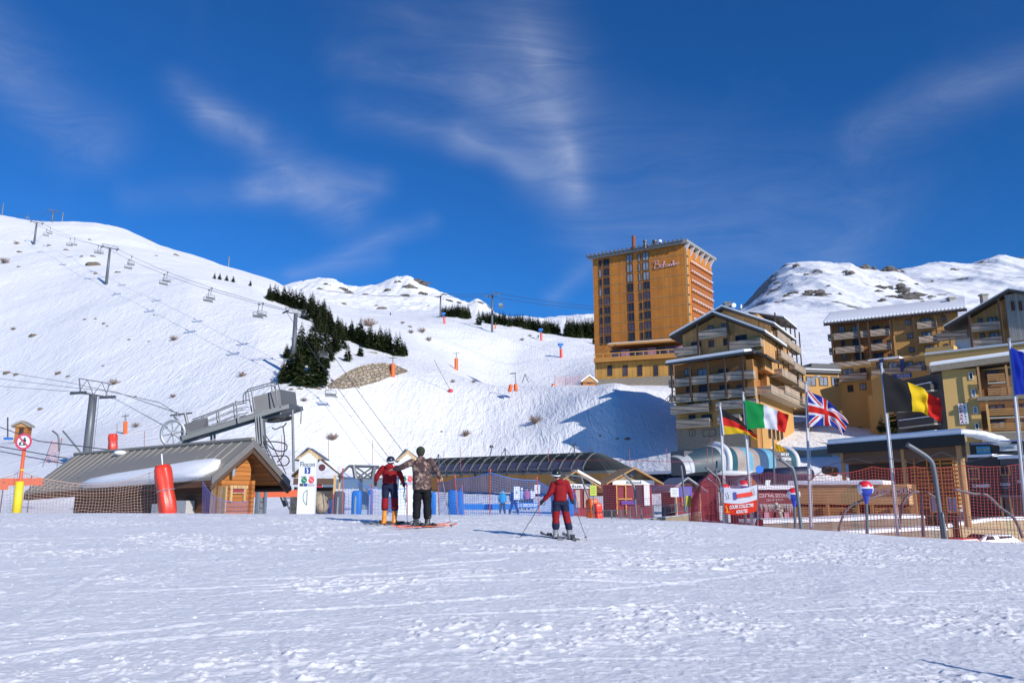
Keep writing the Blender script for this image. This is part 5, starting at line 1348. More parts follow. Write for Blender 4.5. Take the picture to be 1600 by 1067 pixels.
def shops():
 A = P(1505, 760, 76); B = P(1566, 760, 73); A.z = B.z = 0
 f = frame_pts(A, B); W = (B-A).length
 if f.d.y > 0: f = frame_pts(A, B, True)
 hp = f.pix; g0 = Hs(A.x, A.y)-1.5
 DK = M('charcoal shop wall', (.045, .04, .045), .7, 0, .15, 1)
 root = empty('ticket_office', (A.x+2, A.y+2, g0)); tag(root, 'charcoal ticket office with a timber framed window and white CAISSES lettering', 'ticket office')
 MB().lbox(f, -.3, W, -5, 0, g0, hp(1530, 714)[1]).build('wall', DK, root)
 MB().lbox(f, .5, W*.85, -4.8, .05, hp(1530, 714)[1]+.01, hp(1530, 714)[1]+.25).build('roof_snow', SNOWM, root)
 text_mesh('CAISSES', f.p(*(lambda q: (q[0], .03, q[1]))(hp(1533, 758.5))), f.s, (0, 0, 1), .30, 1.6, WHITEP, root, bold=.06)
 winpix(f, 1513, 731, 1532, 749, root, t=.1, mat=GLASS_D, fmat=WOODLT, d=.02)
 C2 = P(1567, 760, 72); D2 = P(1640, 760, 69); C2.z = D2.z = 0
 g = frame_pts(C2, D2); W2 = (D2-C2).length
 if g.d.y > 0: g = frame_pts(C2, D2, True)
 r2 = empty('ticket_office', (C2.x+2, C2.y+2, g0)); tag(r2, 'grey brown ticket office at the right edge with small CAISSES lettering and snowy roof', 'ticket office')
 MB().lbox(g, 0, W2, -5, 0, g0, g.pix(1590, 716)[1]).build('wall', M('grey brown shop wall', (.10, .085, .09), .7, 0, .15, 1), r2)
 MB().lbox(g, -.1, W2, -4.8, .1, g.pix(1590, 716)[1]+.01, g.pix(1590, 716)[1]+.3).build('roof_snow', SNOWM, r2)
 text_mesh('CAISSES', g.p(*(lambda q: (q[0], .03, q[1]))(g.pix(1571, 756.5))), g.s, (0, 0, 1), .24, .85, WHITEP, r2, bold=.04)
 text_mesh('Change', g.p(*(lambda q: (q[0], .03, q[1]))(g.pix(1571, 762))), g.s, (0, 0, 1), .12, .45, WHITEP, r2)
 text_mesh('RM', g.p(*(lambda q: (q[0], .03, q[1]))(g.pix(1594, 752))), g.s, (0, 0, 1), .26, .42, WHITEP, r2, bold=.04)
 winpix(g, 1562, 728, 1580, 742, r2, t=.08, mat=GLASS_D, fmat=WOODLT)
 MB().lbox(g, .2, 3.2, 0, 1.6, g.pix(1580, 777)[1], g.pix(1580, 773)[1]).build('awning', M('grey awning', (.18, .17, .18), .8, 0, .1, 1), r2)
 m = MB()
 for s in (.25, 1.0, 2.2, 3.05): m.lbox(g, s, s+.12, 1.45, 1.58, g.pix(1580, 805)[1], g.pix(1580, 777)[1])
 m.build('awning_post', WOODLT, r2)
 a = P(1525, 700, 80)
 r3 = empty('shop_row', (a.x+3, a.y, Hs(a.x, a.y)-1)); tag(r3, 'dark shop row with a light blue sign and a white sign under snow edged eaves', 'shop')
 h = frame_pts(Vector((P(1515, 700, 80).x, 80, 0)), Vector((P(1640, 700, 76).x, 76, 0)))
 if h.d.y > 0: h.d = -h.d
 L_ = (P(1640, 700, 76)-P(1515, 700, 80)).length
 MB().lbox(h, 0, L_, -4, 0, g0, h.pix(1560, 690)[1]).build('wall', M('dark shop wall', (.06, .05, .045), .8, 0, .3, 1), r3)  # plain near-black brown wall colour
 s0, h1 = h.pix(1525, 697.5); s1, h0 = h.pix(1548, 708)
 sg = MB().lbox(h, s0, s1, .05, .12, h0, h1).build('blue_sign', M('light blue sign', (.06, .35, .62), .5, 0, .1, 2), r3)
 text_mesh('SKI SET', h.p((s0+s1)/2, .13, (h0+h1)/2), h.s, (0, 0, 1), .3, 1.1, YELLOW, sg)
 s0, h1 = h.pix(1561, 694); s1, h0 = h.pix(1590, 704)
 sg = MB().lbox(h, s0, s1, .05, .12, h0, h1).build('white_sign', WHITEP, r3)
 text_mesh('Grosset', h.p((s0+s1)/2-.1, .13, (h0+h1)/2), h.s, (0, 0, 1), .26, 1.3, BLACK, sg, shear=.3)
 for x0, x1, y in ((1518, 1560, 694), (1560, 1600, 691)):
  s0 = h.pix(x0, y)[0]; s1 = h.pix(x1, y)[0]; hh = h.pix(1550, y)[1]; MB().lbox(h, s0, s1, .0, 1.2, hh, hh+.12).build('awning', M('blue grey awning', (.22, .26, .45), .7, 0, .1, 1), r3)
 q = P(1530, 680, 78); m = MB()
 for i in range(6): m.ell(tuple(q+Vector((-1.6+i*.75, .2*(i % 2), .25-i*i*.035))), (1.15, .9, .38), 12, 8)
 organic(m, 'snow_drift', SNOWM, r3, .12, 6)
shops()
def pavilion():
 A = P(1300, 700, 66); B = P(1512, 690, 54.5); A.z = B.z = 0
 f = frame_pts(A, B); W = (B-A).length
 f.d = Vector((-.51, -.86, 0))
 hp = f.pix; g0 = Hs(B.x, B.y)-1.5
 root = empty('timber_pavilion', (A.x+5, A.y+2, g0)); tag(root, 'open timber pavilion with black edged flat roof, log posts and slatted wall', 'pavilion')
 zr = hp(1400, 701)[1]
 MB().lbox(f, -.3, W-.2, -8, 1.2, zr-.1, zr+.65).build('roof', M('black green fascia', (.012, .014, .013), .7, 0, .15, 1), root)
 rings = []
 q = [f.p(-.2, 1.1, zr+.66), f.p(W-.4, 1.1, zr+.66), f.p(W-.4, -7.8, zr+.66), f.p(-.2, -7.8, zr+.66)]
 for k_, h_ in ((1, 0), (1.005, .3), (.99, .42)):
  c = sum(q, Vector())/4; rings.append([c+(p_-c)*k_+Vector((0, 0, h_)) for p_ in q])
 MB().loft(rings).build('roof_snow', SNOWM, root)
 MB().lbox(f, 1.0, W-.2, -7.5, .6, zr-.9, zr-.12).build('ceiling_beam', M('brown soffit', (.12, .06, .03), .7, 0, .2, 1), root)
 LOG = M('round log', (.42, .24, .10), .75, 0, .3, 3)
 for px, py0, py1, rr in ((1320, 702, 757, .16), (1415, 697, 760, .17), (1504, 690, 800, .24)):
  s = hp(px, 740)[0]; MB().tube([f.p(s, .5, hp(px, py1)[1]-1), f.p(s, .5, zr-.1)], rr, 10).build('log_post', LOG, root)
 MB().lbox(f, .8, W-1.5, -5, -4.6, g0, zr-.2).build('rear_wall', M('dark timber wall', (.06, .03, .018), .7, 0, .25, 1), root)
 m = MB(); s0 = hp(1422, 740)[0]; s1 = hp(1497, 740)[0]
 for k in range(13):
  h = hp(1460, 716+k*6.3)[1]; m.lbox(f, s0+(2.0 if k < 2 else 0), s1, -.9, -.82, h-.12, h)
 for j in range(4): s = s0+(s1-s0)*(.08+j*.28); m.lbox(f, s, s+.12, -.80, -.72, g0, zr-.9)
 m.build('slatted_wall', M('orange slats', (.46, .19, .04), .7, 0, .2, 2), root)
 for k, (x0, x1) in enumerate(((1451, 1471), (1478, 1497))):
  s0, h1 = hp(x0, 776); s1, h0 = hp(x1, 801); window(f, s0, s1, h0, h1, root, d=-.7, t=.1, mat=M('poster glass', (.12, .22, .42), .3, 0, .9, 1.2), fmat=WOODLT)
 q = P(1310, 735, 66)
 m = MB(); m.tube([P(1288, 734, 64), P(1305, 737, 63)], [.33, .38], 12); m.build('tarp', M('brown tarp', (.10, .05, .03), .8, 0, .3, 2), root)
pavilion()
def kiosk():
 A = P(1237, 790, 47); B = P(1433, 790, 43); A.z = B.z = 0
 f = frame_pts(A, B); W = (B-A).length
 if f.d.y > 0: f = frame_pts(A, B, True)
 hp = f.pix; g0 = Hs((A.x+B.x)/2, (A.y+B.y)/2)-2
 root = empty('timber_kiosk', (A.x+3, A.y+1, g0)); tag(root, 'long low timber kiosk of pale boards with pallets and grey ESPACE ECRINS lettering', 'kiosk')
 PL = planks('rough pale boards', (.56, .33, .15), (0, 0, 1), .16, .12, stain=.35)
 h0 = hp(1330, 788)[1]; h1 = hp(1330, 757)[1]
 MB().lbox(f, 0, W-.4, -2.5, 0, h0, h1).build('board_front', PL, root)
 MB().lbox(f, 0, W-.4, -2.5, -.4, g0, h0-.01).build('inner_wall', WOODDK, root)
 q = [f.p(-.1, .1, h1+.01), f.p(W-1.6, .1, h1+.01), f.p(W-1.6, -2.4, h1+.01), f.p(-.1, -2.4, h1+.01)]; rings = []
 for k_, h_ in ((1, 0), (1.0, .16), (.985, .24)):
  c = sum(q, Vector())/4; rings.append([c+(p_-c)*k_+Vector((0, 0, h_)) for p_ in q])
 MB().loft(rings).build('roof_snow', SNOWM, root)
 a = hp(1358, 769); b = hp(1428, 766)
 text_mesh('ESPACE ECRINS', f.p((a[0]+b[0])/2, .06, hp(1395, 767)[1]), f.s, (0, 0, 1), .33, b[0]-a[0], M('grey letters', (.30, .27, .30), .6, 0, .1, 2), root, bold=.035, ext=.03)
 PAL = M('pallet wood', (.58, .33, .12), .75, 0, .25, 3)
 for i, (x0, x1) in enumerate(((1240, 1268), (1270, 1292), (1294, 1337), (1366, 1394), (1405, 1430))):
  s0, s1 = hp(x0, 795)[0], hp(x1, 795)[0]; m = MB()
  for k in range(6): h = hp(1330, 793+k*3.6)[1]; m.lbox(f, s0, s1, -.12, -.09, h-.09, h)
  for s in (s0, (s0+s1)/2-.04, s1-.1): m.lbox(f, s, s+.1, -.2, -.121, hp(1330, 812)[1], hp(1330, 791)[1])
  m.build('pallet', PAL, root)
 m = MB()
 for px in (1240, 1293, 1340, 1362, 1400, 1431): s = hp(px, 790)[0]; m.lbox(f, s-.08, s+.08, .01, .16, g0, h1 if px in (1240, 1431) else h0-.02)
 m.build('post', M('kiosk posts', (.40, .22, .09), .75, 0, .2, 3), root)
 q = f.p(hp(1331, 811)[0], .35, hp(1331, 811)[1]); MB().tube([q, q-f.d*.2], .26, 16).build('log_slice', M('sawn log end', (.42, .33, .26), .8, 0, .3, 8), root)
kiosk()
# ---------------------------------------------------------------- nets
NETB = M('blue net cord', (0.03, 0.16, 0.52), .6, 0, .1, 3)
NETR = M('red net cord', (0.42, 0.05, 0.03), .6, 0, .1, 3)
NETD = M('dark red net cord', (0.30, 0.05, 0.07), .6, 0, .1, 3)
NETO = M('faded orange net cord', (0.55, 0.20, 0.13), .6, 0, .1, 3)
NETP = M('beige net cord', (0.50, 0.33, 0.26), .6, 0, .1, 3)
REDPOLE = M('red fence pole', (0.46, 0.06, 0.05), .5, 0, .1, 3)
def catm(pl, n=8):
 out = []
 for i in range(len(pl)-1):
  p0 = pl[max(i-1, 0)]; p1 = pl[i]; p2 = pl[i+1]; p3 = pl[min(i+2, len(pl)-1)]
  for k in range(n):
   t = k/n; out.append(0.5*((2*p1)+(p2-p0)*t+(2*p0-5*p1+4*p2-p3)*t*t+(3*p1-p0-3*p2+p3)*t**3))
 out.append(pl[-1]); return out
def net(label, posts, mat, cell=0.09, r=0.006, sag=0.12, group=None, poles=None, pole_r=0.016, toprope=0.014, seed=1, low=0.0, cat='safety net', cellv=None):
 """posts: list of (px_top, py_top, px_bot, py_bot, Y); net hangs between them with a sagging top"""
 root = empty('safety_net', P(posts[0][2], posts[0][3], posts[0][4])); tag(root, label, cat, group)
 rr = random.Random(seed); tops = [P(p[0], p[1], p[4]) for p in posts]; bots = [P(p[2], p[3], p[4])-Vector((0, 0, low)) for p in posts]
 m = MB(); rope = MB()
 for i in range(len(posts)-1):
  t0, t1, b0, b1 = tops[i], tops[i+1], bots[i], bots[i+1]; L_ = (t1-t0).length; n = max(2, int(L_/cell)); hh = max((t0-b0).length, (t1-b1).length)
  nv = max(2, int(hh/(cellv or cell)))
  bow = rr.uniform(-.12, .12)
  nrm = Vector((-(t1-t0).y, (t1-t0).x, 0)).normalized()
  def S(u, v):
   a = t0.lerp(t1, u); a.z -= 4*u*(1-u)*sag*min(L_/3.0, 2.2); b = b0.lerp(b1, u); q = a.lerp(b, v)
   q += nrm*bow*math.sin(math.pi*v)*math.sin(math.pi*u)+Vector((0, 0, .02*math.sin(u*23+v*9+i)*v))
   return q
  for k in range(n): m.cord([S(k/n, v/5) for v in range(6)], r)
  for j in range(1, nv+1): m.cord([S(k/8, j/nv) for k in range(9)], r)
  rope.cord([S(k/12, 0) for k in range(13)], toprope)
 m.build('mesh', mat, root); rope.build('top_rope', mat, root)
 for i, p in enumerate(posts):
  if poles is None: continue
  d = (tops[i]-bots[i]).normalized()
  po = MB().tube([bots[i]-d*.3, tops[i]+d*.05], pole_r, 6).build('pole', poles, root)
  MB().tube([tops[i]+d*.03, tops[i]+d*.12], pole_r*1.9, 8).build('hook', REDPOLE, po)
 return root
net('blue safety net on thin red poles running from the adult skier to the red skier', [(684, 754, 686, 800, 27.5), (711, 748, 716, 807, 26.5), (766, 738, 765, 809, 26), (839, 750, 843, 812, 26.5), (899, 770, 905, 800, 29)], NETB, .085, .006, .14, 'blue nets', REDPOLE, seed=3)
net('low blue net behind the blue net line, left of the station skirt', [(722, 762, 726, 806, 31), (700, 790, 712, 806, 30)], NETB, .085, .006, .05, 'blue nets', REDPOLE, seed=4)
net('blue net tangle between the crouching person and the left red skier', [(536, 737, 535, 806, 27), (581, 762, 581, 806, 27.3), (636, 762, 637, 806, 27.6)], NETB, .11, .005, .15, 'blue nets', REDPOLE, seed=5)
net('short blue net corner beside the grey barrier pad', [(509, 784, 510, 800, 29), (521, 777, 520, 805, 28)], NETB, .08, .006, .05, 'blue nets', REDPOLE, seed=6)
net('sagging blue net across the end wall of the log hut', [(317, 752, 316, 803, 25.4), (336, 776, 336, 803, 25.3), (389, 783, 390, 803, 25.8)], M('violet blue net cord', (.14, .13, .38), .6, 0, .1, 3), .09, .006, .25, 'blue nets', None, seed=7)
net('beige safety net hanging in front of the long side of the log hut', [(33, 736, 31, 801, 24.6), (85, 750, 82, 801, 24.6), (180, 754, 176, 803, 24.6), (248, 733, 246, 803, 24.5)], NETP, .10, .0058, .12, None, None, seed=8)
net('faded thin net left of the round no-skiing sign', [(-30, 753, -30, 800, 24.6), (33, 736, 31, 801, 24.6)], NETP, .10, .004, .16, None, None, seed=9)
RN = 'red nets along the right edge of the piste'
net('tall dark red net beside the white and red lesson banner', [(1087, 758, 1083, 818, 30), (1122, 742, 1122, 822, 29), (1160, 742, 1163, 826, 28.5), (1200, 738, 1206, 826, 28)], NETD, .085, .007, .10, RN, None, seed=10)
net('red net hanging in front of the red CENTRAL SECOURS hut', [(1200, 738, 1206, 826, 28), (1255, 741, 1262, 830, 27.5)], NETD, .085, .006, .15, RN, None, seed=11)
net('red net in front of the snow bank and timber kiosk', [(1255, 741, 1262, 830, 27.5), (1304, 739, 1308, 834, 27), (1362, 729, 1368, 838, 26.6), (1428, 729, 1434, 842, 26.2)], NETR, .10, .0055, .16, RN, None, seed=12)
net('orange red net in front of the pavilion log post and ticket offices', [(1428, 729, 1434, 842, 26.2), (1507, 727, 1514, 846, 25.8), (1598, 724, 1604, 850, 25.2), (1680, 735, 1690, 858, 25)], NETR, .10, .0055, .14, RN, None, seed=13)
net('dense crumpled red net in front of the lesson meeting point, left part', [(1080, 780, 1078, 826, 31), (1096, 752, 1092, 826, 30.5), (1122, 752, 1124, 826, 30)], M('bright red net cord', (.55, .06, .06), .6, 0, .1, 3), .05, .008, .04, RN, None, seed=14)
net('long red net in front of the ski school huts', [(908, 760, 908, 806, 41), (945, 757, 946, 797, 42), (1005, 757, 1006, 792, 44), (1088, 755, 1088, 790, 46)], NETD, .12, .006, .05, RN, None, seed=15)
net('pink net on the far piste left of the tower hotel', [(867, 588, 867, 609, 176), (884, 587, 884, 608, 176), (905, 586, 905, 607, 176), (925, 587, 925, 605, 176)], M('pink net cord', (.65, .22, .22), .6, 0, .1, 3), .35, .025, .2, RN, STEEL, .05, seed=16)
net('red net panel folded beside the stout pylon', [(80, 692, 69, 722, 50), (96, 688, 90, 723, 50)], M('pink red net cord', (.6, .2, .2), .6, 0, .1, 3), .09, .010, .02, None, STEEL, .02, seed=17)
def bent_post(pts, Y, r, label, group='bent steel net posts', mat=STEEL, name='net_post'):
 o = MB().tube(catm([P(x, y, Y+k*.0) for k, (x, y) in enumerate(pts)], 4), r, 10).build(name, mat, None, True)
 tag(o, label, 'net post', group); return o
bent_post([(1417, 694), (1434, 704), (1452, 717), (1459, 732), (1466, 780), (1475, 845)], 26.0, .075, 'thick bent steel net post in front of the pavilion')
bent_post([(1218, 716), (1232, 727), (1240, 736), (1247, 780), (1253, 834)], 27.0, .06, 'bent steel net post right of the red CENTRAL SECOURS hut')
bent_post([(1102, 730), (1115, 741), (1124, 752), (1127, 790)], 31, .045, 'upper bent steel net post behind the left striped ball')
bent_post([(1104, 746), (1116, 756), (1124, 766)], 31, .04, 'lower short steel arm behind the left striped ball')
bent_post([(973, 739), (984, 750), (991, 762), (993, 790), (994, 806)], 33, .045, 'bent steel net post in front of the middle ski school hut')
bent_post([(907, 742), (913, 760), (921, 780)], 31, .04, 'thin bent steel post above the orange mattress')
bent_post([(880, 742), (905, 744), (922, 752), (926, 760)], 31, .04, 'curved steel arm above the yellow notice')
bent_post([(1310, 829), (1320, 800), (1341, 784), (1380, 772)], 28, .04, 'low bent grey bar leaning across the kiosk front')
bent_post([(1405, 826), (1409, 790), (1424, 770), (1436, 768)], 27, .05, 'bent grey bar right of the second flagpole')
bent_post([(1448, 768), (1462, 778), (1466, 782)], 27, .04, 'short slanting grey bar beside the thick bent post')
bent_post([(1490, 764), (1520, 771), (1541, 773), (1563, 793), (1585, 810), (1598, 840)], 26, .05, 'long arched grey bar in front of the ticket offices')
bent_post([(1440, 770), (1441, 800), (1443, 838)], 26.4, .045, 'dark upright steel post between kiosk and pavilion')
bent_post([(1064, 727), (1066, 742), (1070, 790), (1072, 800)], 33, .045, 'straight steel mast right of the middle ski school hut')
bent_post([(1120, 720), (1119, 760), (1122, 800)], 31, .035, 'thin steel mast just left of the first flagpole')
bent_post([(1472, 800), (1478, 845)], 25.8, .05, 'short steel strut leaning on the thick bent post')
bent_post([(82, 673), (91, 682), (92, 705)], 48, .05, 'bent net post beside the stout pylon, shorter')
bent_post([(98, 673), (105, 681), (128, 709)], 48, .05, 'bent net post beside the stout pylon, long slanting strut')
for i, (px, py, Y) in enumerate(((1104, 660, 101), (1186, 700, 96))): pass
pts = [(1262, 752), (1300, 725), (1336, 716), (1362, 724), (1380, 714), (1428, 724), (1471, 706), (1508, 722), (1560, 710), (1612, 705)]
tag(MB().tube([P(x, y, 27.5-i*.2) for i, (x, y) in enumerate(pts)], .012, 4).build('guy_cable', CABLE), 'thin guy cable zigzagging above the right red nets', 'cable')
# ---------------------------------------------------------------- flags
def flagpole(px0, py0, px1, py1, Y, label, r=.055):
 a = P(px1, py1, Y)-Vector((0, 0, .6)); b = P(px0, py0, Y); root = empty('flagpole', a); tag(root, label, 'flagpole', 'white flagpoles')
 MB().tube([a, b], [r, r*.7], 12).build('pole', M('white flagpole', (.50, .50, .53), .5, 0, .06, 2), root, True); MB().ell(tuple(b+Vector((0, 0, .05))), r*1.1, 8, 6).build('finial', STEEL_L, root)
 m = MB(); m.tube([a.lerp(b, .12)+Vector((r*1.3, -r, 0)), b+Vector((r*.9, -r*.5, -.1))], .008, 4); m.build('halyard', WHITEP, root)
 return a, b
flagpole(1125, 633, 1134, 826, 29, 'leftmost flagpole, carrying the German tricolour')
flagpole(1161, 616, 1176, 826, 29, 'second flagpole from the left, carrying the Italian tricolour')
flagpole(1259, 600, 1266, 829, 30, 'flagpole with a lamp arm on top, carrying the Union flag', .06)
flagpole(1377, 571, 1403, 836, 27, 'tall flagpole carrying the Belgian tricolour')
flagpole(1577, 533, 1606, 850, 25, 'rightmost tall flagpole carrying the plain blue flag')
m = MB(); m.tube([P(1258, 598, 30), P(1266, 593, 30), P(1277, 588, 30)], .035, 6).ell(tuple(P(1277, 588, 30)), (.12, .06, .05), 8, 5); tag(m.build('lamp_arm', STEEL_L), 'small lamp arm at the top of the Union flag pole', 'lamp')
def flag(label, corners, colour_fn, mats, Y, nu=60, nv=36, amp=.10, edge=None, name='flag', ph=0.0):
 """corners: pixel outline curves: top edge list, bottom edge list (pixels from pole to fly)"""
 top = catm([P(x, y, Y) for x, y in corners[0]], 6); bot = catm([P(x, y, Y) for x, y in corners[1]], 6)
 def samp(c, t):
  f_ = t*(len(c)-1); i = min(int(f_), len(c)-2); return c[i].lerp(c[i+1], f_-i)
 vs = []; fs = []; mi = []
 for j in range(nv+1):
  for i in range(nu+1):
   u, v = i/nu, j/nv; a = samp(top, u).lerp(samp(bot, u), v)
   wv = math.sin(u*9.5+v*2.6+ph)*.7+math.sin(u*21-v*5+ph*2)*.32+math.sin((u+v)*13+ph)*.22+math.sin(u*3-v*11+ph)*.15
   a = a+Vector((0, amp*min(1, u*2.5)*wv, 0)); vs.append(a)
 for j in range(nv):
  for i in range(nu):
   fs.append((j*(nu+1)+i, (j+1)*(nu+1)+i, (j+1)*(nu+1)+i+1, j*(nu+1)+i+1)); mi.append(colour_fn((i+.5)/nu, (j+.5)/nv))
 c = vs[0]; me = bpy.data.meshes.new(name); me.from_pydata([tuple(p-c) for p in vs], [], fs)
 for m_ in mats: me.materials.append(m_)
 me.polygons.foreach_set('material_index', mi); me.polygons.foreach_set('use_smooth', [True]*len(fs)); me.update()
 o = bpy.data.objects.new(name, me); COL.objects.link(o); o.location = c; tag(o, label, 'flag', 'national flags'); return o
def cloth(name, c):
 m, nt, b = newmat(name); b.inputs['Base Color'].default_value = (*c, 1); b.inputs['Roughness'].default_value = .8; b.inputs['Specular IOR Level'].default_value = .12
 tr = nt.nodes.new('ShaderNodeBsdfTranslucent'); tr.inputs[0].default_value = (*[min(1, x*1.2) for x in c], 1)
 mx = nt.nodes.new('ShaderNodeMixShader'); mx.inputs[0].default_value = .25
 nt.links.new(b.outputs[0], mx.inputs[1]); nt.links.new(tr.outputs[0], mx.inputs[2]); nt.links.new(mx.outputs[0], nt.nodes['Material Output'].inputs[0]);
 n = noisen(nt, 3, 4, .6, objc(nt)); nt.links.new(bumpn(nt, n.outputs[0], .5, .04), b.inputs['Normal']); return m
FB, FR, FY, FG, FW, FN, FBL = cloth('black cloth', (.02, .02, .022)), cloth('red cloth', (.58, .025, .02)), cloth('yellow cloth', (.78, .52, .02)), cloth('green cloth', (.01, .24, .06)), cloth('white cloth', (.66, .67, .74)), cloth('navy cloth', (.02, .035, .28)), cloth('royal blue cloth', (.01, .03, .35))
FDG = cloth('golden cloth', (.62, .40, .02))
flag('German black, red and gold flag with a white hoist strip, leftmost flag', ([(1125, 636), (1140, 645), (1160, 660), (1172, 670), (1183, 681)], [(1130, 679), (1145, 678), (1160, 677), (1172, 681), (1180, 689)]),
  lambda u, v: 3 if u < .055 else (0 if v < .33 else (1 if v < .66 else 2)), [FB, FR, FDG, FW], 28.9, ph=.5)
flag('Italian green, white and red flag, second from the left', ([(1163, 624), (1183, 630), (1205, 636), (1220, 643), (1231, 648)], [(1168, 671), (1188, 669), (1205, 670), (1218, 674), (1228, 676)]),
  lambda u, v: 0 if u < .35 else (1 if u < .66 else 2), [FG, FW, FR], 28.9, ph=1.4)
def uj(u, v):
 x, y = u*2-1, (v*2-1)   # flag 2:1 in units of height
 X, Y_ = x*2*.5*2, y     # X in [-2,2]
 if abs(X) < .2 or abs(Y_) < .2: return 1
 if abs(X) < .333 or abs(Y_) < .333: return 2
 for sg in (1, -1):
  d = (Y_-sg*X/2)/math.sqrt(1.25)
  if abs(d) < .2:
   s = 1 if (X > 0) else -1
   dd = d*s*sg if False else d*(1 if X > 0 else -1)
   if .0 < dd < .134: return 1
   return 2
 return 0
flag('Union flag in red, white and blue with a frayed flying corner', ([(1262, 610), (1276, 617), (1290, 623), (1303, 634), (1325, 660)], [(1264, 667), (1278, 665), (1293, 665), (1306, 668), (1319, 679)]),
  uj, [FN, FR, FW], 29.9, nu=110, nv=60, ph=2.2)
flag('Belgian black, yellow and red flag streaming to the right', ([(1379, 581), (1407, 592), (1440, 607), (1456, 616), (1471, 623)], [(1386, 644), (1414, 643), (1445, 644), (1452, 652), (1468, 660)]),
  lambda u, v: 0 if u < .33 else (1 if u < .68 else 2), [FB, FY, FR], 26.9, ph=.2, amp=.14)
flag('plain blue flag cut off by the right edge of the photo', ([(1579, 541), (1592, 549), (1610, 556), (1640, 560)], [(1587, 617), (1600, 616), (1615, 618), (1640, 625)]), lambda u, v: 0, [FBL], 24.9, ph=1.0)
fl = flag('small golden yellow pennant behind the Union flag pole, on its own thin mast', ([(1210, 692), (1218, 695), (1228, 701)], [(1210, 704), (1219, 706), (1228, 707)]), lambda u, v: 0, [cloth('ochre cloth', (.55, .30, .02))], 60, 20, 10, .1)
q = P(1208, 684, 60); g = on(1212, 60); tag(MB().tube([g, q], .07, 6).build('mast', STEEL), 'thin mast carrying the small golden pennant', 'mast')
# ---------------------------------------------------------------- pads, mattresses, signs, banners
def roll(px0, py0, px1, py1, Y, r, mat, label, cat='safety mattress', group=None, n=14, fold=True, name='safety_mattress'):
 a = P(px0, py0, Y); b = P(px1, py1, Y); m = MB(); rr = random.Random(int(px0))
 rings = []; d = (b-a).normalized(); e1 = d.cross(Vector((0, 1, 0))).normalized(); e2 = d.cross(e1)
 K = 28
 for i in range(n+1):
  t = i/n; c = a.lerp(b, t); w = r*(1-.03*math.cos(t*12.6)+.02*math.sin(t*9))*(.85 if i in (0, n) else 1)
  rings.append([c+(e1*math.cos(k*6.2832/K)+e2*math.sin(k*6.2832/K))*w*(1+.09*math.sin(k*6.2832/K*5+t*2)*fold+rr.uniform(-.02, .02)) for k in range(K)])
 root = empty(name, a if a.z < b.z else b); tag(root, label, cat, group); m.loft(rings).build('padding', mat, root, True)
 m = MB()
 for t in (.5,):
  c = a.lerp(b, t); m.tube([c+(e1*math.cos(k*.5236)+e2*math.sin(k*.5236))*r*1.09 for k in range(13)], .012, 4, False)
 m.build('strap', BLACK if r < .2 else STEEL_L, root); return root
r_ = roll(264, 806, 253, 727, 23.6, .24, REDPAD, 'big red crash mattress wrapped round a post in front of the hut roof')
MB().tube([P(254, 730, 23.6), P(252.5, 709, 23.6)], .03, 6).build('post_tip', STEEL_L, r_)
roll(927, 814, 925, 779, 29, .22, ORANGE, 'orange crash mattress under the yellow green notice'); roll(935, 815, 933, 786, 28.8, .17, REDPAD, 'red crash mattress leaning beside the orange one')
GP = 'padded snow gun bases'
for (px, py, h, label, m_) in ((176, 702, 24, 'red padded roll behind the ridge of the log hut', REDPAD), ):
 g = P(px, py+3, 48); roll(px+.5, py+3, px, py-h, 48, .26, m_, label)
def snowgun(px, pyb, pyt, lab, blue=True, Y=None, lean=0.0):
 g = G(px, pyb, 120) if Y is None else on(px, Y); Yg = g.y; top = P(px+lean, pyt, Yg); h = top.z-g.z
 root = empty('snow_gun', g); tag(root, lab, 'snow gun', 'snow guns on the piste')
 MB().tube([g-Vector((0, 0, .5)), g+(top-g)*.62], .55*h/5.5, 10).build('padding', REDPAD if blue else ORANGE, root)
 MB().tube([g+(top-g)*.5, top-(top-g)*.12], .12, 6).build('mast', STEEL, root)
 c = top-Vector((0, 0, h*.1)); k = h/5.5
 if blue:
  MB().tube([c+Vector((-.9*k, -.5*k, .1)), c+Vector((.9*k, .3*k, .35*k))], [.62*k, .45*k], 12).build('fan_drum', BLUEP, root); MB().box(tuple(c-Vector((.1, 0, .85*k))), (1.0*k, .7*k, .7*k)).build('control_box', BLUEP, root)
 else:
  MB().tube([c+Vector((-1.0*k, 0, -.1)), c+Vector((1.0*k, 0, .1))], .08, 5).tube([c-Vector((0, 0, .8*k)), c+Vector((0, 0, .6*k))], .05, 5).build('spray_arm', STEEL_D, root)
snowgun(877, 559, 537, 'blue headed snow gun on a red padded mast, lowest on the far piste', lean=-1)
snowgun(846, 532, 514, 'blue headed snow gun on a red padded mast, middle of the far piste', lean=-1)
snowgun(695, 506, 489, 'blue headed snow gun high at the left of the far piste', lean=-2)
snowgun(713, 578, 549, 'cross armed snow lance in an orange pad on the middle slope', False)
snowgun(614, 589, 556, 'slim snow lance in an orange pad in front of the boulder wall', False)
snowgun(196, 678, 647, 'cross armed snow lance in an orange pad right of the stout pylon', False)
snowgun(774, 514, 503, 'tiny orange based snow lance below the gondola pylon', False)
g = G(704, 614, 60); r_ = empty('snow_lance', g); tag(r_, 'long leaning black snow lance with a round red base', 'snow lance')
MB().ell(tuple(g+Vector((0, 0, .3))), (.6, .6, .45), 12, 8).build('base', M('pink red pad', (.6, .05, .08), .5, 0, .1, 2), r_, True)
MB().tube([g+Vector((0, 0, .3)), P(678, 562, g.y)], .07, 6).build('lance', STEEL_D, r_)
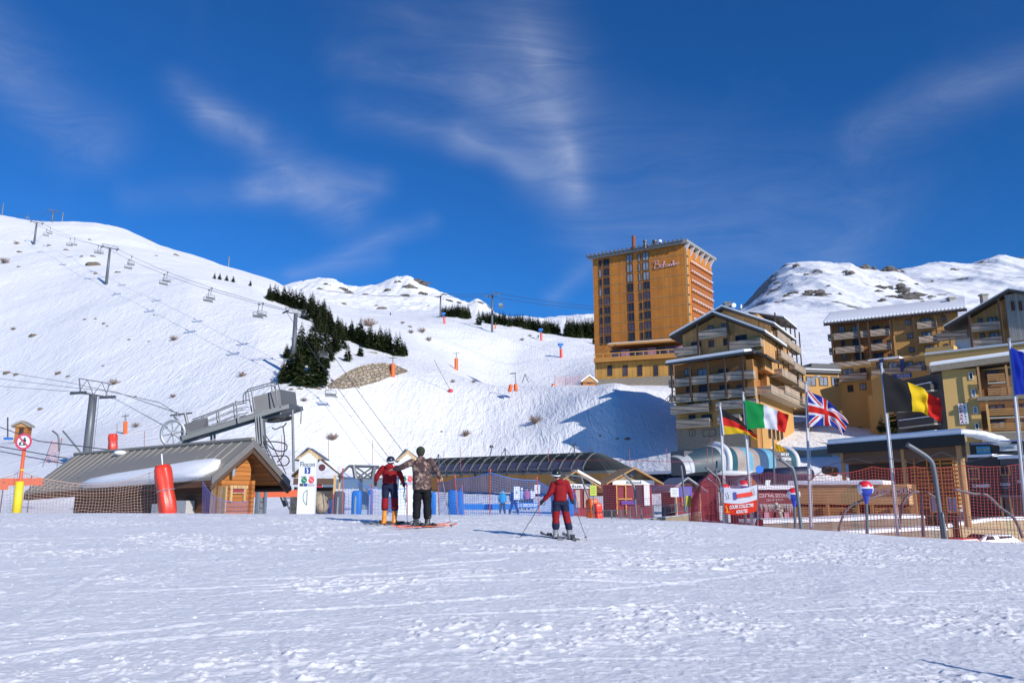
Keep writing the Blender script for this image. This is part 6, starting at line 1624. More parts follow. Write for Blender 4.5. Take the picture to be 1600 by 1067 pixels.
for px, py, pt, Y, lab in ((796, 612, 601, 165, 'left'), (806, 611, 600, 165, 'right')):
 roll(px, py, px+(3 if lab == 'left' else 0), pt, Y, .4, ORANGE, 'small orange padded post, the %s one of the pair on the bank' % lab, group='orange padded posts', n=6)
roll(866, 610, 865, 600, 174, .45, ORANGE, 'small orange padded post at the left end of the pink net', group='orange padded posts', n=6)
m = MB(); m.tube([P(806, 602, 165), P(805, 583, 165)], .08, 5).tube([P(797, 584, 165), P(806, 583, 165)], .12, 5); tag(m.build('small_mast', STEEL_D), 'small mast with a sideways head standing on the right orange padded post', 'mast')
m = MB(); m.tube([P(820, 585, 168), P(816, 598, 168)], .08, 5).tube([P(820, 585, 168), P(826, 597, 168)], .08, 5).tube([P(820, 584, 168), P(835, 600, 168)], .03, 4); tag(m.build('tripod', STEEL_D), 'dark tripod frame on the bank right of the orange posts', 'tripod')
def nosign():
 Y = 23.8; c = P(39.5, 690, Y); a = P(26, 799, Y)
 root = empty('round_sign', a); tag(root, 'round red edged no-skiing sign on an orange pole with yellow pad', 'sign')
 b = P(38, 700, Y)
 d = (b-a).normalized()
 MB().tube([a-d*.3, b], .05, 10).build('pole', M('orange red pole', (.72, .12, .05), .5, 0, .1, 2), root, True)
 MB().tube([a-d*.1, P(31, 752, Y)], [.125, .115], 14).build('pad', YELLOW, root, True)
 MB().tube([P(34.6, 735, Y), P(34.8, 733, Y)], .06, 10).build('band', YELLOW, root)
 R_ = .245; n = Vector((0.05, -1, 0)).normalized(); c2 = c+n*.08
 MB().tube([c2, c2-n*.02], R_, 32).build('plate', WHITEP, root)
 e = Vector((1, .05, 0)); z = Vector((0, 0, 1))
 PINKR = M('sign red', (.60, .07, .12), .5, 0, .05, 2)
 m = MB(); K = 40
 vs = [];
 for k in range(K):
  t = 2*math.pi*k/K; dd = e*math.cos(t)+z*math.sin(t); vs += [c2+dd*R_*1.03+n*.012, c2+dd*R_*.76+n*.012]
 m.add(vs, [(2*k, 2*k+1, (2*k+3) % (2*K), (2*k+2) % (2*K)) for k in range(K)])
 u = (e*-.7+z*.7).normalized(); w = (e*.7+z*.7).normalized()
 m.add([c2+u*R_*.8+w*.022+n*.014, c2+u*R_*.8-w*.022+n*.014, c2-u*R_*.8-w*.022+n*.014, c2-u*R_*.8+w*.022+n*.014], [(0, 1, 2, 3)])
 m.build('red_ring', PINKR, root)
 def fig(pl): return [c2+e*x*R_+z*y*R_+n*.009 for x, y in pl]
 m = MB(); m.tube([c2+e*.1*R_+z*.42*R_+n*.004, c2+e*.1*R_+z*.42*R_+n*.012], .022, 10)
 m.add(fig([(-.05, .30), (.22, .32), (.30, .02), (.12, -.08), (.0, .05)]), [(0, 1, 2, 3, 4)])
 m.add(fig([(.12, -.08), (.30, .02), (.12, -.22), (.2, -.42), (.08, -.46), (-.08, -.22)]), [(0, 1, 2, 3, 4, 5)])
 m.add(fig([(-.55, -.42), (.40, -.36), (.42, -.43), (-.54, -.50)]), [(0, 1, 2, 3)])
 m.add(fig([(-.2, .2), (-.05, .30), (.0, .22), (-.35, -.2), (-.42, -.16)]), [(0, 1, 2, 3, 4)])
 m.add(fig([(-.55, -.15), (-.3, -.05), (-.25, -.3), (-.5, -.38)]), [(0, 1, 2, 3)])
 m.build('pictogram', BLACK, root)
nosign()
for px0, px1, y, Y, h, lab in ((-30, 66, 762, 30, .28, 'orange marker tape running behind the yellow padded sign pole'), (-30, 12, 769, 29, .22, 'short lower orange tape at the left edge'), (390, 470, 780, 34, .30, 'orange marker tape behind the ladder right of the hut')):
 a, b = P(px0, y-3, Y), P(px1, y-4, Y); m = MB(); m.hexa([a, b, b+Vector((0, .02, 0)), a+Vector((0, .02, 0))], [a+Vector((0, 0, h)), b+Vector((0, 0, h)), b+Vector((0, .02, h)), a+Vector((0, .02, h))])
 r_ = empty('marker_tape', a); tag(r_, lab, 'tape'); m.build('tape', M('orange tape', (.78, .16, .07), .5, 0, .1, 2), r_)
 mp = MB()
 for t in (.15, .8): c = a.lerp(b, t); mp.tube([Vector((c.x, c.y+.03, Hs(c.x, c.y)-.1)), c+Vector((0, .03, h+.1))], .02, 5)
 mp.build('stake', STEEL, r_)
def panel(px0, px1, pyt, pyb, Y, label, second=False, title='Flocon'):
 a = P(px0, pyb, Y); b = P(px1, pyb, Y); g = min(Hs(a.x, Y), a.z)-.3
 f = Frame((a.x, Y, 0), (1, .06)); W = (b.x-a.x); root = empty('panel_sign', (a.x+W/2, Y, g)); tag(root, label, 'sign', 'roofed panel signs')
 h = lambda py: P(px0, py, Y).z
 zt = h(pyt+19); zp = h(pyt+9)
 MB().prism([f.p(0, 0, g), f.p(W, 0, g), f.p(W, 0, zt), f.p(W/2, 0, zp), f.p(0, 0, zt)], (0, .18, 0)).build('board', WHITEP, root)
 ex = W*.36
 l, t, r = f.p(-ex, -.25, h(pyt+19)), f.p(W/2-.1, -.25, h(pyt)), f.p(W+ex, -.25, h(pyt+18))
 m = MB()
 for p_, q_ in ((t, l), (t, r)): m.hexa([p_-Vector((0, 0, .05)), q_-Vector((0, 0, .05)), q_+Vector((0, .8, -.05)), p_+Vector((0, .8, -.05))], [p_, q_, q_+Vector((0, .8, 0)), p_+Vector((0, .8, 0))])
 m.build('roof', M('slate grey roof', (.14, .15, .17), .5, .1, .1, 2), root)
 MB().prism([f.p(-ex*.8, -.2, zt+.0), f.p(W*.12, -.2, zt-.02), f.p(W/2, -.2, zp+.02), f.p(W*.88, -.2, zt-.02), f.p(W+ex*.8, -.2, zt+.02), f.p(W/2, -.2, h(pyt)-.07)], (0, .1, 0)).build('gable_board', planks('pale gable board', (.60, .42, .22), (1, 0, 0), .1, .08), root)
 X = lambda t: W*t
 Hh = lambda t: zt+(h(pyb)-zt)*t
 GR = M('sign green', (.0, .20, .08), .5, 0, .05, 2); RD = M('sign coral', (.72, .07, .07), .5, 0, .05, 2); NB = M('sign navy', (.03, .07, .28), .5, 0, .05, 2); DG = M('sign dark grey', (.07, .07, .09), .5, 0, .05, 2)
 if not second:
  text_mesh(title, f.p(X(.5), .004, Hh(.09)), f.s, (0, 0, 1), .17, .50, DG, root)
  bl = MB().lbox(f, X(.35), X(.67), .005, .012, Hh(.255), Hh(.145)).build('blue_square', NB, root)
  m = MB(); m.add([f.p(X(u), .016, Hh(v)) for u, v in ((.47, .155), (.52, .16), (.53, .2), (.58, .19), (.53, .245), (.46, .245), (.49, .2), (.44, .18))], [tuple(range(8))]); m.build('lift_symbol', WHITEP, bl)
 else:
  MB().lbox(f, X(.55), X(.72), .005, .012, Hh(.10), Hh(.02)).build('blue_square', NB, root)
 for u, mt, nm in ((.34, GR, 'open_mark'), (.76, RD, 'closed_mark')):
  c = f.p(X(u), 0, Hh(.37)); dsc = MB().tube([c, c-f.d*-.012], .10, 20).build(nm, mt, root)
  MB().tube([c+f.d*.016+Vector((-.05, 0, .03)), c+f.d*.016+Vector((.05, 0, -.03))], .012, 4).build('bar', WHITEP, dsc)
 text_mesh('OUVERT', f.p(X(.31), .004, Hh(.31)), f.s, (0, 0, 1), .035, .2, DG, root); text_mesh('FERME', f.p(X(.76), .004, Hh(.31)), f.s, (0, 0, 1), .035, .2, RD, root)
 for u, mt in ((.2, DG), (.43, NB), (.66, M('pale grey print', (.45, .45, .48), .5, 0, .05, 2)), (.86, M('pale grey print', (.45, .45, .48), .5, 0, .05, 2))):
  MB().lbox(f, X(u)-.06, X(u)+.06, .005, .011, Hh(.475), Hh(.425)).build('pictogram', mt, root)
 m = MB(); m.tube([f.p(X(.55), .01, Hh(.54)), f.p(X(.56), .01, Hh(.80))], .010, 4); m.build('route_line', DG, root)
 m = MB(); m.tube(catm([f.p(X(.55), .01, Hh(.54)), f.p(X(.36), .01, Hh(.60)), f.p(X(.36), .01, Hh(.72)), f.p(X(.56), .01, Hh(.80))], 4), .009, 4); m.build('piste_line', GR, root)
 return root
panel(463, 490, 698, 807, 27.0, 'tall white lift panel titled Flocon under a little gabled roof, near the hut', False, 'Flocon')
panel(622, 645, 700, 800, 30.0, 'white lift panel under a little roof between the two left skiers', True)
def shelter():
 Y = 36; root = empty('timber_shelter', on(510, Y)); tag(root, 'small dark timber shelter with snow streak on its steep roof', 'shelter')
 A = Vector((P(489, 700, Y).x, Y, 0)); f = Frame(A, (1, .25)); h = lambda y: P(505, y, Y).z
 g = root.location.z-.3
 apx = (P(500, 709, Y).x-A.x);
 q = [f.p(.1, 0, h(709)), f.p(1.45, 0, h(744)), f.p(1.45+.05, -2.2, h(744)), f.p(.1+.35, -2.2, h(708))]
 m = MB(); m.hexa([p_-Vector((0, 0, .09)) for p_ in q], q)
 q2 = [f.p(.1, 0, h(709)), f.p(-.9, 0, h(742)), f.p(-.7, -2.2, h(742)), f.p(.45, -2.2, h(708))]; m.hexa([p_-Vector((0, 0, .09)) for p_ in q2], q2)
 m.build('roof', WOODBEAM_D, root)
 m = MB(); u = lambda s, t: q[0].lerp(q[1], t).lerp(q[3].lerp(q[2], t), s)
 rings = [[u(a, b)+Vector((0, 0, hh)) for a, b in ((.25, .02), (.8, .0), (.75, .4), (.85, .72), (.45, .74), (.35, .4))] for hh in (.0, .14)]
 m.loft(rings).build('roof_snow', SNOWM, root)
 m = MB(); m.lbox(f, 1.0, 1.12, -.1, -.0, g, h(742)).lbox(f, 1.25, 1.33, -.5, -.4, g, h(742)).build('post', WOODLT, root)
 m = MB(); m.lbox(f, -.8, 1.0, -.12, -.02, h(757), h(747)).build('tie_beam', WOODBEAM_D, root)
 MB().lbox(f, -.9, .95, -.2, -.08, g, h(767)).build('front_board', planks('black boards', (.05, .045, .045), (0, 0, 1), .2, .1), root)
 MB().lbox(f, -.8, 1.1, -2.2, -2.1, g, h(760)).build('rear_wall', WOODBEAM_D, root)
 m = MB(); m.tube([f.p(-.7, -.4, h(745)), f.p(.25, -.4, h(712))], .06, 6).tube([f.p(-.3, -.9, h(745)), f.p(.4, -.9, h(712))], .06, 6).build('brace', WOODBEAM, root)
 c = f.p(.45, -.05, h(730)); MB().tube([c, c+Vector((0, -.03, 0))], .16, 14).build('round_ornament', M('dark red ornament', (.12, .04, .05), .6, 0, .2, 2), root)
 MB().lbox(f, -.1, .5, -.3, -.1, h(761), h(757)).build('red_jacket', M('red cloth bundle', (.5, .03, .06), .7, 0, .2, 2), root)
shelter()
def pillar(px0, px1, py0, Y, mat, label, bar=True):
 a = on((px0+px1)/2, Y); w = (px1-px0)/F*Y; zt = P(px0, py0, Y).z; root = empty('padded_pillar', a); tag(root, label, 'padded pillar', 'padded pillars of the lift gates')
 rings = []
 for z, k in ((a.z-.2, 1), (a.z+.5, 1), (zt-.12, 1), (zt-.03, .9), (zt, .6)):
  rings.append([Vector((a.x+math.copysign(abs(math.cos(t))**.5, math.cos(t))*w/2*k, a.y+math.copysign(abs(math.sin(t))**.5, math.sin(t))*w*.35*k, z)) for t in [2*math.pi*j/20 for j in range(20)]])
 MB().loft(rings).build('padding', mat, root, True)
 if bar: MB().box((a.x-.02, a.y-w*.38, (a.z+zt)/2-.1), (.06, .03, (zt-a.z)*.75)).build('strip', STEEL_L, root)
GPAD = M('grey padding', (.09, .10, .13), .6, 0, .1, 2)
pillar(521, 537, 767, 30, GPAD, 'grey padded lift gate pillar right of the crouching person')
pillar(549, 564, 766, 30, BLUEP, 'blue padded lift gate pillar, nearest to the left red skier'); pillar(574, 582, 764, 31, BLUEP, 'slim blue padded pillar just left of the left red skier')
pillar(672, 681, 768, 33, BLUEP, 'slim blue padded pillar right of the adult skier', False); pillar(700, 715, 765, 30, BLUEP, 'blue padded pillar standing against the blue net', False); pillar(715, 724, 767, 33, BLUEP, 'slim bright blue pillar behind the blue net', False)
pillar(888, 896, 762, 34, BLUEP, 'blue padded pillar right of the red skier', False)
for (px0, px1, py0, Y, l_) in ((395, 405, 763, 33, 'left'), (408, 416, 762, 33, 'right')): pillar(px0+2, px1-1, py0, Y, M('grey blue post paint', (.16, .20, .26), .5, .2, .1, 2), '%s grey steel support post under the hut porch roof' % l_, False)
def barrier(px0, px1, py0, py1, Y0, Y1, mat, label, txt=None, tm=None):
 a, b = P(px0, py1, Y0), P(px1, py1, Y1); hgt = P(px0, py0, Y0).z-a.z
 f = frame_pts((a.x, a.y, 0), (b.x, b.y, 0)); W = math.hypot(b.x-a.x, b.y-a.y)
 if f.d.y > 0: f.d = -f.d
 root = empty('banner_barrier', a); tag(root, label, 'barrier', 'sheet barriers'); MB().lbox(f, 0, W, -.03, 0, a.z, a.z+hgt).build('sheet', mat, root)
 m = MB()
 for k in range(int(W/1.8)+2): s = min(k*1.8, W); q = f.p(s, -.05, 0); m.tube([Vector((q.x, q.y, Hs(q.x, q.y)-.2)), Vector((q.x, q.y, a.z+hgt+.05))], .02, 5)
 m.build('stake', STEEL_L, root)
 if txt: text_mesh(txt, f.p(W*.5, .01, a.z+hgt*.5), f.s, (0, 0, 1), hgt*.6, W*.9, tm, root, bold=.03)
barrier(717, 805, 787, 796, 45, 45, BLUEP, 'long plain blue sheet barrier behind the blue net')
barrier(805, 842, 785, 793, 45, 45, BLUEP, 'blue sheet barrier with white lettering behind the red skier', 'LE S DROUVET', YELLOW if False else WHITEP)
barrier(604, 645, 776, 800, 33, 32, M('pale blue sheet', (.30, .36, .62), .6, 0, .08, 1), 'pale blue sheet barrier behind the left red skier')
barrier(637, 650, 768, 790, 31, 31, M('blue violet sheet', (.10, .13, .55), .6, 0, .08, 1), 'small blue violet sheet with white letters beside the adult skier', 'ESF', WHITEP)
for i, (px0, px1, y0, y1, lab) in enumerate(((803, 812, 760, 780, 'left'), (835, 844, 757, 771, 'right'))):
 a = P(px0, y1, 34); b = P(px1, y0, 34); o = MB().box(((a.x+b.x)/2, 34, (a.z+b.z)/2), (b.x-a.x, .03, b.z-a.z)).build('notice_board', WHITEP); tag(o, '%s of the two white notices behind the blue net' % lab, 'notice', 'white notices behind the blue net')
 text_mesh('A', ((a.x+b.x)/2, 33.98, a.z+(b.z-a.z)*.55), (1, 0, 0), (0, 0, 1), .12, .06, BLACK, o)
def notice(px0, px1, y0, y1, Y, mat, label, poles=True):
 a = P(px0, y1, Y); b = P(px1, y0, Y); root = empty('notice', a); tag(root, label, 'notice'); MB().box(((a.x+b.x)/2, Y, (a.z+b.z)/2), (b.x-a.x, .03, b.z-a.z)).build('board', mat, root)
 m = MB()
 for k in range(4): z = a.z+(b.z-a.z)*(.25+.17*k); m.box(((a.x+b.x)/2, Y-.018, z), ((b.x-a.x)*.6, .004, .018))
 m.build('print', M('grey print', (.25, .28, .1), .6, 0, .1, 2), root); MB().tube([Vector(((a.x+b.x)/2, Y+.03, Hs(a.x, Y)-.2)), Vector(((a.x+b.x)/2, Y+.03, b.z))], .022, 6).build('post', STEEL, root)
LIME = M('lime paper', (.50, .58, .07), .6, 0, .05, 2)
notice(922, 932, 758, 774, 28.5, LIME, 'lime yellow notice above the orange crash mattress'); notice(1072, 1080, 774, 790, 31, M('olive yellow paper', (.45, .42, .03), .6, 0, .05, 2), 'olive yellow notice in front of the grey crowd barriers')
notice(1061, 1081, 760, 776, 40, M('violet poster', (.12, .08, .40), .6, 0, .1, 2), 'violet poster board left of the lesson meeting point'); notice(1048, 1060, 762, 776, 41, WHITEP, 'whitish poster board left of the violet poster')
def banner():
 Y = 27; root = empty('banner', P(1130, 802, Y)); tag(root, 'white and red banner reading COURS COLLECTIFS ADULTES on two posts', 'banner')
 f = Frame(P(1131, 802, Y), (1, -.05)); f.o.z = 0; hp = f.pix
 def strip(u0, u1, top, bot, name, mat, d):
  m = MB(); n = 16; T = []; B_ = []
  for i in range(n+1):
   t = i/n; sag = .18*math.sin(math.pi*t); T.append((hp(1131+52*t, top[0]+(top[1]-top[0])*t+sag*22))); B_.append(hp(1131+52*t, bot[0]+(bot[1]-bot[0])*t+sag*22))
  vs = [];
  for (s, h), (s2, h2) in zip(T, B_): vs += [f.p(s, d+.03*math.sin(s*3), h), f.p(s2, d+.03*math.sin(s2*3), h2)]
  m.add(vs, [(2*i, 2*i+1, 2*i+3, 2*i+2) for i in range(n)])
  return m.build(name, mat, root)
 strip(0, 1, (761, 757), (785, 780), 'white_cloth', FW, 0); strip(0, 1, (785.1, 780.1), (802, 798), 'red_cloth', cloth('bright red cloth', (.68, .045, .02)), 0)
 sd_ = (hp(1183, 780)[0]-hp(1131, 785)[0]); rgt = f.s+Vector((0, 0, (hp(1183, 780)[1]-hp(1131, 785)[1])/sd_)); rgt.normalize(); upv = Vector((0, 0, 1))
 def T(txt, px, py, h, w, mt, **k): s, z_ = hp(px, py); text_mesh(txt, f.p(s, .06, z_), rgt, upv, h, w, mt, root, **k)
 T('COURS COLLECTIFS', 1158, 790.5, .12, .82, WHITEP, shear=.2, bold=.02); T('ADULTES', 1158, 798.5, .11, .40, WHITEP, shear=.2, bold=.02)
 s, z_ = hp(1163, 773.5); MB().prism([f.p(s-.27, .07, z_-.10), f.p(s+.27, .07, z_-.02), f.p(s+.27, .07, z_+.12), f.p(s-.27, .07, z_+.04)], -f.d*-.006).build('red_patch', REDPAD, root)
 T('ESF', 1158, 774.5, .13, .26, WHITEP, bold=.03, shear=.2); s, z_ = hp(1148, 774); MB().lbox(f, s-.05, s-.01, .05, .06, z_-.14, z_+.12).lbox(f, s+.01, s+.05, .05, .06, z_-.14, z_+.12).build('stripe', M('blue print', (.05, .05, .3), .6, 0, .05, 2), root)
 for px, py in ((1138, 774), (1178, 768), (1136, 795)):
  s, z_ = hp(px, py); m = MB(); m.tube([f.p(s-.03, .07, z_-.1), f.p(s, .07, z_), f.p(s-.05, .07, z_+.05)], .012, 4).tube([f.p(s-.07, .07, z_-.11), f.p(s+.07, .07, z_-.09)], .006, 4).ell(tuple(f.p(s-.04, .07, z_+.09)), .02, 6, 5); m.build('skier_print', STEEL_D if py < 790 else YELLOW, root)
 m = MB()
 for x0, x1 in ((1130, 1130), (1183, 1184)): m.tube([P(x0, 757, Y), P(x1, 824, Y)], .025, 6)
 m.build('post', STEEL, root)
banner()
def ball(px, py, rpx, Y, pyb, label):
 c = P(px, py, Y); R_ = rpx/F*Y; root = empty('ball_sign', P(px+1, pyb, Y)); tag(root, label, 'ball sign', 'striped ball signs of the ski school')
 m = MB(); vs = []; seg, rg = 24, 16
 for j in range(rg+1):
  th = math.pi*j/rg
  for k in range(seg):
   ph = 2*math.pi*k/seg; vs.append(c+Vector((R_*math.sin(th)*math.cos(ph), R_*.8*math.sin(th)*math.sin(ph), R_*math.cos(th))))
 for j in range(rg):
  for k in range(seg):
   th = (j+.5)/rg; ph = 2*math.pi*(k+.5)/seg; x = math.sin(math.pi*th)*math.cos(ph); z = math.cos(math.pi*th)
   m.mi = 0 if (z > .25+.5*max(0, -x*0) and z > .9*abs(x)-.25) else (2 if (z < -.05 and abs(x) < .62) else 1)
   m.add([vs[j*seg+k], vs[(j+1)*seg+k], vs[(j+1)*seg+(k+1) % seg], vs[j*seg+(k+1) % seg]], [(0, 1, 2, 3)])
 m.build('ball', [M('ball red', (.62, .02, .04), .35, 0, .05, 2), M('ball white', (.70, .70, .75), .35, 0, .05, 2), M('ball blue', (.03, .06, .42), .35, 0, .05, 2)], root)
 text_mesh('esf', (c.x, c.y-R_*.82, c.z-.02), (1, 0, 0), (0, 0, 1), R_*.22, R_*.5, STEEL_D, root)
 MB().tube([c-Vector((0, 0, R_*.9)), c-Vector((0, 0, R_*1.9))], [R_*.42, R_*.2], 10).build('neck', M('ball blue', (.03, .06, .42), .35, 0, .05, 2), root)
 MB().tube([c-Vector((0, 0, R_*1.5)), P(px+3, pyb, Y)-Vector((0, 0, .2))], .05, 8).build('post', STEEL, root)
ball(1133, 764, 8, 28, 822, 'red, white and blue ball sign at the left end of the lesson banner'); ball(1162, 759, 9, 29.5, 822, 'ball sign half hidden behind the top of the lesson banner')
ball(1240, 772, 10, 27.5, 828, 'ball sign on the post in front of the CENTRAL SECOURS hut'); ball(1352, 763, 12, 26.5, 838, 'largest ball sign, in front of the timber kiosk')
# ---------------------------------------------------------------- ski school huts, central hut, gondola station
def booth(px0, px1, pyr, pye, pyb, Y, label, title, front, signw=True, rmat=None, skew=.12, name='ski_school_hut'):
 a = Vector((P(px0, pyb, Y).x, Y, 0)); b = Vector((P(px1, pyb, Y).x, Y, 0)); f = Frame(a, (1, skew)); W = (b-a).length
 if f.d.y > 0: f.d = -f.d
 g = Hs(a.x, Y)-.6; root = empty(name, (a.x+W/2, Y+1.5, g)); tag(root, label, 'hut')
 z = lambda py: P((px0+px1)/2, py, Y).z
 MB().lbox(f, .25, W-.25, -3, 0, g, z(pye)).build('wall', front, root)
 MB().prism([f.p(.1, -.1, z(pye)), f.p(W-.1, -.1, z(pye)), f.p(W/2, -.1, z(pyr+3))], -f.d*2.8).build('gable', planks('pale gable boards', (.34, .24, .14), (1, 0, 0), .13, .1), root)
 m = MB(); t = f.p(W/2, .5, z(pyr))
 for e in (f.p(-.35, .5, z(pye)-.1), f.p(W+.35, .5, z(pye)-.1)): m.hexa([t-Vector((0, 0, .1)), e-Vector((0, 0, .1)), e-f.d*3.6-Vector((0, 0, .1)), t-f.d*3.6-Vector((0, 0, .1))], [t, e, e-f.d*3.6, t-f.d*3.6])
 m.build('roof', rmat or WOODBEAM, root)
 if signw:
  sg = MB().lbox(f, .1, W-.1, .05, .12, z(pye+5), z(pye-2)).build('sign_board', WHITEP, root)
  text_mesh(title, f.p(W/2, .13, z(pye+1.5)), f.s, (0, 0, 1), .17, W*.34, STEEL_D, sg, bold=.03)
 c = f.p(W/2, .02, z(pyr+8)); MB().tube([c, c+f.d*.04], .22, 16).build('round_emblem', STEEL_D, root)
 return f, W, z, root, g
RW = M('deep red wall', (.20, .02, .035), .7, 0, .2, 1)
f, W, z, rt, g0 = booth(955, 1028, 730, 752, 800, 46, 'middle ski school hut with a wide white sign board, pointed gable and red front', 'Scool', RW)
m = MB()
for s0, s1 in ((.3, .85), (.85, 1.25)): m.lbox(f, s0, s0+.06, .06, .12, g0+.8, z(757)).lbox(f, s0, s1, .06, .12, z(757)-.06, z(757)).lbox(f, s0, s1, .06, .12, z(780), z(780)+.06)
m.build('yellow_frame', M('amber frame', (.65, .33, .05), .6, 0, .1, 2), rt)
MB().lbox(f, W-.75, W-.42, .05, .12, z(790), z(757)).build('white_panel', WHITEP, rt); MB().lbox(f, .6, 1.5, .06, .14, z(788), z(782)).build('violet_board', M('violet board', (.08, .05, .35), .6, 0, .1, 2), rt)
MB().lbox(f, 1.45, W-.85, .0, .04, z(788), z(757)).build('doorway', GLASS_D, rt)
f, W, z, rt, g0 = booth(868, 930, 735, 758, 800, 46, 'left ski school hut behind the red skier with snow on the roof edge', 'Hut', RW)
m = MB(); t, e = f.p(W/2+.1, .5, z(737)), f.p(W+.3, .5, z(757)); m.hexa([t, e, e-f.d*2, t-f.d*2], [t+Vector((0, 0, .14)), e+Vector((0, 0, .12)), e-f.d*2+Vector((0, 0, .12)), t-f.d*2+Vector((0, 0, .14))]); m.build('roof_snow', SNOWM, rt)
for s in (.6, 1.2, 1.7): MB().lbox(f, s, s+.25, .05, .12, g0+1, z(765)).build('poster', M('beige poster', (.40, .32, .28), .7, 0, .4, 6), rt)
f, W, z, rt, g0 = booth(1052, 1096, 745, 764, 800, 46, 'right ski school hut with a pale sloping roof and timber corner posts', 'ESF', RW, False, M('pale grey roof', (.30, .30, .33), .6, 0, .1, 1))
m = MB(); m.lbox(f, W-.1, W+.0, .1, .2, g0, z(764)).lbox(f, .1, .2, .1, .2, g0, z(764)); m.build('corner_post', WOODLT, rt)
MB().lbox(f, .5, 1.3, .03, .09, z(790), z(775)).build('poster', M('coral poster', (.5, .12, .06), .7, 0, .5, 5), rt)
for s0, mt, nm in ((.0, M('yellow doorway poster', (.6, .38, .05), .7, 0, .3, 4), 'poster'),): pass
for (px0, px1, y0, y1, Y, lab) in ((1088, 1125, 738, 760, 52, 'dark red tent roof left of the first flagpole'), (1150, 1190, 745, 764, 50, 'brown orange tent roof behind the lesson banner')):
 a, b, t = P(px0, y1, Y), P(px1, y1, Y), P((px0+px1)/2+4, y0, Y+1); r_ = empty('tent', on((px0+px1)/2, Y)); tag(r_, lab, 'tent')
 mt = M('dark red tent cloth', (.20, .03, .05), .8, 0, .1, 1) if px0 < 1100 else M('rust tent cloth', (.38, .12, .05), .8, 0, .15, 1)
 dy = Vector((0, 2.2, 0)); MB().add([a, b, b+dy, a+dy, t], [(0, 1, 4), (1, 2, 4), (2, 3, 4), (3, 0, 4), (3, 2, 1, 0)]).build('roof', mt, r_)
 MB().hexa([Vector((a.x+.1, a.y+.1, r_.location.z-.3)), Vector((b.x-.1, b.y+.1, r_.location.z-.3)), Vector((b.x-.1, b.y+2, r_.location.z-.3)), Vector((a.x+.1, a.y+2, r_.location.z-.3))], [a+Vector((.1, .1, -.01)), b+Vector((-.1, .1, -.01)), b+Vector((-.1, 2, -.01)), a+Vector((.1, 2, -.01))]).build('wall', mt, r_)
a = P(1195, 758, 40); o = MB().prism([P(1196, 750, 40), P(1204, 750, 40), P(1202, 760, 40), P(1196, 760, 40)], (0, .05, 0)).build('white_board', WHITEP); tag(o, 'small white board under the red net beside the rust tent', 'board')
def central():
 A = P(1183, 790, 45); B = P(1238, 790, 46); A.z = B.z = 0; f = frame_pts(A, B); W = (B-A).length
 if f.d.y > 0: f.d = -f.d
 h = lambda y: f.pix(1210, y)[1]; g = Hs(A.x, A.y)-1
 root = empty('rescue_hut', (A.x+1, A.y+1, g)); tag(root, 'dark red rescue hut reading CENTRAL SECOURS with icicle fringe, behind red net', 'hut')
 MB().lbox(f, 0, W, -2.4, 0, g, h(765)).build('wall', M('dark red hut', (.16, .02, .03), .7, 0, .25, 2), root)
 MB().lbox(f, -.2, W+.1, -2.4, .35, h(765)+.01, h(758)).build('roof_snow', M('greyed snow', (.60, .58, .66), .8, 0, .05, 2), root)
 text_mesh('CENTRAL SECOURS', f.p(W*.5, .02, h(774)), f.s, (0, 0, 1), .20, W*.9, M('rose letters', (.55, .38, .42), .6, 0, .05, 2), root, bold=.02)
 text_mesh('SKI PISTES', f.p(W*.5, .02, h(781)), f.s, (0, 0, 1), .12, W*.5, M('rose letters', (.55, .38, .42), .6, 0, .05, 2), root)
 m = MB(); rr = random.Random(3)
 for i in range(34):
  s = W*(i+.5)/34; l_ = rr.uniform(.15, .55); m.tube([f.p(s, .2, h(787)), f.p(s+rr.uniform(-.05, .05), .2, h(787)-l_)], [.03, .008], 5)
 m.build('icicle_fringe', M('pale fringe', (.55, .48, .48), .6, 0, .2, 3), root)
 m = MB()
 for s in (W*.22, W*.78): m.lbox(f, s-.18, s+.18, .05, .1, h(815), h(800))
 m.build('poster', M('pink poster', (.42, .20, .26), .7, 0, .3, 4), root)
 m = MB(); c = f.p(W*.5, .3, h(800))
 for k in range(9): m.ell(tuple(c+Vector((rr.uniform(-.15, .15), rr.uniform(-.06, .06), .45-k*.12))), (.14, .1, .1), 8, 5)
 m.build('hanging_bundle', M('pale bundle', (.50, .45, .38), .8, 0, .3, 6), root, True)
central()
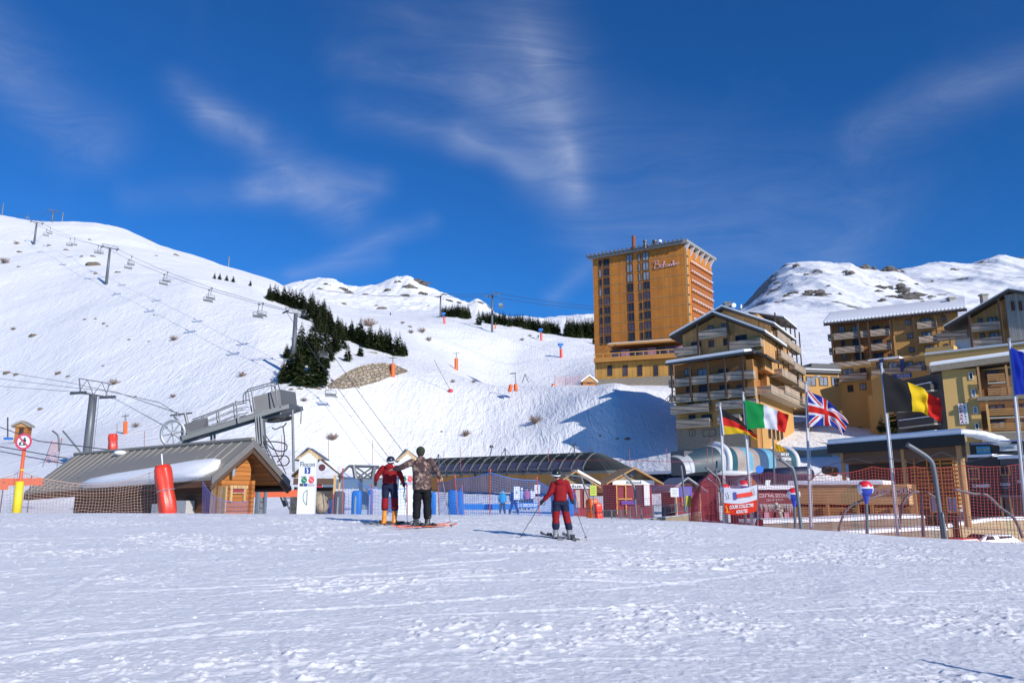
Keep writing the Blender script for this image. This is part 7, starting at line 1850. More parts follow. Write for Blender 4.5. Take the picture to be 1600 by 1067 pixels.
def gstation():
 root = empty('gondola_station', on(1180, 98)); tag(root, 'rounded blue and white gondola station with mural panels on a dark platform', 'gondola station')
 A = P(1134, 738, 92); B = P(1238, 732, 100); A.z = B.z = 0; f = frame_pts(A, B); W = (B-A).length
 if f.d.y > 0: f.d = -f.d
 h = lambda y: f.pix(1180, y)[1]; h0, h1 = h(737), h(698); Hh = h1-h0
 def arc(s, k=1.0, n=14):   # cross section: front bulges
  return [f.p(s, 1.0*k-2.2*(t/n)**2.2-.3*(1-math.sin(math.pi*t/n)), h0+Hh*k*math.sin(math.pi/2*(t/n)**.9)) for t in range(n+1)]
 cols = [(0.0, .10, M('dark teal panel', (.03, .10, .13), .35, .1, .2, 1)), (.10, .22, M('taupe mural', (.36, .30, .27), .6, 0, .5, .7)), (.22, .32, M('sky blue mural', (.14, .36, .50), .5, 0, .35, .6)),
   (.32, .42, M('taupe mural', (.36, .30, .27), .6, 0, .5, .7)), (.42, .55, M('navy mural figure', (.04, .09, .18), .5, 0, .35, .8)), (.55, .66, M('sky blue mural', (.14, .36, .50), .5, 0, .35, .6)),
   (.66, .90, M('grey brown panel', (.16, .14, .15), .5, 0, .3, .8)), (.90, 1.0, M('dark teal panel', (.03, .10, .13), .35, .1, .2, 1))]
 for u0, u1, mt in cols:
  n = 4; m = MB(); R_ = [arc(W*(u0+(u1-u0)*i/n)) for i in range(n+1)]
  for i in range(n):
   for k in range(14): m.add([R_[i][k], R_[i+1][k], R_[i+1][k+1], R_[i][k+1]], [(0, 1, 2, 3)])
  m.build('mural_panel', mt, root, True)
 m = MB()
 for s, k in ((-.02*W, 1.04), (W*1.0, 1.03)): m.tube(arc(s, k), .35, 8)
 m.lbox(f, -1, W+1, -4, 1.3, h0-.5, h0).build('white_rim', M('off white shell', (.62, .63, .66), .5, 0, .08, 1), root, True)
 m = MB(); L0 = arc(-.01*W, 1.02); L1 = [f.p(-5.6, -1.2-2.4*(t/14)**2, h0-.4+(Hh-1.0)*math.sin(math.pi/2*(t/14)**.9)) for t in range(15)]; Lm = [a_.lerp(b_, .48)+Vector((0, 0, .18)) for a_, b_ in zip(L0, L1)]
 La = [a_.lerp(b_, .18)+Vector((0, 0, .1)) for a_, b_ in zip(L0, L1)]; Lb = [a_.lerp(b_, .80)+Vector((0, 0, .1)) for a_, b_ in zip(L0, L1)]
 def sheet(R0, R1, nm, mt): MB().add(R0+R1, [(k, k+1, 15+k+1, 15+k) for k in range(14)]).build(nm, mt, root, True)
 sheet(L0, La, 'shell', M('pale shell', (.42, .43, .46), .5, 0, .1, 1)); sheet(La, Lb, 'dark_hatch', M('dark slate hatch', (.04, .07, .09), .5, 0, .2, 1)); sheet(Lb, L1, 'shell', M('pale shell', (.42, .43, .46), .5, 0, .1, 1))
 m = MB();
 bk = [p_-f.d*4 for p_ in arc(0)]
 top = arc(0)[-1]; m.hexa([top-f.d*0-Vector((0, 0, Hh)), arc(W)[-1]-Vector((0, 0, Hh)), arc(W)[-1]-f.d*2.5-Vector((0, 0, Hh)), top-f.d*2.5-Vector((0, 0, Hh))], [top-Vector((0, 0, .02)), arc(W)[-1]-Vector((0, 0, .02)), arc(W)[-1]-f.d*2.5-Vector((0, 0, .4)), top-f.d*2.5-Vector((0, 0, .4))])
 m.lbox(f, -5, 0, -4, -1.9, h0-.5, h0+Hh*.75)
 m.build('rear_shell', GREYBOX, root)
 a, b = P(1080, 752, 96), P(1270, 738, 92)
 m = MB(); m.tube([P(1112, 752, 95), P(1180, 751, 93), P(1240, 745, 92)], 1.05, 12); m.build('underbeam', M('blue grey underbeam', (.12, .16, .22), .5, .2, .15, 1), root, True)
 m = MB(); m.tube([P(1190, 744, 91), P(1262, 741, 91), P(1270, 740, 91)], [.9, 1.0, .5], 10); m.build('track_beam', M('navy beam', (.02, .025, .06), .5, 0, .15, 1), root, True)
 MB().lbox(f, -3, W, -3.5, -.5, h0-4.5, h0-1.2).build('undercroft', COVER_D, root)
 s, z_ = f.pix(1214, 714); text_mesh('SKI ET', f.p(s, 1.2, z_+.3), f.s, (0, 0, 1), .32, 1.7, WHITEP, root, bold=.03); text_mesh('PASSION', f.p(s, 1.2, z_-.25), f.s, (0, 0, 1), .38, 2.4, WHITEP, root, bold=.03)
 q = P(1187, 733, 90); MB().tube([q, q+Vector((0, .1, 0))], .45, 16).build('blue_sign', M('round blue sign', (.01, .15, .60), .5, 0, .05, 1), root)
gstation()
a, b = P(1000, 752, 104), P(1122, 737, 96); r_ = empty('covered_walkway', on(1060, 100)); tag(r_, 'low dark covered walkway with snow on top, left of the gondola station', 'walkway')
f = frame_pts((a.x, a.y, 0), (b.x, b.y, 0)); f.d = f.d if f.d.y < 0 else -f.d; W = (b-a).length
MB().lbox(f, -2, W, -3, 0, r_.location.z-1, P(1060, 740, 100).z).build('dark_side', COVER_D, r_)
MB().lbox(f, -2.2, W+.2, -3.2, .3, P(1060, 740, 100).z+.01, P(1060, 735, 100).z).build('snow_cap', SNOWM, r_)
m = MB()
for i in range(9): s = W*(.3+.7*i/9); m.tube([f.p(s, .1, r_.location.z), f.p(s+1.0, .1, P(1060, 741, 100).z)], .05, 4); m.tube([f.p(s+1.0, .1, r_.location.z), f.p(s, .1, P(1060, 741, 100).z)], .05, 4)
m.build('bracing', STEEL_D, r_)
def crowd():
 pts = [(942, 797, 813, 30), (985, 792, 812, 33), (1040, 790, 806, 36), (1092, 781, 797, 39)]
 n = 0
 for i in range(len(pts)-1):
  (x0, t0, b0, y0), (x1, t1, b1, y1) = pts[i], pts[i+1]; k = 3
  for j in range(k):
   u, v = j/k, (j+1)/k-.02
   A = P(x0+(x1-x0)*u, b0+(b1-b0)*u, y0+(y1-y0)*u); B = P(x0+(x1-x0)*v, b0+(b1-b0)*v, y0+(y1-y0)*v); hh = (P(x0, t0, y0)-P(x0, b0, y0)).z
   m = MB(); m.tube([A, A+Vector((0, 0, hh)), B+Vector((0, 0, hh)), B], .022, 6)
   m.tube([A+Vector((0, 0, .12)), B+Vector((0, 0, .12))], .015, 5)
   root = empty('crowd_barrier', A); n += 1
   tag(root, ('grey steel crowd barrier', 'grey steel crowd barrier')[0]+' in the row below the ski school huts', 'crowd barrier', 'crowd barriers in one row'); m.build('frame', STEEL, root)
   c = MB(); nb = 7
   for q in range(1, nb): p_ = A.lerp(B, q/nb); c.tube([p_+Vector((0, 0, .12)), p_+Vector((0, 0, hh))], .009, 4)
   c.build('bars', STEEL, root)
crowd()
def swall(pts, th, label, snow=.14, mat=STONE, name='stone_wall'):
 """pts: (px, py_top, Y)"""
 q = [P(*p) for p in pts]; root = empty(name, (q[0].x, q[0].y, Hs(q[0].x, q[0].y)-.5)); tag(root, label, 'wall')
 m = MB(); s = MB()
 for a, b in zip(q[:-1], q[1:]):
  g = min(Hs(a.x, a.y), Hs(b.x, b.y))-1.0; dy = Vector((0, th, 0)); a0, b0 = Vector((a.x, a.y, g)), Vector((b.x, b.y, g))
  m.hexa([a0, b0, b0+dy, a0+dy], [a, b, b+dy, a+dy]); o = Vector((0, -.06, .004)); s.hexa([a+o, b+o, b+dy, a+dy], [a+o*.3+Vector((0, .05, snow)), b+o*.3+Vector((0, .05, snow)), b+dy+Vector((0, 0, snow)), a+dy+Vector((0, 0, snow))])
 m.build('masonry', mat, root); s.build('snow_cap', SNOWM, root)
swall([(1180, 818, 41), (1300, 815, 40), (1370, 811, 40), (1445, 809, 40)], 3.0, 'low stone wall with a deep snow ledge in front of the timber kiosk', .16)
swall([(1300, 836, 36), (1380, 832, 36), (1450, 828, 36), (1480, 828, 37)], 1.0, 'lower ragged stone edge with snow, nearest the red net', .15)
swall([(1478, 824, 60), (1520, 818, 61), (1556, 813, 62), (1600, 812, 63)], .8, 'sandy stone wall with snow on top behind the parked cars', .25, M('sandy stone wall', (.42, .32, .19), .9, 0, .35, 3, .5))
swall([(940, 812, 33), (1010, 811, 35), (1060, 806, 38), (1096, 800, 40)], .6, 'gravelly bank edge under the grey crowd barriers', .02, M('gravel and dirt', (.26, .21, .14), .95, 0, .5, 8, .8), 'gravel_bank')
swall([(1240, 702, 112), (1262, 704, 113), (1300, 700, 114)], 1, 'dark stone retaining wall right of the gondola station', .4)
r_ = empty('iron_fence', P(1300, 838, 34)); tag(r_, 'thin iron railing in front of the pavilion and the parked cars', 'fence'); m = MB()
for i in range(56):
 px = 1320+i*5.2; t = i/56; a = P(px, 838+8*t-14, 33); m.tube([a-Vector((0, 0, .3)), a+Vector((0, 0, .62))], .010, 4)
for dz in (.1, .58): m.tube([P(1318, 824, 33)+Vector((0, 0, dz)), P(1612, 832, 33)+Vector((0, 0, dz))], .013, 4)
m.build('railing', STEEL_D, r_)
def boulders():
 top = [(513, 601), (525, 593), (540, 583), (558, 574), (575, 569), (600, 567), (618, 570), (638, 579)]; bot = [(514, 607), (530, 607), (545, 605), (560, 603), (580, 598), (600, 592), (618, 586), (638, 581)]
 root = empty('boulder_wall', G(575, 604, 100)); tag(root, 'curved retaining wall of pale boulders below the dark firs', 'retaining wall')
 gy_ = [G(x, y, 100).y-.4 for x, y in bot]; YB = lambda x: float(np.interp(x, [q_[0] for q_ in bot], gy_))
 NX, NV = 240, 46; rs = np.random.RandomState(3); xs = np.linspace(514, 637, NX); pts = np.zeros((NV, NX, 3))
 for a, x in enumerate(xs):
  yt = np.interp(x, *zip(*top)); yb = np.interp(x, *zip(*bot)); Yb = YB(x)
  p0, p1 = P(x, yb+2.0, Yb), P(x, yt, Yb+1.6)
  for b_ in range(NV): pts[b_, a] = p0.lerp(p1, b_/(NV-1))
 U = (xs-514)/F*160; VV, UU_ = np.meshgrid(np.linspace(0, 1, NV)*4.2, U, indexing='ij')
 gx, gy = np.meshgrid(np.arange(-1, 21)*.92, np.arange(-1, 8)*.66); sx = (gx+rs.uniform(-.34, .34, gx.shape)+.46*(np.arange(gx.shape[0])[:, None] % 2)).ravel(); sy = (gy+rs.uniform(-.24, .24, gy.shape)).ravel()
 D = np.sqrt((UU_[..., None]-sx)**2+((VV[..., None]-sy)*1.3)**2); ix = D.argmin(-1); D.sort(-1); e = D[..., 1]-D[..., 0]
 hgt = .40*sstep(0, .26, e)+rs.uniform(0, .22, sx.size)[ix]+.07*fbm(UU_*2.2, VV*2.2, 3)
 pts[..., 1] -= hgt; vs = [tuple(p_) for p_ in pts.reshape(-1, 3)]; m = MB(); m.v = vs; tone = rs.randint(0, 3, sx.size)
 for b_ in range(NV-1):
  for a in range(NX-1):
   m.f.append((b_*NX+a, b_*NX+a+1, (b_+1)*NX+a+1, (b_+1)*NX+a)); m.m.append(3 if e[b_, a] < .05 else int(tone[ix[b_, a]]))
 m.build('boulders', [M('boulder tone', c_, .95, 0, .35, 1.2, .6) for c_ in ((.30, .245, .18), (.24, .20, .155), (.36, .30, .23), (.07, .055, .04))], root)
 m = MB(); T = [P(x, y+2, YB(x)+1.8) for x, y in top]; B_ = [P(x, y+4, YB(x)+1.5) for x, y in bot]
 for i in range(len(T)-1): m.add([B_[i]-Vector((0, 0, 1)), B_[i+1]-Vector((0, 0, 1)), T[i+1], T[i]], [(0, 1, 2, 3)])
 for i in range(len(T)-1): m.add([T[i], T[i+1], T[i+1]+Vector((0, 3, -.8)), T[i]+Vector((0, 3, -.8))], [(0, 1, 2, 3)])
 m.build('earth_core', M('dark earth', (.10, .08, .06), .95, 0, .3, 1), root)
boulders()
def cabin(px0, px1, pyr, pye, pyb, Y, label, snow=True, wood=WOODH):
 a = P(px0, pyb, Y); b = P(px1, pyb, Y); f = Frame((a.x, Y, 0), (1, .15)); W = b.x-a.x
 if f.d.y > 0: f.d = -f.d
 g = Hs(a.x, Y)-1; root = empty('cabin', ((a.x+b.x)/2, Y, g)); tag(root, label, 'cabin'); z = lambda y: P(px0, y, Y).z
 MB().lbox(f, 0, W, -W*.8, 0, g, z(pye)).build('wall', wood, root)
 MB().prism([f.p(-.2, .3, z(pye)), f.p(W+.2, .3, z(pye)), f.p(W/2, .3, z(pyr))], -f.d*(W*.9)).build('gable', WOODBEAM, root)
 m = MB(); t = f.p(W/2, .5, z(pyr)+.1)
 for e in (f.p(-.5, .5, z(pye)-.05), f.p(W+.5, .5, z(pye)-.05)): m.hexa([t, e, e-f.d*W, t-f.d*W], [p_+Vector((0, 0, .35)) for p_ in (t, e, e-f.d*W, t-f.d*W)])
 m.build('roof', SNOWM if snow else ROOFM, root); window(f, W*.35, W*.7, z(pyb)+W*.25, z(pye)-W*.08, root, t=.1, mat=GLASS_D); return root
cabin(911, 931, 588, 597, 603, 172, 'little wooden cabin with snowy roof at the right end of the pink net')
cabin(22, 40, 661, 667, 684, 130, 'little far orange log cabin at the left edge under the slope', False)
g = on(13, 130); tag(MB().tube([P(12, 685, 130), P(12, 652, 130)], .12, 5).build('mast', STEEL_D), 'dark mast at the left side of the far log cabin', 'mast')
o = MB().box(tuple(P(13, 685, 128)), (1.3, .7, .35)).build('blue_crate', BLUEP, None, bevel=.1); tag(o, 'low blue crates on the snow beside the far log cabin', 'crate')
a = P(562, 549, 250)
o = MB().prism([P(573, 549, 215), P(589, 550, 215), P(589, 559, 215), P(586, 560, 215), P(573, 553, 215)], (0, 1, 0)).build('retaining_block', STONE); tag(o, 'small tan retaining wall between the firs and the boulder wall', 'wall')
POLEM = M('faded red pole', (.36, .08, .07), .6, 0, .1, 3)
k = 0
for (x, y0, y1, Y) in ((984, 700, 720, 88), (1042, 700, 721, 88), (1106, 700, 721, 88), (920, 699, 716, 100), (857, 699, 709, 100), (720, 697, 720, 92), (583, 688, 710, 80), (514, 685, 706, 70), (441, 680, 702, 52), (1113, 684, 722, 60), (227, 673, 697, 62), (184, 662, 690, 60)):
 a, b = P(x, y1, Y), P(x-1, y0, Y); o = MB().tube([a-Vector((0, 0, 1)), b], .00033*Y, 6).build('marker_pole', POLEM); k += 1
 near = {984: 'right of the long station roof', 1042: 'above the pointed ski school hut', 1106: 'above the covered walkway', 920: 'behind the right end of the long station', 857: 'behind the middle of the long station',
   720: 'behind the left end of the long station', 583: 'below the lowest lift chairs', 514: 'above the small timber shelter', 441: 'beside the hoses of the lift drive', 1113: 'beside the leftmost flagpole', 227: 'behind the ridge of the hut, right of the red roll', 184: 'just right of the red roll behind the hut'}[x]
 tag(o, 'thin red marker pole '+near, 'marker pole', 'red marker poles on the slope')
tag(MB().tube([P(857, 719, 97), P(984, 719, 88), P(1042, 721, 88), P(1106, 721, 88)], .03, 4).build('rope', NETD), 'thin red rope strung low between the slope marker poles', 'rope')
def car(px, py, Y, rz, col, label):
 g = P(px, py, Y); g.z -= 1.5; root = empty('parked_car', (g.x, g.y, g.z)); tag(root, label, 'car')
 prof = [(-2.2, .45), (-2.2, .85), (-1.25, 1.0), (-.55, 1.45), (1.3, 1.5), (2.0, 1.05), (2.2, .9), (2.2, .45)]
 R = Matrix.Rotation(rz, 3, 'Z')
 def T(x, y, z): return g+R @ Vector((x, y, z))
 rings = []
 for y, k in ((-.88, .0), (-.78, 1), (.78, 1), (.88, .0)):
  rings.append([T(x*(1 if k else .97), y if z < 1.1 else y*.86, z if k or z < 1 else z-.06) for x, z in prof])
 paint = M('car paint '+label[:5], col, .25, .1, .03, 1, 0, 1.0)
 MB().loft(rings).build('body', paint, root, False, .03)
 for sd in (-1, 1):
  for x0, x1 in ((-1.0, .1), (.18, 1.45)):
   yy = sd*.87
   MB().prism([T(x0+.18, yy*.97, 1.0), T(x1, yy*.97, 1.0), T(x1-.15, yy*.89, 1.36), T(x0+.5 if x0 < 0 else x0+.18, yy*.89, 1.36)], R @ Vector((0, sd*.02, 0))).build('side_window', GLASS_D, root)
  for x in (-1.35, 1.35):
   w = MB().tube([T(x, sd*.72, .34), T(x, sd*.9, .34)], .34, 16).build('wheel', BLACK, root); MB().tube([T(x, sd*.905, .34), T(x, sd*.91, .34)], .2, 10).build('rim', STEEL_L, w)
 MB().prism([T(-1.22, -.72, 1.03), T(-1.22, .72, 1.03), T(-.6, .66, 1.42), T(-.6, -.66, 1.42)], R @ Vector((-.03, 0, .03))).build('windscreen', GLASS_D, root)
car(1540, 833, 56, .12, (.55, .56, .60), 'silver white parked car whose roof shows over the snow crest')
car(1484, 839, 50, .1, (.50, .02, .03), 'red parked car of which only the roof shows over the crest')
# ---------------------------------------------------------------- people
def limb(m, pts, rs, n=14):
 pts = [Vector(p) for p in pts]
 cp = catm(pts, 5); cr = [r_*(1+.16*mnoise.noise(p_*(1.1/max(r_, .02)))) for p_, r_ in zip(cp, np.interp(np.linspace(0, len(rs)-1, len(cp)), range(len(rs)), rs))]; m.tube(cp, cr, n)
 for p, r in ((pts[0], rs[0]), (pts[-1], rs[-1])): m.ell(tuple(p), r, 10, 8)
def slab(m, secs, n=20):
 """secs: (centre, right vector, half width, half depth, forward)"""
 rings = []
 for c, rt, w, d, fw in secs:
  rings.append([Vector(c)+rt*(math.copysign(abs(math.cos(t))**.8, math.cos(t))*w)+fw*(math.copysign(abs(math.sin(t))**.8, math.sin(t))*d) for t in [2*math.pi*k/n for k in range(n)]])
 m.loft(rings)
def hand_grip(m, c, axis, out, r, k=1.0):
 """fist round a shaft at c: axis along the shaft, out points to the knuckles"""
 axis = axis.normalized(); e1 = (out-axis*out.dot(axis)).normalized(); e2 = axis.cross(e1)
 m.ell(tuple(c-e2*.026*k), (.036*k, .020*k, .044*k), 10, 8, Matrix((e1, e2, axis)).transposed())
 for i in range(4):
  b = c+axis*(i-1.5)*.0215*k; R_ = (.026, .028, .027, .024)[i]*k; span = (3.9, 4.2, 4.1, 3.6)[i]
  m.tube([b+(e1*math.cos(t)+e2*math.sin(t))*R_ for t in [-1.3+span*j/7 for j in range(8)]], r*(.95, 1, .95, .85)[i], 8)
 b = c+axis*.048*k
 m.tube([b-e2*.03*k-axis*.02*k, b-e2*.02*k-e1*.022*k, b-e1*.028*k+e2*.006*k, b-e1*.018*k+e2*.028*k], [r*1.15, r*1.1, r, r*.85], 8)
def hand_flat(m, c, d, up, r, k=1.0):
 d = d.normalized(); s = d.cross(up).normalized(); u = s.cross(d)
 m.ell(tuple(c), (.045*k, .038*k, .016*k), 10, 8, Matrix((d, s, u)).transposed())
 for i, L_ in enumerate((.066, .078, .074, .058)):
  b = c+d*.035*k+s*(i-1.5)*.021*k; m.tube([b, b+d*L_*.45*k-u*.004, b+d*L_*.8*k-u*.018*k, b+d*L_*.92*k-u*.034*k], [r, r, r*.9, r*.75], 8)
 b = c-d*.01*k-s*.035*k; m.tube([b, b+d*.025*k-s*.025*k-u*.006, b+d*.055*k-s*.034*k-u*.018*k], [r*1.1, r, r*.85], 8)
SKIN = M('skin', (.50, .28, .19), .55, 0, .06, 6); HAIR = M('dark hair', (.03, .02, .015), .8, 0, .2, 9)
def zmat(name, bands, rough=.75, bump=.4, z0=0.0):
 """cloth with horizontal colour panels by height in metres (object space)"""
 m, nt, b = newmat(name); sp = nd(nt, 'ShaderNodeSeparateXYZ'); nt.links.new(objc(nt), sp.inputs[0])
 z = sp.outputs[2]; col = bands[0][1]; n = noisen(nt, 12, 5, .65, objc(nt)); zz = mathn(nt, 'ADD', z, mathn(nt, 'MULTIPLY_ADD', n.outputs[0], .02, -.01))
 cur = None
 for h, c in bands:
  if cur is None: cur = mixc(nt, 0.0, c, c); continue
  cur = mixc(nt, mathn(nt, 'GREATER_THAN', zz, h), cur, c)
 fold = noisen(nt, 5, 4, .6, mapping(nt, objc(nt), (1, 1, 2.2)), .8)
 cur2 = mixc(nt, 1.0, cur, ramp(nt, fold.outputs[0], [(.3, (.75, .75, .75)), (.7, (1.1, 1.1, 1.1))]), 'MULTIPLY')
 nt.links.new(cur2, b.inputs['Base Color']); b.inputs['Roughness'].default_value = rough; b.inputs['Specular IOR Level'].default_value = .2
 nt.links.new(bumpn(nt, fold.outputs[0], bump, .06), b.inputs['Normal']); return m
def camo(name):
 m, nt, b = newmat(name); p = objc(nt)
 n1 = noisen(nt, 9, 4, .65, p, .6); n2 = noisen(nt, 16, 4, .65, mapping(nt, p, (1.2, 1, .8)), .4)
 c = ramp(nt, n1.outputs[0], [(0, (.06, .03, .03)), (.46, (.13, .07, .06)), (.54, (.27, .18, .14)), (.62, (.38, .29, .23))], True)
 c = mixc(nt, mathn(nt, 'GREATER_THAN', n2.outputs[0], .56), c, (.035, .022, .025))
 nt.links.new(c, b.inputs['Base Color']); b.inputs['Roughness'].default_value = .8
 f = noisen(nt, 5, 4, .6, p, .8); nt.links.new(bumpn(nt, f.outputs[0], .5, .06), b.inputs['Normal']); return m
def person(label, sk, look, group=None, fine=1.0):
 """sk: joints in world space; look: materials and sizes"""
 g = look['ground']; root = empty('person', g); tag(root, label, 'person', group)
 s = look.get('s', 1.0)                     # body scale (1.8 m adult = 1)
 fw = look.get('fw', Vector((0, 1, 0))); rt = (sk['shR']-sk['shL']); rt = Vector((rt.x, rt.y, 0)).normalized(); up = Vector((0, 0, 1)); fwt = up.cross(rt)
 if fwt.dot(fw) < 0: fwt = -fwt
 hw = (sk['shR']-sk['shL']).length/2
 neck = (sk['shL']+sk['shR'])/2; hip = (sk['hipL']+sk['hipR'])/2; head = sk['head']
 hf = look.get('headfw', fw).normalized(); hr = hf.cross(up).normalized(); HR = .105*s
 m = MB(); Rh = Matrix((hr, hf, up)).transposed()
 m.ell(tuple(head), (HR*.78, HR*.95, HR*1.12), 18, 14, Rh); m.ell(tuple(head-up*HR*.62+hf*HR*.32), (HR*.5, HR*.5, HR*.5), 12, 10, Rh)
 m.ell(tuple(head+hf*HR*.98-up*HR*.12), (HR*.13, HR*.2, HR*.2), 8, 6, Rh)
 for sg in (-1, 1): m.ell(tuple(head+hr*HR*.80*sg-up*HR*.1), (HR*.1, HR*.2, HR*.28), 8, 6, Rh)
 m.tube([head-up*HR*.5, neck-up*.02*s], .055*s, 12)
 slab(m, [(neck+up*.01, rt, .09*s, .07*s, fwt), (neck-up*.05*s, rt, hw*.8, .085*s, fwt), (neck.lerp(hip, .45), rt, hw*.72, .09*s, fwt), (hip, rt, hw*.7, .09*s, fwt), (hip-up*.06*s, rt, hw*.5, .07*s, fwt)])
 for sd in 'LR':
  limb(m, [sk['sh'+sd], sk['el'+sd], sk['wr'+sd]], [.048*s, .040*s, .026*s], 10); limb(m, [sk['hip'+sd], sk['kn'+sd], sk['an'+sd]], [.075*s, .052*s, .036*s], 10)
  if look.get('hand'+sd) == 'bare':
   hd = look['hdir'+sd]; m.tube([sk['wr'+sd], sk['ha'+sd]], [.027*s, .022*s], 8)
   if look.get('grip'+sd): hand_grip(m, sk['ha'+sd], look['grip'+sd], hd, .0095*max(s, .9))
   else: hand_flat(m, sk['ha'+sd], hd, up, .0095*max(s, .9))
 organic(m, 'body', SKIN, root, .0065*fine, 2, .4)
 if fine < 1.5:
  em = MB()
  for sg in (-1, 1): em.ell(tuple(head+hf*HR*.83+hr*HR*.3*sg+up*HR*.02), HR*.1, 8, 6)
  em.build('eyes', M('eye', (.05, .04, .035), .3, 0, .1, 5), root)
  MB().ell(tuple(head+hf*HR*.76-up*HR*.55), (HR*.24, HR*.06, HR*.05), 8, 5, Rh).build('mouth', M('lips', (.35, .12, .10), .5, 0, .1, 5), root)
 m = MB(); t = look.get('bulk', 1.0); hem = look['hem']
 slab(m, [(neck+up*.045*s, rt, .075*s, .075*s, fwt), (neck-up*.0*s, rt, hw*.80, .10*s*t, fwt), (neck-up*.09*s, rt, hw*.98, .125*s*t, fwt), (neck.lerp(hip, .5), rt, hw*.93*t, .135*s*t, fwt), (hem+up*.04*s, rt, hw*.95*t, .14*s*t, fwt), (hem, rt, hw*.93*t, .135*s*t, fwt)])
 for sd in 'LR':
  limb(m, [sk['sh'+sd]-up*.01, sk['sh'+sd].lerp(sk['el'+sd], .5), sk['el'+sd], sk['el'+sd].lerp(sk['wr'+sd], .5), sk['wr'+sd]], [.082*s*t, .074*s*t, .066*s*t, .060*s*t, .046*s*t], 14)
 m.ell(tuple(neck+up*.05*s-fwt*.05*s), (.105*s, .075*s, .07*s), 14, 8, Matrix((rt, fwt, up)).transposed())     # collar / hood
 if look.get('hood'): m.ell(tuple(neck+up*.035*s-fwt*.10*s), (.13*s, .07*s, .085*s), 14, 8, Matrix((rt, fwt, up)).transposed())
 organic(m, 'jacket', look['jacket'], root, .013*fine, 3, .5)
 m = MB(); slab(m, [(hem+up*.09*s, rt, hw*.74, .105*s, fwt), (hip, rt, hw*.82, .12*s, fwt), (hip-up*.10*s, rt, hw*.78, .115*s, fwt)])
 for sd in 'LR':
  cuff = sk['an'+sd]+up*look.get('cuff', .09)*s
  limb(m, [sk['hip'+sd]-up*.02, sk['hip'+sd].lerp(sk['kn'+sd], .5), sk['kn'+sd], sk['kn'+sd].lerp(cuff, .5), cuff], [.105*s*t, .098*s*t, .088*s*t, .086*s*t, .088*s*t], 14)
 organic(m, 'trousers', look['trousers'], root, .013*fine, 3, .5)
 fd = look.get('footdir', fw).normalized()
 for sd in 'LR':
  a = sk['an'+sd]; fo = sk['fo'+sd]; m = MB(); fdd = look.get('footdir'+sd, fd).normalized(); sr = fdd.cross(up).normalized(); Rf = Matrix((sr, fdd, up)).transposed()
  limb(m, [a+up*.12*s, a+up*.02*s, fo+up*.08*s-fdd*.02], [.068*s, .066*s, .066*s], 12)
  m.box(tuple(fo+up*.045*s+fdd*.03*s), (.095*s, .27*s, .07*s), Rf); m.ell(tuple(fo+up*.055*s+fdd*.13*s), (.05*s, .07*s, .05*s), 10, 8, Rf)
  b = organic(m, 'ski_boot', look['boots'], root, .012*fine, 2, .4)
  bm = MB()
  for hz in (.10, .15, .20): c = a.lerp(fo, .5)+up*(hz-.06)*s; bm.box(tuple(c), (.155*s, .03, .012), Rf)
  bm.box(tuple(fo+up*.018*s+fdd*.02*s), (.085*s, .30*s, .03*s), Rf); bm.build('buckle', look.get('buckle', STEEL_D), b)
 for sd in 'LR':
  if look.get('hand'+sd, 'glove') == 'glove':
   m = MB(); m.tube([sk['wr'+sd].lerp(sk['el'+sd], .1), sk['ha'+sd]], [.045*s, .036*s], 10)
   hand_grip(m, sk['ha'+sd], look.get('grip'+sd, up), (sk['ha'+sd]-sk['wr'+sd]).normalized()*.3+fwt, .013*max(s, .8), 1.15*max(s, .8))
   organic(m, 'glove', look.get('glove', BLACK), root, .008*fine, 2, .4)
 if look['hat'] == 'helmet':
  m = MB(); m.ell(tuple(head+up*HR*.18-hf*HR*.06), (HR*1.12, HR*1.26, HR*1.12), 20, 14, Rh); h = m.build('helmet', look['hatmat'], root, True)
  bm = MB(); K = 24; rg = []
  for k in range(K+1):
   t_ = 2*math.pi*k/K; q = head-up*HR*(.12)+(hr*math.cos(t_)*1.15+hf*math.sin(t_)*1.28)*HR+up*HR*.28*math.sin(t_); rg.append(q)
  for k in range(K): bm.hexa([rg[k]-up*HR*.13, rg[k+1]-up*HR*.13, (rg[k+1]-head)*.93+head-up*HR*.13, (rg[k]-head)*.93+head-up*HR*.13], [rg[k]+up*HR*.13, rg[k+1]+up*HR*.13, (rg[k+1]-head)*.93+head+up*HR*.13, (rg[k]-head)*.93+head+up*HR*.13])
  bm.build('goggle_strap', look.get('strap', WHITEP), h)
  MB().ell(tuple(head+hf*HR*.95+up*HR*.1), (HR*.72, HR*.3, HR*.38), 14, 8, Rh).build('goggles', GLASS_D, h, True)
  MB().ell(tuple(head-hf*HR*.5-up*HR*.5), (HR*.7, HR*.5, HR*.5), 12, 8, Rh).build('hair', HAIR, root, True)
 else:
  m = MB(); m.ell(tuple(head+up*HR*.30-hf*HR*.08), (HR*.96, HR*1.08, HR*.98), 20, 14, Rh); m.ell(tuple(head+up*HR*.0-hf*HR*.1), (HR*.95, HR*1.06, HR*.3), 18, 8, Rh)
  m.build('beanie', look['hatmat'], root, True); MB().ell(tuple(head-hf*HR*.35-up*HR*.35), (HR*.78, HR*.68, HR*.5), 12, 8, Rh).build('hair', HAIR, root, True)
 return root
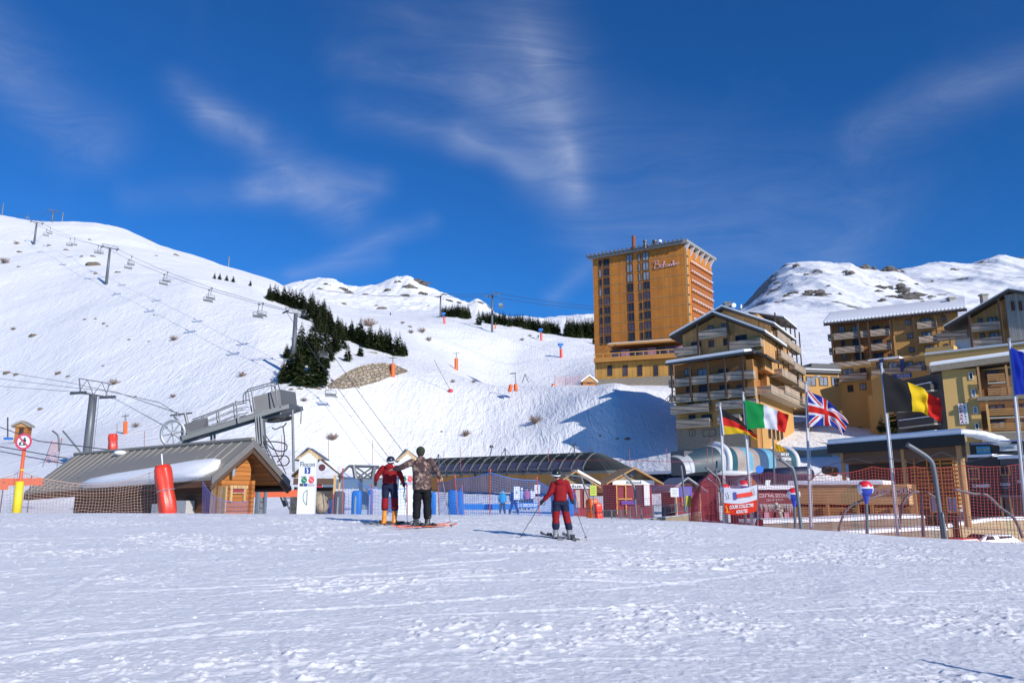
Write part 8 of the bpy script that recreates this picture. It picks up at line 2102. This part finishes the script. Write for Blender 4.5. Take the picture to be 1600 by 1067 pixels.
def ski(c, d, L_, cols, label, w=.045):
 """ski lying on the snow along d"""
 d = Vector((d[0], d[1], 0)).normalized(); n = 16; rings = []; sd_ = Vector((d.y, -d.x, 0))
 base = Hs(c.x, c.y)+.02
 sl = (Hs(c.x+d.x, c.y+d.y)-Hs(c.x-d.x, c.y-d.y))/2
 for i in range(n+1):
  t = i/n; s = (t-.5)*L_; ww = w*(.78+.25*abs(2*t-1)**1.5)*(1 if i not in (0, n) else .35)
  z = .07*max(0, (t-.92)/.08)**1.5*.5+.03*max(0, (.06-t)/.06); p = c+d*s; p.z = base+sl*s+z+.01
  rings.append([p+sd_*ww, p-sd_*ww, p-sd_*ww+Vector((0, 0, .016)), p+sd_*ww+Vector((0, 0, .016))])
 root = empty('ski', (c.x, c.y, base)); tag(root, label, 'ski')
 MB().loft(rings).build('ski_body', cols[0], root)
 q = c+d*.02; q.z = base+.045
 R = Matrix((sd_, d, Vector((0, 0, 1)))).transposed(); MB().box(tuple(q-d*.16), (.075, .10, .06), R).box(tuple(q+d*.16), (.075, .09, .05), R).box(tuple(q-Vector((0, 0, .02))), (.06, .46, .02), R).build('binding', cols[1], root); return root
def pole(a, b, label, mat=None):
 """ski pole from grip a to tip b"""
 d = (b-a).normalized(); root = empty('ski_pole', b); tag(root, label, 'ski pole'); mt = mat or STEEL_D
 MB().tube([a, b], [.009, .006], 8).build('shaft', mt, root); MB().tube([a-d*.06, a-d*.0, a+d*.07], [.017, .013, .015], 10).build('grip', BLACK, root)
 q = b-d*.07; MB().tube([q, q+d*.012], .032, 12).build('basket', BLACK, root)
 pts = [a-d*.05+Vector((math.sin(t)*.035, 0, -.05+math.cos(t)*.05)) for t in [6.28*k/10 for k in range(11)]]; MB().tube(pts, .006, 5, False).build('strap', BLACK, root)
REDJ = zmat('red quilted jacket', [(0, (.27, .011, .016))]); KIDP = None
def J(Y):
 return lambda px, py, dy=0.0: P(px, py, Y+dy)
Y = 17.6; j = J(Y); g = on(661, Y)
sk = dict(head=j(657, 706.5), shL=j(643.5, 721.5), shR=j(672.5, 720), elL=j(629, 729, .02), elR=j(681, 734, .02), wrL=j(617.5, 733, .25), wrR=j(687.5, 745.5, .08), haL=j(613, 733.5, .33), haR=j(690, 749, .10),
   hipL=j(653, 762), hipR=j(667, 762), knL=j(651.5, 787, .03), knR=j(667.5, 787, .03), anL=j(650.5, 811, -.03), anR=j(668, 811.5, -.03), foL=on(651, Y), foR=on(669, Y-.05))
fd = Vector((.75, .66, 0))
p0 = j(691, 749, .10); tipA = on(706, Y-.15); tipA.z += 0.0
person('adult skier from behind in brown camouflage jacket, black trousers and dark beanie, one arm out',
  sk, dict(ground=g, s=1.0, bulk=1.06, hem=j(659, 765), jacket=camo('camouflage cloth'), trousers=zmat('black ski trousers', [(0, (.009, .009, .011))]), boots=M('black boot shell', (.05, .05, .055), .35, 0, .4, 10), buckle=STEEL_L,
    handL='bare', handR='bare', hdirL=Vector((-.6, .6, -.05)), hdirR=Vector((.3, .5, -.6)), gripR=(tipA-p0), hat='beanie', hatmat=M('dark olive knit', (.03, .035, .02), .9, 0, .3, 30, .5), footdir=fd, headfw=Vector((-.35, 1, 0)), cuff=.07))
ORS = M('orange red ski top', (.70, .13, .04), .4, 0, .2, 4)
ski(Vector((P(659, 816, 17.9).x, 17.85, 0)), fd, 1.62, (ORS, BLACK), 'farther orange red ski under the adult skier'); ski(Vector((P(668, 818, 17.4).x, 17.42, 0)), fd, 1.62, (ORS, BLACK), 'nearer orange red ski under the adult skier')
pole(p0, tipA, 'grey ski pole in the right hand of the adult skier', STEEL)
Y = 18.25; j = J(Y); g = on(608, Y)
sk = dict(head=j(610.5, 720), shL=j(598.5, 731), shR=j(619.5, 731), elL=j(589.5, 743), elR=j(626.5, 744, .02), wrL=j(587, 751.5, .05), wrR=j(630, 753, .05), haL=j(587, 755.5, .06), haR=j(631.5, 757, .06),
   hipL=j(603, 758), hipR=j(615, 758), knL=j(602, 777, .02), knR=j(616.5, 778, .02), anL=j(601, 799), anR=j(617, 799.5), foL=on(601, Y), foR=on(617, Y-.05))
NAVY = (.016, .022, .055); RD_ = (.27, .011, .016)
def kidtrousers(name, h1, h2): return zmat(name, [(0, NAVY), (h1, RD_), (h2, NAVY)])
tA, tB = on(591, Y-.1), on(637, Y-.15)
person('taller child from behind in red jacket, white banded navy helmet and orange ski boots', sk,
  dict(ground=g, s=.84, bulk=1.12, hem=j(608.5, 755), jacket=REDJ, trousers=kidtrousers('navy and red ski trousers', .36, .60), boots=M('orange boot shell', (.95, .27, .01), .35, 0, .15, 8), buckle=STEEL_L, glove=BLACK,
   gripL=(tA-sk['haL']), gripR=(tB-sk['haR']), hat='helmet', hatmat=M('navy helmet', (.02, .025, .045), .3, 0, .1, 3), hood=True, footdir=Vector((.6, .8, 0)), headfw=Vector((.25, 1, 0)), cuff=.10))
pole(sk['haL'], tA, 'ski pole in the left glove of the taller child', STEEL_L); pole(sk['haR'], tB, 'ski pole in the right glove of the taller child')
DSK = M('dark ski top', (.06, .06, .07), .35, 0, .5, 6)
ski(Vector((g.x-.05, Y+.1, 0)), (.85, .5), 1.3, (DSK, BLACK), 'dark ski under the left orange boot of the taller child'); ski(Vector((g.x+.15, Y-.12, 0)), (.85, .5), 1.3, (DSK, BLACK), 'dark ski under the right orange boot of the taller child')
Y = 15.1; j = J(Y); g = on(878, Y)
sk = dict(head=j(868.5, 741.0), shL=j(865.5, 756), shR=j(884.5, 754), elL=j(860, 769, -.02), elR=j(890.5, 768, .02), wrL=j(850.5, 780, .02), wrR=j(893, 779, .04), haL=j(846.8, 784, .05), haR=j(895, 782.5, .06),
   hipL=j(870, 783), hipR=j(881.5, 783), knL=j(868.5, 804, .02), knR=j(884.5, 804, .02), anL=j(868.5, 827), anR=j(889, 828), foL=on(867.5, Y+.05), foR=on(890.5, Y-.05))
tA, tB = on(812, Y+.1), on(917, Y-.05); tA = P(812, 838, 15.2); tB = P(917, 843, 15.0); tA.z = Hs(tA.x, tA.y); tB.z = Hs(tB.x, tB.y)
person('smaller child from behind in red jacket and black helmet skiing with both poles spread', sk,
  dict(ground=g, s=.74, bulk=1.14, hem=j(875.5, 783), jacket=REDJ, trousers=kidtrousers('navy and red ski trousers small', .30, .52), boots=M('grey boot shell', (.30, .31, .33), .3, 0, .6, 14), buckle=BLACK,
   gripL=(tA-sk['haL']), gripR=(tB-sk['haR']), hat='helmet', hatmat=M('black helmet', (.015, .02, .018), .25, 0, .1, 3), hood=True, footdir=Vector((-.15, 1, 0)), headfw=Vector((-.3, 1, 0)), cuff=.07))
pole(sk['haL'], tA, 'ski pole in the left glove of the smaller child, planted far left'); pole(sk['haR'], tB, 'ski pole in the right glove of the smaller child')
GSK = M('black and cream ski top', (.12, .12, .10), .3, 0, .8, 3)
ski(Vector((g.x-.16, Y+.18, 0)), (-.34, .94), 1.25, (GSK, BLACK), 'black ski under the left boot of the smaller child'); ski(Vector((g.x+.17, Y+.05, 0)), (-.16, .98), 1.25, (GSK, BLACK), 'black ski under the right boot of the smaller child')
def far_person(px, Y, h, label, jm, tm, hm, group=None, stride=.0, face=Vector((0, 1, 0)), zoff=0.0, lean=0.0):
 g = on(px, Y); s = h/1.8; fw = face.normalized(); rt = Vector((fw.y, -fw.x, 0)); up = Vector((0, 0, 1)); g = g+up*zoff
 q = lambda x, z, y=0.0: g+rt*x*s+up*z*s+fw*(y+lean*z)*s
 sk = dict(head=q(0, 1.66), shL=q(-.19, 1.44), shR=q(.19, 1.44), elL=q(-.27, 1.18), elR=q(.27, 1.18), wrL=q(-.27, .97, .12), wrR=q(.27, .97, .12), haL=q(-.27, .92, .16), haR=q(.27, .92, .16),
    hipL=q(-.10, .88), hipR=q(.10, .88), knL=q(-.12-stride*.4, .48, .02), knR=q(.12+stride*.4, .48, .02), anL=q(-.13-stride, .12), anR=q(.13+stride, .12), foL=q(-.13-stride, 0), foR=q(.13+stride, 0))
 return person(label, sk, dict(ground=g, s=s, bulk=1.1, hem=q(0, .84), jacket=jm, trousers=tm, boots=BLACK, hat='helmet', hatmat=hm, fw=fw, footdir=fw, headfw=fw), group, 2.6)
C1 = lambda n, c: zmat(n, [(0, c)])
far_person(785, 44, 1.32, 'small child in a sky blue jacket behind the blue net', C1('sky blue jacket', (.03, .30, .62)), C1('grey trousers', (.05, .05, .06)), M('teal helmet', (.04, .25, .4), .4, 0, .1, 3), 'children behind the blue net', .04)
far_person(803, 42, 1.38, 'small child in a navy suit with legs apart behind the blue net', C1('navy jacket', (.02, .03, .14)), C1('navy trousers', (.02, .03, .14)), M('dark red helmet', (.12, .02, .02), .4, 0, .1, 3), 'children behind the blue net', .16)
far_person(815, 62, 1.7, 'distant person in pale blue queueing behind the lettered blue sheet', C1('pale blue jacket', (.35, .50, .62)), C1('grey trousers b', (.08, .08, .10)), WHITEP, 'people queueing at the lift gates')
far_person(823, 60, 1.7, 'distant person in mauve queueing behind the lettered blue sheet', C1('mauve jacket', (.35, .12, .25)), C1('dark trousers b', (.04, .04, .06)), BLACK, 'people queueing at the lift gates')
far_person(830, 63, 1.7, 'distant person in white queueing behind the lettered blue sheet', C1('white jacket', (.6, .6, .62)), C1('dark trousers c', (.04, .04, .06)), STEEL_D, 'people queueing at the lift gates')
far_person(1188, 33, .95, 'tiny child in red and blue behind the dark red net, low at the crest', C1('bright red jacket', (.55, .04, .04)), C1('blue trousers', (.05, .05, .3)), M('blue helmet', (.05, .08, .4), .4, 0, .1, 3))
for px, py, Y, lab, c in ((841, 529, 395, 'tiny dark skier beside the middle blue headed snow gun', (.03, .03, .03)), (610, 493, 400, 'tiny dark skier high on the far piste above the firs', (.03, .03, .04))):
 gg = G(px, py, 200); far_person(px, gg.y, 2.0, lab, C1('dark jacket '+lab[:9], c), C1('dark trousers d', (.03, .03, .03)), BLACK)
Y = 28.3; j = J(Y); g = on(502, Y); up = Vector((0, 0, 1))
root = empty('person', g); tag(root, 'person bending forward in a beige jacket beside the tall lift panel', 'person')
m = MB(); m.ell(tuple(j(499, 776, .25)), .11, 12, 10); m.ell(tuple(j(499, 784, .1)), (.15, .14, .22), 12, 10)
limb(m, [j(496, 790), j(495, 799, .05), j(495, 806)], [.09, .07, .05]); limb(m, [j(506, 790), j(507, 799, .05), j(507, 806)], [.09, .07, .05]); limb(m, [j(492, 780, .1), j(490, 790, .2), j(492, 799, .25)], [.05, .04, .03]); hand_flat(m, j(492, 801, .27), Vector((0, .3, -.9)), Vector((0, 1, 0)), .0095)
organic(m, 'body', SKIN, root, .012, 2, .4)
m = MB(); m.ell(tuple(j(500, 784, .0)), (.24, .26, .32), 18, 14); m.ell(tuple(j(497, 775, .16)), (.18, .20, .16), 14, 10); m.ell(tuple(j(503, 792, -.04)), (.23, .24, .22), 14, 10); limb(m, [j(490, 778, .05), j(488, 789, .12), j(490, 797, .2)], [.09, .08, .06]); limb(m, [j(508, 779, .1), j(511, 788, .15), j(510, 796, .2)], [.09, .08, .06])
organic(m, 'jacket', zmat('beige jacket', [(0, (.42, .34, .25))], bump=.8), root, .02, 3, .5)
m = MB(); limb(m, [j(497, 793), j(495, 801), j(495, 808)], [.14, .11, .09]); limb(m, [j(507, 793), j(508, 801), j(508, 808)], [.14, .11, .09]); organic(m, 'trousers', C1('slate trousers', (.10, .12, .20)), root, .02, 3, .5)
# ---------------------------------------------------------------- trees, bushes, boulders, clods
def leaf_mat():
 m, nt, b = newmat('fir needles'); p = objc(nt); oi = nd(nt, 'ShaderNodeObjectInfo')
 n = noisen(nt, 6, 4, .7, p); v = mathn(nt, 'ADD', mathn(nt, 'MULTIPLY', n.outputs[0], .8), mathn(nt, 'MULTIPLY', oi.outputs['Random'], .45))
 nt.links.new(ramp(nt, v, [(.25, (.013, .025, .010)), (.6, (.038, .058, .019)), (.95, (.085, .105, .033))]), b.inputs['Base Color']); b.inputs['Roughness'].default_value = .8
 b.inputs['Specular IOR Level'].default_value = .2; return m
NEED = leaf_mat(); BARK = M('bark', (.10, .07, .05), .9, 0, .3, 5)
def fir_mesh(seed, R0=.20, levels=22, per=13):
 rr = random.Random(seed); m = MB()
 for l in range(levels):
  t = l/(levels-1); z = .07+.93*t**.95; R_ = R0*(1-t)**.85*(.85+.3*rr.random())+.006
  if t < .12: R_ *= .75+t*2
  for k in range(max(5, int(per*(1-t*.55)))):
   if rr.random() < .10: continue
   a = rr.uniform(0, 6.283); r_ = R_*rr.uniform(.65, 1.2); d = Vector((math.cos(a), math.sin(a), 0)); s = Vector((-d.y, d.x, 0)); dz = -r_*rr.uniform(.25, .6)+(.03 if t > .8 else 0)
   b0 = Vector((0, 0, z)); tip = b0+d*r_+Vector((0, 0, dz)); mid = b0+d*r_*.55+Vector((0, 0, dz*.35+.004)); w = r_*rr.uniform(.16, .30)
   hang = Vector((0, 0, -r_*rr.uniform(.10, .22)))
   m.add([b0+d*r_*.1, mid+s*w, tip+s*w*.25, tip, tip-s*w*.25, mid-s*w], [(0, 1, 2, 3), (0, 3, 4, 5)])
   m.add([mid+s*w*.9, tip, mid+s*w*.3+hang], [(0, 1, 2)]); m.add([mid-s*w*.9, mid-s*w*.3+hang*1.2, tip], [(0, 1, 2)])
   for q in range(3):
    c = b0.lerp(tip, rr.uniform(.35, .95))+s*rr.uniform(-w, w); e = r_*rr.uniform(.08, .16)
    m.add([c+s*e, c+d*e*1.6+Vector((0, 0, -e*.3)), c-s*e+Vector((0, 0, e*.4)), c-d*e*.5+Vector((0, 0, -e))], [(0, 1, 2), (0, 2, 3)])
 me_o = m.build('crown', NEED, None); off = Vector(me_o.location)
 me_o.data.transform(Matrix.Translation(off)); me = me_o.data; bpy.data.objects.remove(me_o)
 t_ = MB(); t_.tube([(0, 0, -.06), (0, 0, .1), (0, 0, .55), (0, 0, .97)], [.016, .013, .007, .002], 6); to = t_.build('trunk', BARK, None); to.data.transform(Matrix.Translation(to.location)); tm = to.data; bpy.data.objects.remove(to)
 return me, tm
FIRS = [fir_mesh(i, .19+.02*(i % 3)) for i in range(6)]
FN_ = [0]
def fir(g, h, label, group, wid=1.0, rr=random.Random(2)):
 me, tm = FIRS[rr.randrange(6)]; root = empty('fir_tree', g, rr.uniform(0, 6.28)); tag(root, label, 'tree', group)
 for nm, d in (('crown', me), ('trunk', tm)):
  o = bpy.data.objects.new(nm, d); COL.objects.link(o); o.parent = root
 root.scale = (h*wid, h*wid, h); return root
T1 = [(421,470,443),(429,471,442),(436,474,455),(442,476,445),(448,478,455),(455,480,448),(461,482,450),(469,484,449),(476,488,460),(483,492,458),(478,500,470),(490,500,467),(497,506,467),(505,512,466),(510,518,480),(500,520,485),(518,524,490),(526,530,493),(534,530,498),(540,530,503),(548,533,498),(556,536,505),(562,538,499),(569,541,512),(575,543,508),(585,546,515),(592,548,510),(600,550,515),(607,552,511),(618,556,518),(628,557,530),(633,556,535)]
T2 = [(447,560,535),(468,572,518),(460,598,535),(485,570,508),(441,600,560),(468,604,552),(497,603,540),(490,585,535),(478,560,515),(510,560,518),(520,552,512),(543,565,535),(563,557,534),(505,575,540),(515,565,535),(452,590,540),(483,606,556),(500,600,548),(522,545,503),(535,545,510),(470,540,500),(460,555,520),(487,545,500),(498,548,505),(508,538,500)]
rr = random.Random(9)
allT = [(x, b, t, 0) for x, b, t in T1]+[(x+rr.uniform(-6, 6), b+rr.uniform(-3, 2), t+rr.uniform(-1, 7), 0) for x, b, t in T1]+[(x+rr.uniform(-5, 7), b-rr.uniform(2, 8), t-rr.uniform(-3, 5), 0) for x, b, t in T1 if 470 < x < 615]+[(x, b, t, 1) for x, b, t in T2]+[(x+rr.uniform(-4, 6), b-rr.uniform(-1, 4), t+rr.uniform(0, 8), 1) for x, b, t in T2[:15] if x < 530]
for x, b, t, kind in allT:
 g = G(x, b, 100); h = P(x, t, g.y).z-g.z
 if h < 2: h = 4
 fir(g, h, 'dark fir in the %s of the belt running down the slope' % ('upper end' if x < 455 else 'upper half' if x < 500 else 'middle' if x < 550 else 'lower half' if x < 595 else 'lowest end') if kind == 0 else 'dark fir in the lower clump, '+('left of the tall pylon mast' if x < 452 else 'right beside the tall pylon mast' if x < 480 else 'between the pylon and the boulder wall' if x < 512 else 'just above the boulder wall'), 'firs of the slope belt' if kind == 0 else 'firs of the lower clump', 1.38)
rr2 = random.Random(4)
def frow(x0, x1, n, bf, tf, Y, lab, grp):
 for i in range(n):
  x = x0+(x1-x0)*(i+rr2.uniform(.1, .9))/n; t = (x-x0)/(x1-x0); Yy = Y+rr2.uniform(-14, 10); g = on(x, Yy); g.z = min(g.z, P(x, bf(t)+2, Yy).z)if False else g.z
  h = max(P(x, tf(t)+rr2.uniform(-2, 5), Yy).z-g.z, 4.5); fir(g, h, lab+(', left end' if t < .25 else ', right end' if t > .75 else ', left of its middle' if t < .5 else ', right of its middle'), grp, 1.25)
frow(690, 734, 26, lambda t: 494, lambda t: 474+3*abs(2*t-1), 445, 'dark fir in the small wood left of the gondola pylon', 'firs left of the gondola pylon')
frow(753, 873, 62, lambda t: 497+18*t, lambda t: 485+16*t**1.5, 430, 'dark fir in the long row right of the gondola pylon', 'firs right of the gondola pylon')
frow(884, 942, 30, lambda t: 518, lambda t: 495, 430, 'dark fir in the wood touching the tower hotel', 'firs beside the tower hotel')
g = on(748, 400); fir(g, 9, 'single small fir just left of the gondola pylon foot', None, 1.3)
g = G(929, 538, 200); fir(g, P(929, 518, g.y).z-g.z, 'lone fir on the snow left of the tower hotel', None, 1.3)
g = on(1411, 112); g.z = P(1411, 675, 112).z; fir(g, 5.5, 'shaded fir below the terrace behind the Belgian flag', None, 1.7); g = on(1384, 110); g.z = P(1384, 676, 110).z; fir(g, 2.6, 'low dark fir bush beside the shaded fir', None, 1.9)
for x, y in ((335, 436), (343, 437), (354, 439), (364, 441), (391, 447)):
 g = G(x, y, 200); fir(g, 3.2, 'tiny fir on the distant ridge saddle', 'tiny firs on the ridge saddle', 1.4)
TWIG = M('bare twigs', (.22, .15, .11), .9, 0, .25, 3)
def twigs(seed, n=80):
 rr = random.Random(seed); m = MB()
 for i in range(n):
  a = rr.uniform(0, 6.28); e = rr.uniform(.3, 1.2); L_ = rr.uniform(.5, 1); p = Vector((rr.uniform(-.08, .08), rr.uniform(-.08, .08), -.03)); d = Vector((math.cos(a)*math.cos(e), math.sin(a)*math.cos(e), math.sin(e)))
  q1 = p+d*L_*.5+Vector((0, 0, .03)); q2 = p+d*L_+Vector((rr.uniform(-.1, .1), rr.uniform(-.1, .1), rr.uniform(0, .12))); m.cord([p, q1, q2], .011);
  for _ in range(3): m.cord([q1.lerp(q2, rr.random()), q2+Vector((rr.uniform(-.2, .2), rr.uniform(-.2, .2), rr.uniform(-.05, .2)))], .007)
 o = m.build('bush', TWIG, None); o.data.transform(Matrix.Translation(o.location)); me = o.data; bpy.data.objects.remove(o); return me
TW = [twigs(i) for i in range(4)]
BU = [(7,412,17,'large bare bush at the left edge of the slope'),(25,382,10,'small bare bush left of the far pylon foot'),(178,601,17,'bare bush above and right of the stout pylon head'),(20,516,9,'small bush at the lower left of the slope'),(272,533,15,'bare bush alone on the open slope below the lift chairs'),
  (377,589,15,'bare bush above the machine box of the lift drive'),(475,628,12,'faint bush right of the tall pylon'),(519,690,22,'bare bush with brown foot above the small shelter'),(836,662,25,'large bare bush on the lower bank in the middle'),(727,682,18,'bare bush with reddish foot above the station roof'),
  (576,510,26,'wide pale bush behind the firs'),(642,521,11,'left bush of the pair on the middle slope'),(659,520,16,'right bush of the pair on the middle slope'),(670,533,12,'low bush below the pair on the middle slope'),(629,506,8,'tiny bush above the pair on the middle slope'),
  (708,598,10,'faint bush left of the round red lance base'),(740,598,9,'faint bush right of the round red lance base'),(213,668,13,'wispy bush right of the orange padded lance'),(62,642,9,'tiny wispy bush left of the stout pylon'),(270,622,11,'wispy bush above the bull wheel'),(1265,675,14,'bare bush below the Union flag'),(1100,690,10,'wispy bush behind the Italian flag pole foot'),(816,532,8,'tiny bush on the far piste edge'),(828,526,7,'tiny bush beside the far piste skier'),(445,640,7,'tiny bush right of the machine box')]
for i, (x, y, w, lab) in enumerate(BU):
 g = G(x, y, 40); k = w/F*g.y*.62; o = bpy.data.objects.new('bush', TW[i % 4]); COL.objects.link(o); o.location = g; o.rotation_euler.z = i*1.3; o.scale = (k, k, k*.95); tag(o, lab, 'bush')
def boulder_mesh(seed):
 m = MB(); m.ell((0, 0, .2), (1, .8, .55), 14, 10)
 for k, v in enumerate(m.v): p = Vector(v); n_ = mnoise.noise(p*1.4+Vector((seed*3, 0, 0)))*.45+mnoise.noise(p*4+Vector((0, seed, 0)))*.12; m.v[k] = tuple(p*(1+n_))
 o = m.build('boulder', BOULD, None); o.data.transform(Matrix.Translation(o.location)); me = o.data; bpy.data.objects.remove(o); return me
BOULD = M('brown grey boulder', (.17, .135, .10), .95, 0, .4, 1.2, .6)
BM = [boulder_mesh(i) for i in range(5)]
def outcrop_mesh(seed):
 rr = random.Random(seed); m = MB()
 for i in range(15):
  x = rr.gauss(0, .5); s_ = rr.uniform(.10, .34)*(1.2-min(abs(x), 1)); b0 = len(m.v); c = Vector((x, rr.gauss(0, .25), rr.uniform(0, .30)-.25*abs(x))); m.ell(tuple(c), (s_*1.6, s_, s_*.8), 8, 6)
  for k in range(b0, len(m.v)): p = Vector(m.v[k]); m.v[k] = tuple(c+(p-c)*(1+.7*mnoise.noise(p*5+Vector((seed, 0, 0)))))
 o = m.build('outcrop', OUTM, None); o.data.transform(Matrix.Translation(o.location)); me = o.data; bpy.data.objects.remove(o); return me
OUTM = M('dark mountain rock', (.13, .115, .105), .95, 0, .5, .8, .6)
OM = [outcrop_mesh(i) for i in range(5)]
OUT = [(1275,463,34),(1268,459,22),(1238,459,16),(1230,463,12),(1350,416,24),(1362,419,16),(1390,421,26),(1400,420,14),(1375,450,16),(1372,456,12),(1400,452,34),(1412,457,24),(1395,465,22),(1420,467,34),(1432,462,22),(1440,474,14),(1380,470,14),(1262,430,12),(1330,429,16),(1322,426,10),(1215,443,10),(1490,422,10),(1597,404,16),(1245,416,12),(1295,448,8),(1310,460,9),(1455,464,9),(1430,445,8),(655,443,26),(640,449,20),(622,441,10),(607,455,12),(630,463,18),(660,460,14),(535,452,14),(545,458,12),(510,445,9),(572,460,10),(500,452,8),(700,470,12),(716,474,10),(750,474,9)]
RK = [(32,394,9),(77,384,7),(146,414,24),(103,391,8),(128,401,8),(144,401,9),(30,417,7),(150,428,8),(185,426,9),(52,525,15),(133,500,6),(150,499,6),(163,506,7),(168,510,5),(275,399,11),(203,531,6),(233,534,6),(12,583,13),(26,586,10),(92,584,13),(107,588,9),(162,572,6),(212,620,6),(1148,692,19),(1110,695,9),(596,483,16),(588,478,8),(537,476,10),(640,511,9),(241,493,5),(245,400,6),(140,375,6),(690,675,5),(182,350,6),(235,375,8),(1300,704,9),(1345,668,8),(980,688,10),(938,683,5),(965,685,6),(480,605,12),(468,608,10),(497,608,11),(455,609,9),(560,606,6),(1268,667,16),(1263,672,8)]
for i, (x, y, w) in enumerate(RK+OUT):
 g = G(x, y, 40 if i < len(RK) else 520); k = w/F*g.y*.55; far = i >= len(RK); o = bpy.data.objects.new('outcrop' if far else 'boulder', OM[i % 5] if far else BM[i % 5]); COL.objects.link(o); o.location = g-Vector((0, 0, k*.1 if far else k*.25)); o.rotation_euler.z = math.sin(i)*.5 if far else i*2.1; o.scale = (k*1.35, k*1.1, k*1.15) if far else (k, k, k*.75)
 zone = ('on the snowy mountain behind the right buildings' if x > 1100 else 'on the distant snowy peak') if far else ('on the upper slope near the far pylons' if y < 440 and x < 460 else 'on the open left slope' if y < 565 and x < 460 else 'on the lower left slope above the stout pylon' if x < 430 else 'at the foot of the dark firs' if x < 570 and y > 560 else 'on the far snowfield' if y < 520 else 'on the snow bank above the huts')
 tag(o, ('broad dark rock outcrop ' if far and w > 20 else 'small dark rock outcrop ' if far else 'large brown boulder ' if w > 12 else 'small brown stone ')+zone, 'rock', 'rocks '+zone)
rr = random.Random(21); m = MB()
for i in range(1100):
 y = 5.5+15*rr.random()**1.3; x = rr.uniform(-.75, .75)*y; r_ = rr.uniform(.004, .012)*(1.9 if rr.random() < .06 else 1)
 m.ell((x, y, 0), (r_*rr.uniform(.8, 2), r_, r_*.5), 6, 4, Matrix.Rotation(rr.uniform(0, 3), 3, 'Z'))
xs = np.array([v[0] for v in m.v]); ysn = np.array([v[1] for v in m.v]); cx = np.repeat(xs.reshape(-1, 30).mean(1), 30); cy = np.repeat(ysn.reshape(-1, 30).mean(1), 30)
zz = H(cx, cy)+piste_relief(cx, cy)
m.v = [(v[0], v[1], v[2]+float(z_)-.001) for v, z_ in zip(m.v, zz)]
tag(m.build('snow_clods', SNOWM, None, True), 'loose clods of snow scattered over the near piste', 'snow clods', None, 'stuff')
a = Vector((5.75, 3.85, Hs(5.75, 3.85)-.2)); tag(MB().tube([a, a+Vector((0, 0, 2.1))], .022, 8).build('marker_pole', REDPOLE), 'slim red marker pole at the near right of the piste', 'marker pole', 'red marker poles on the slope')
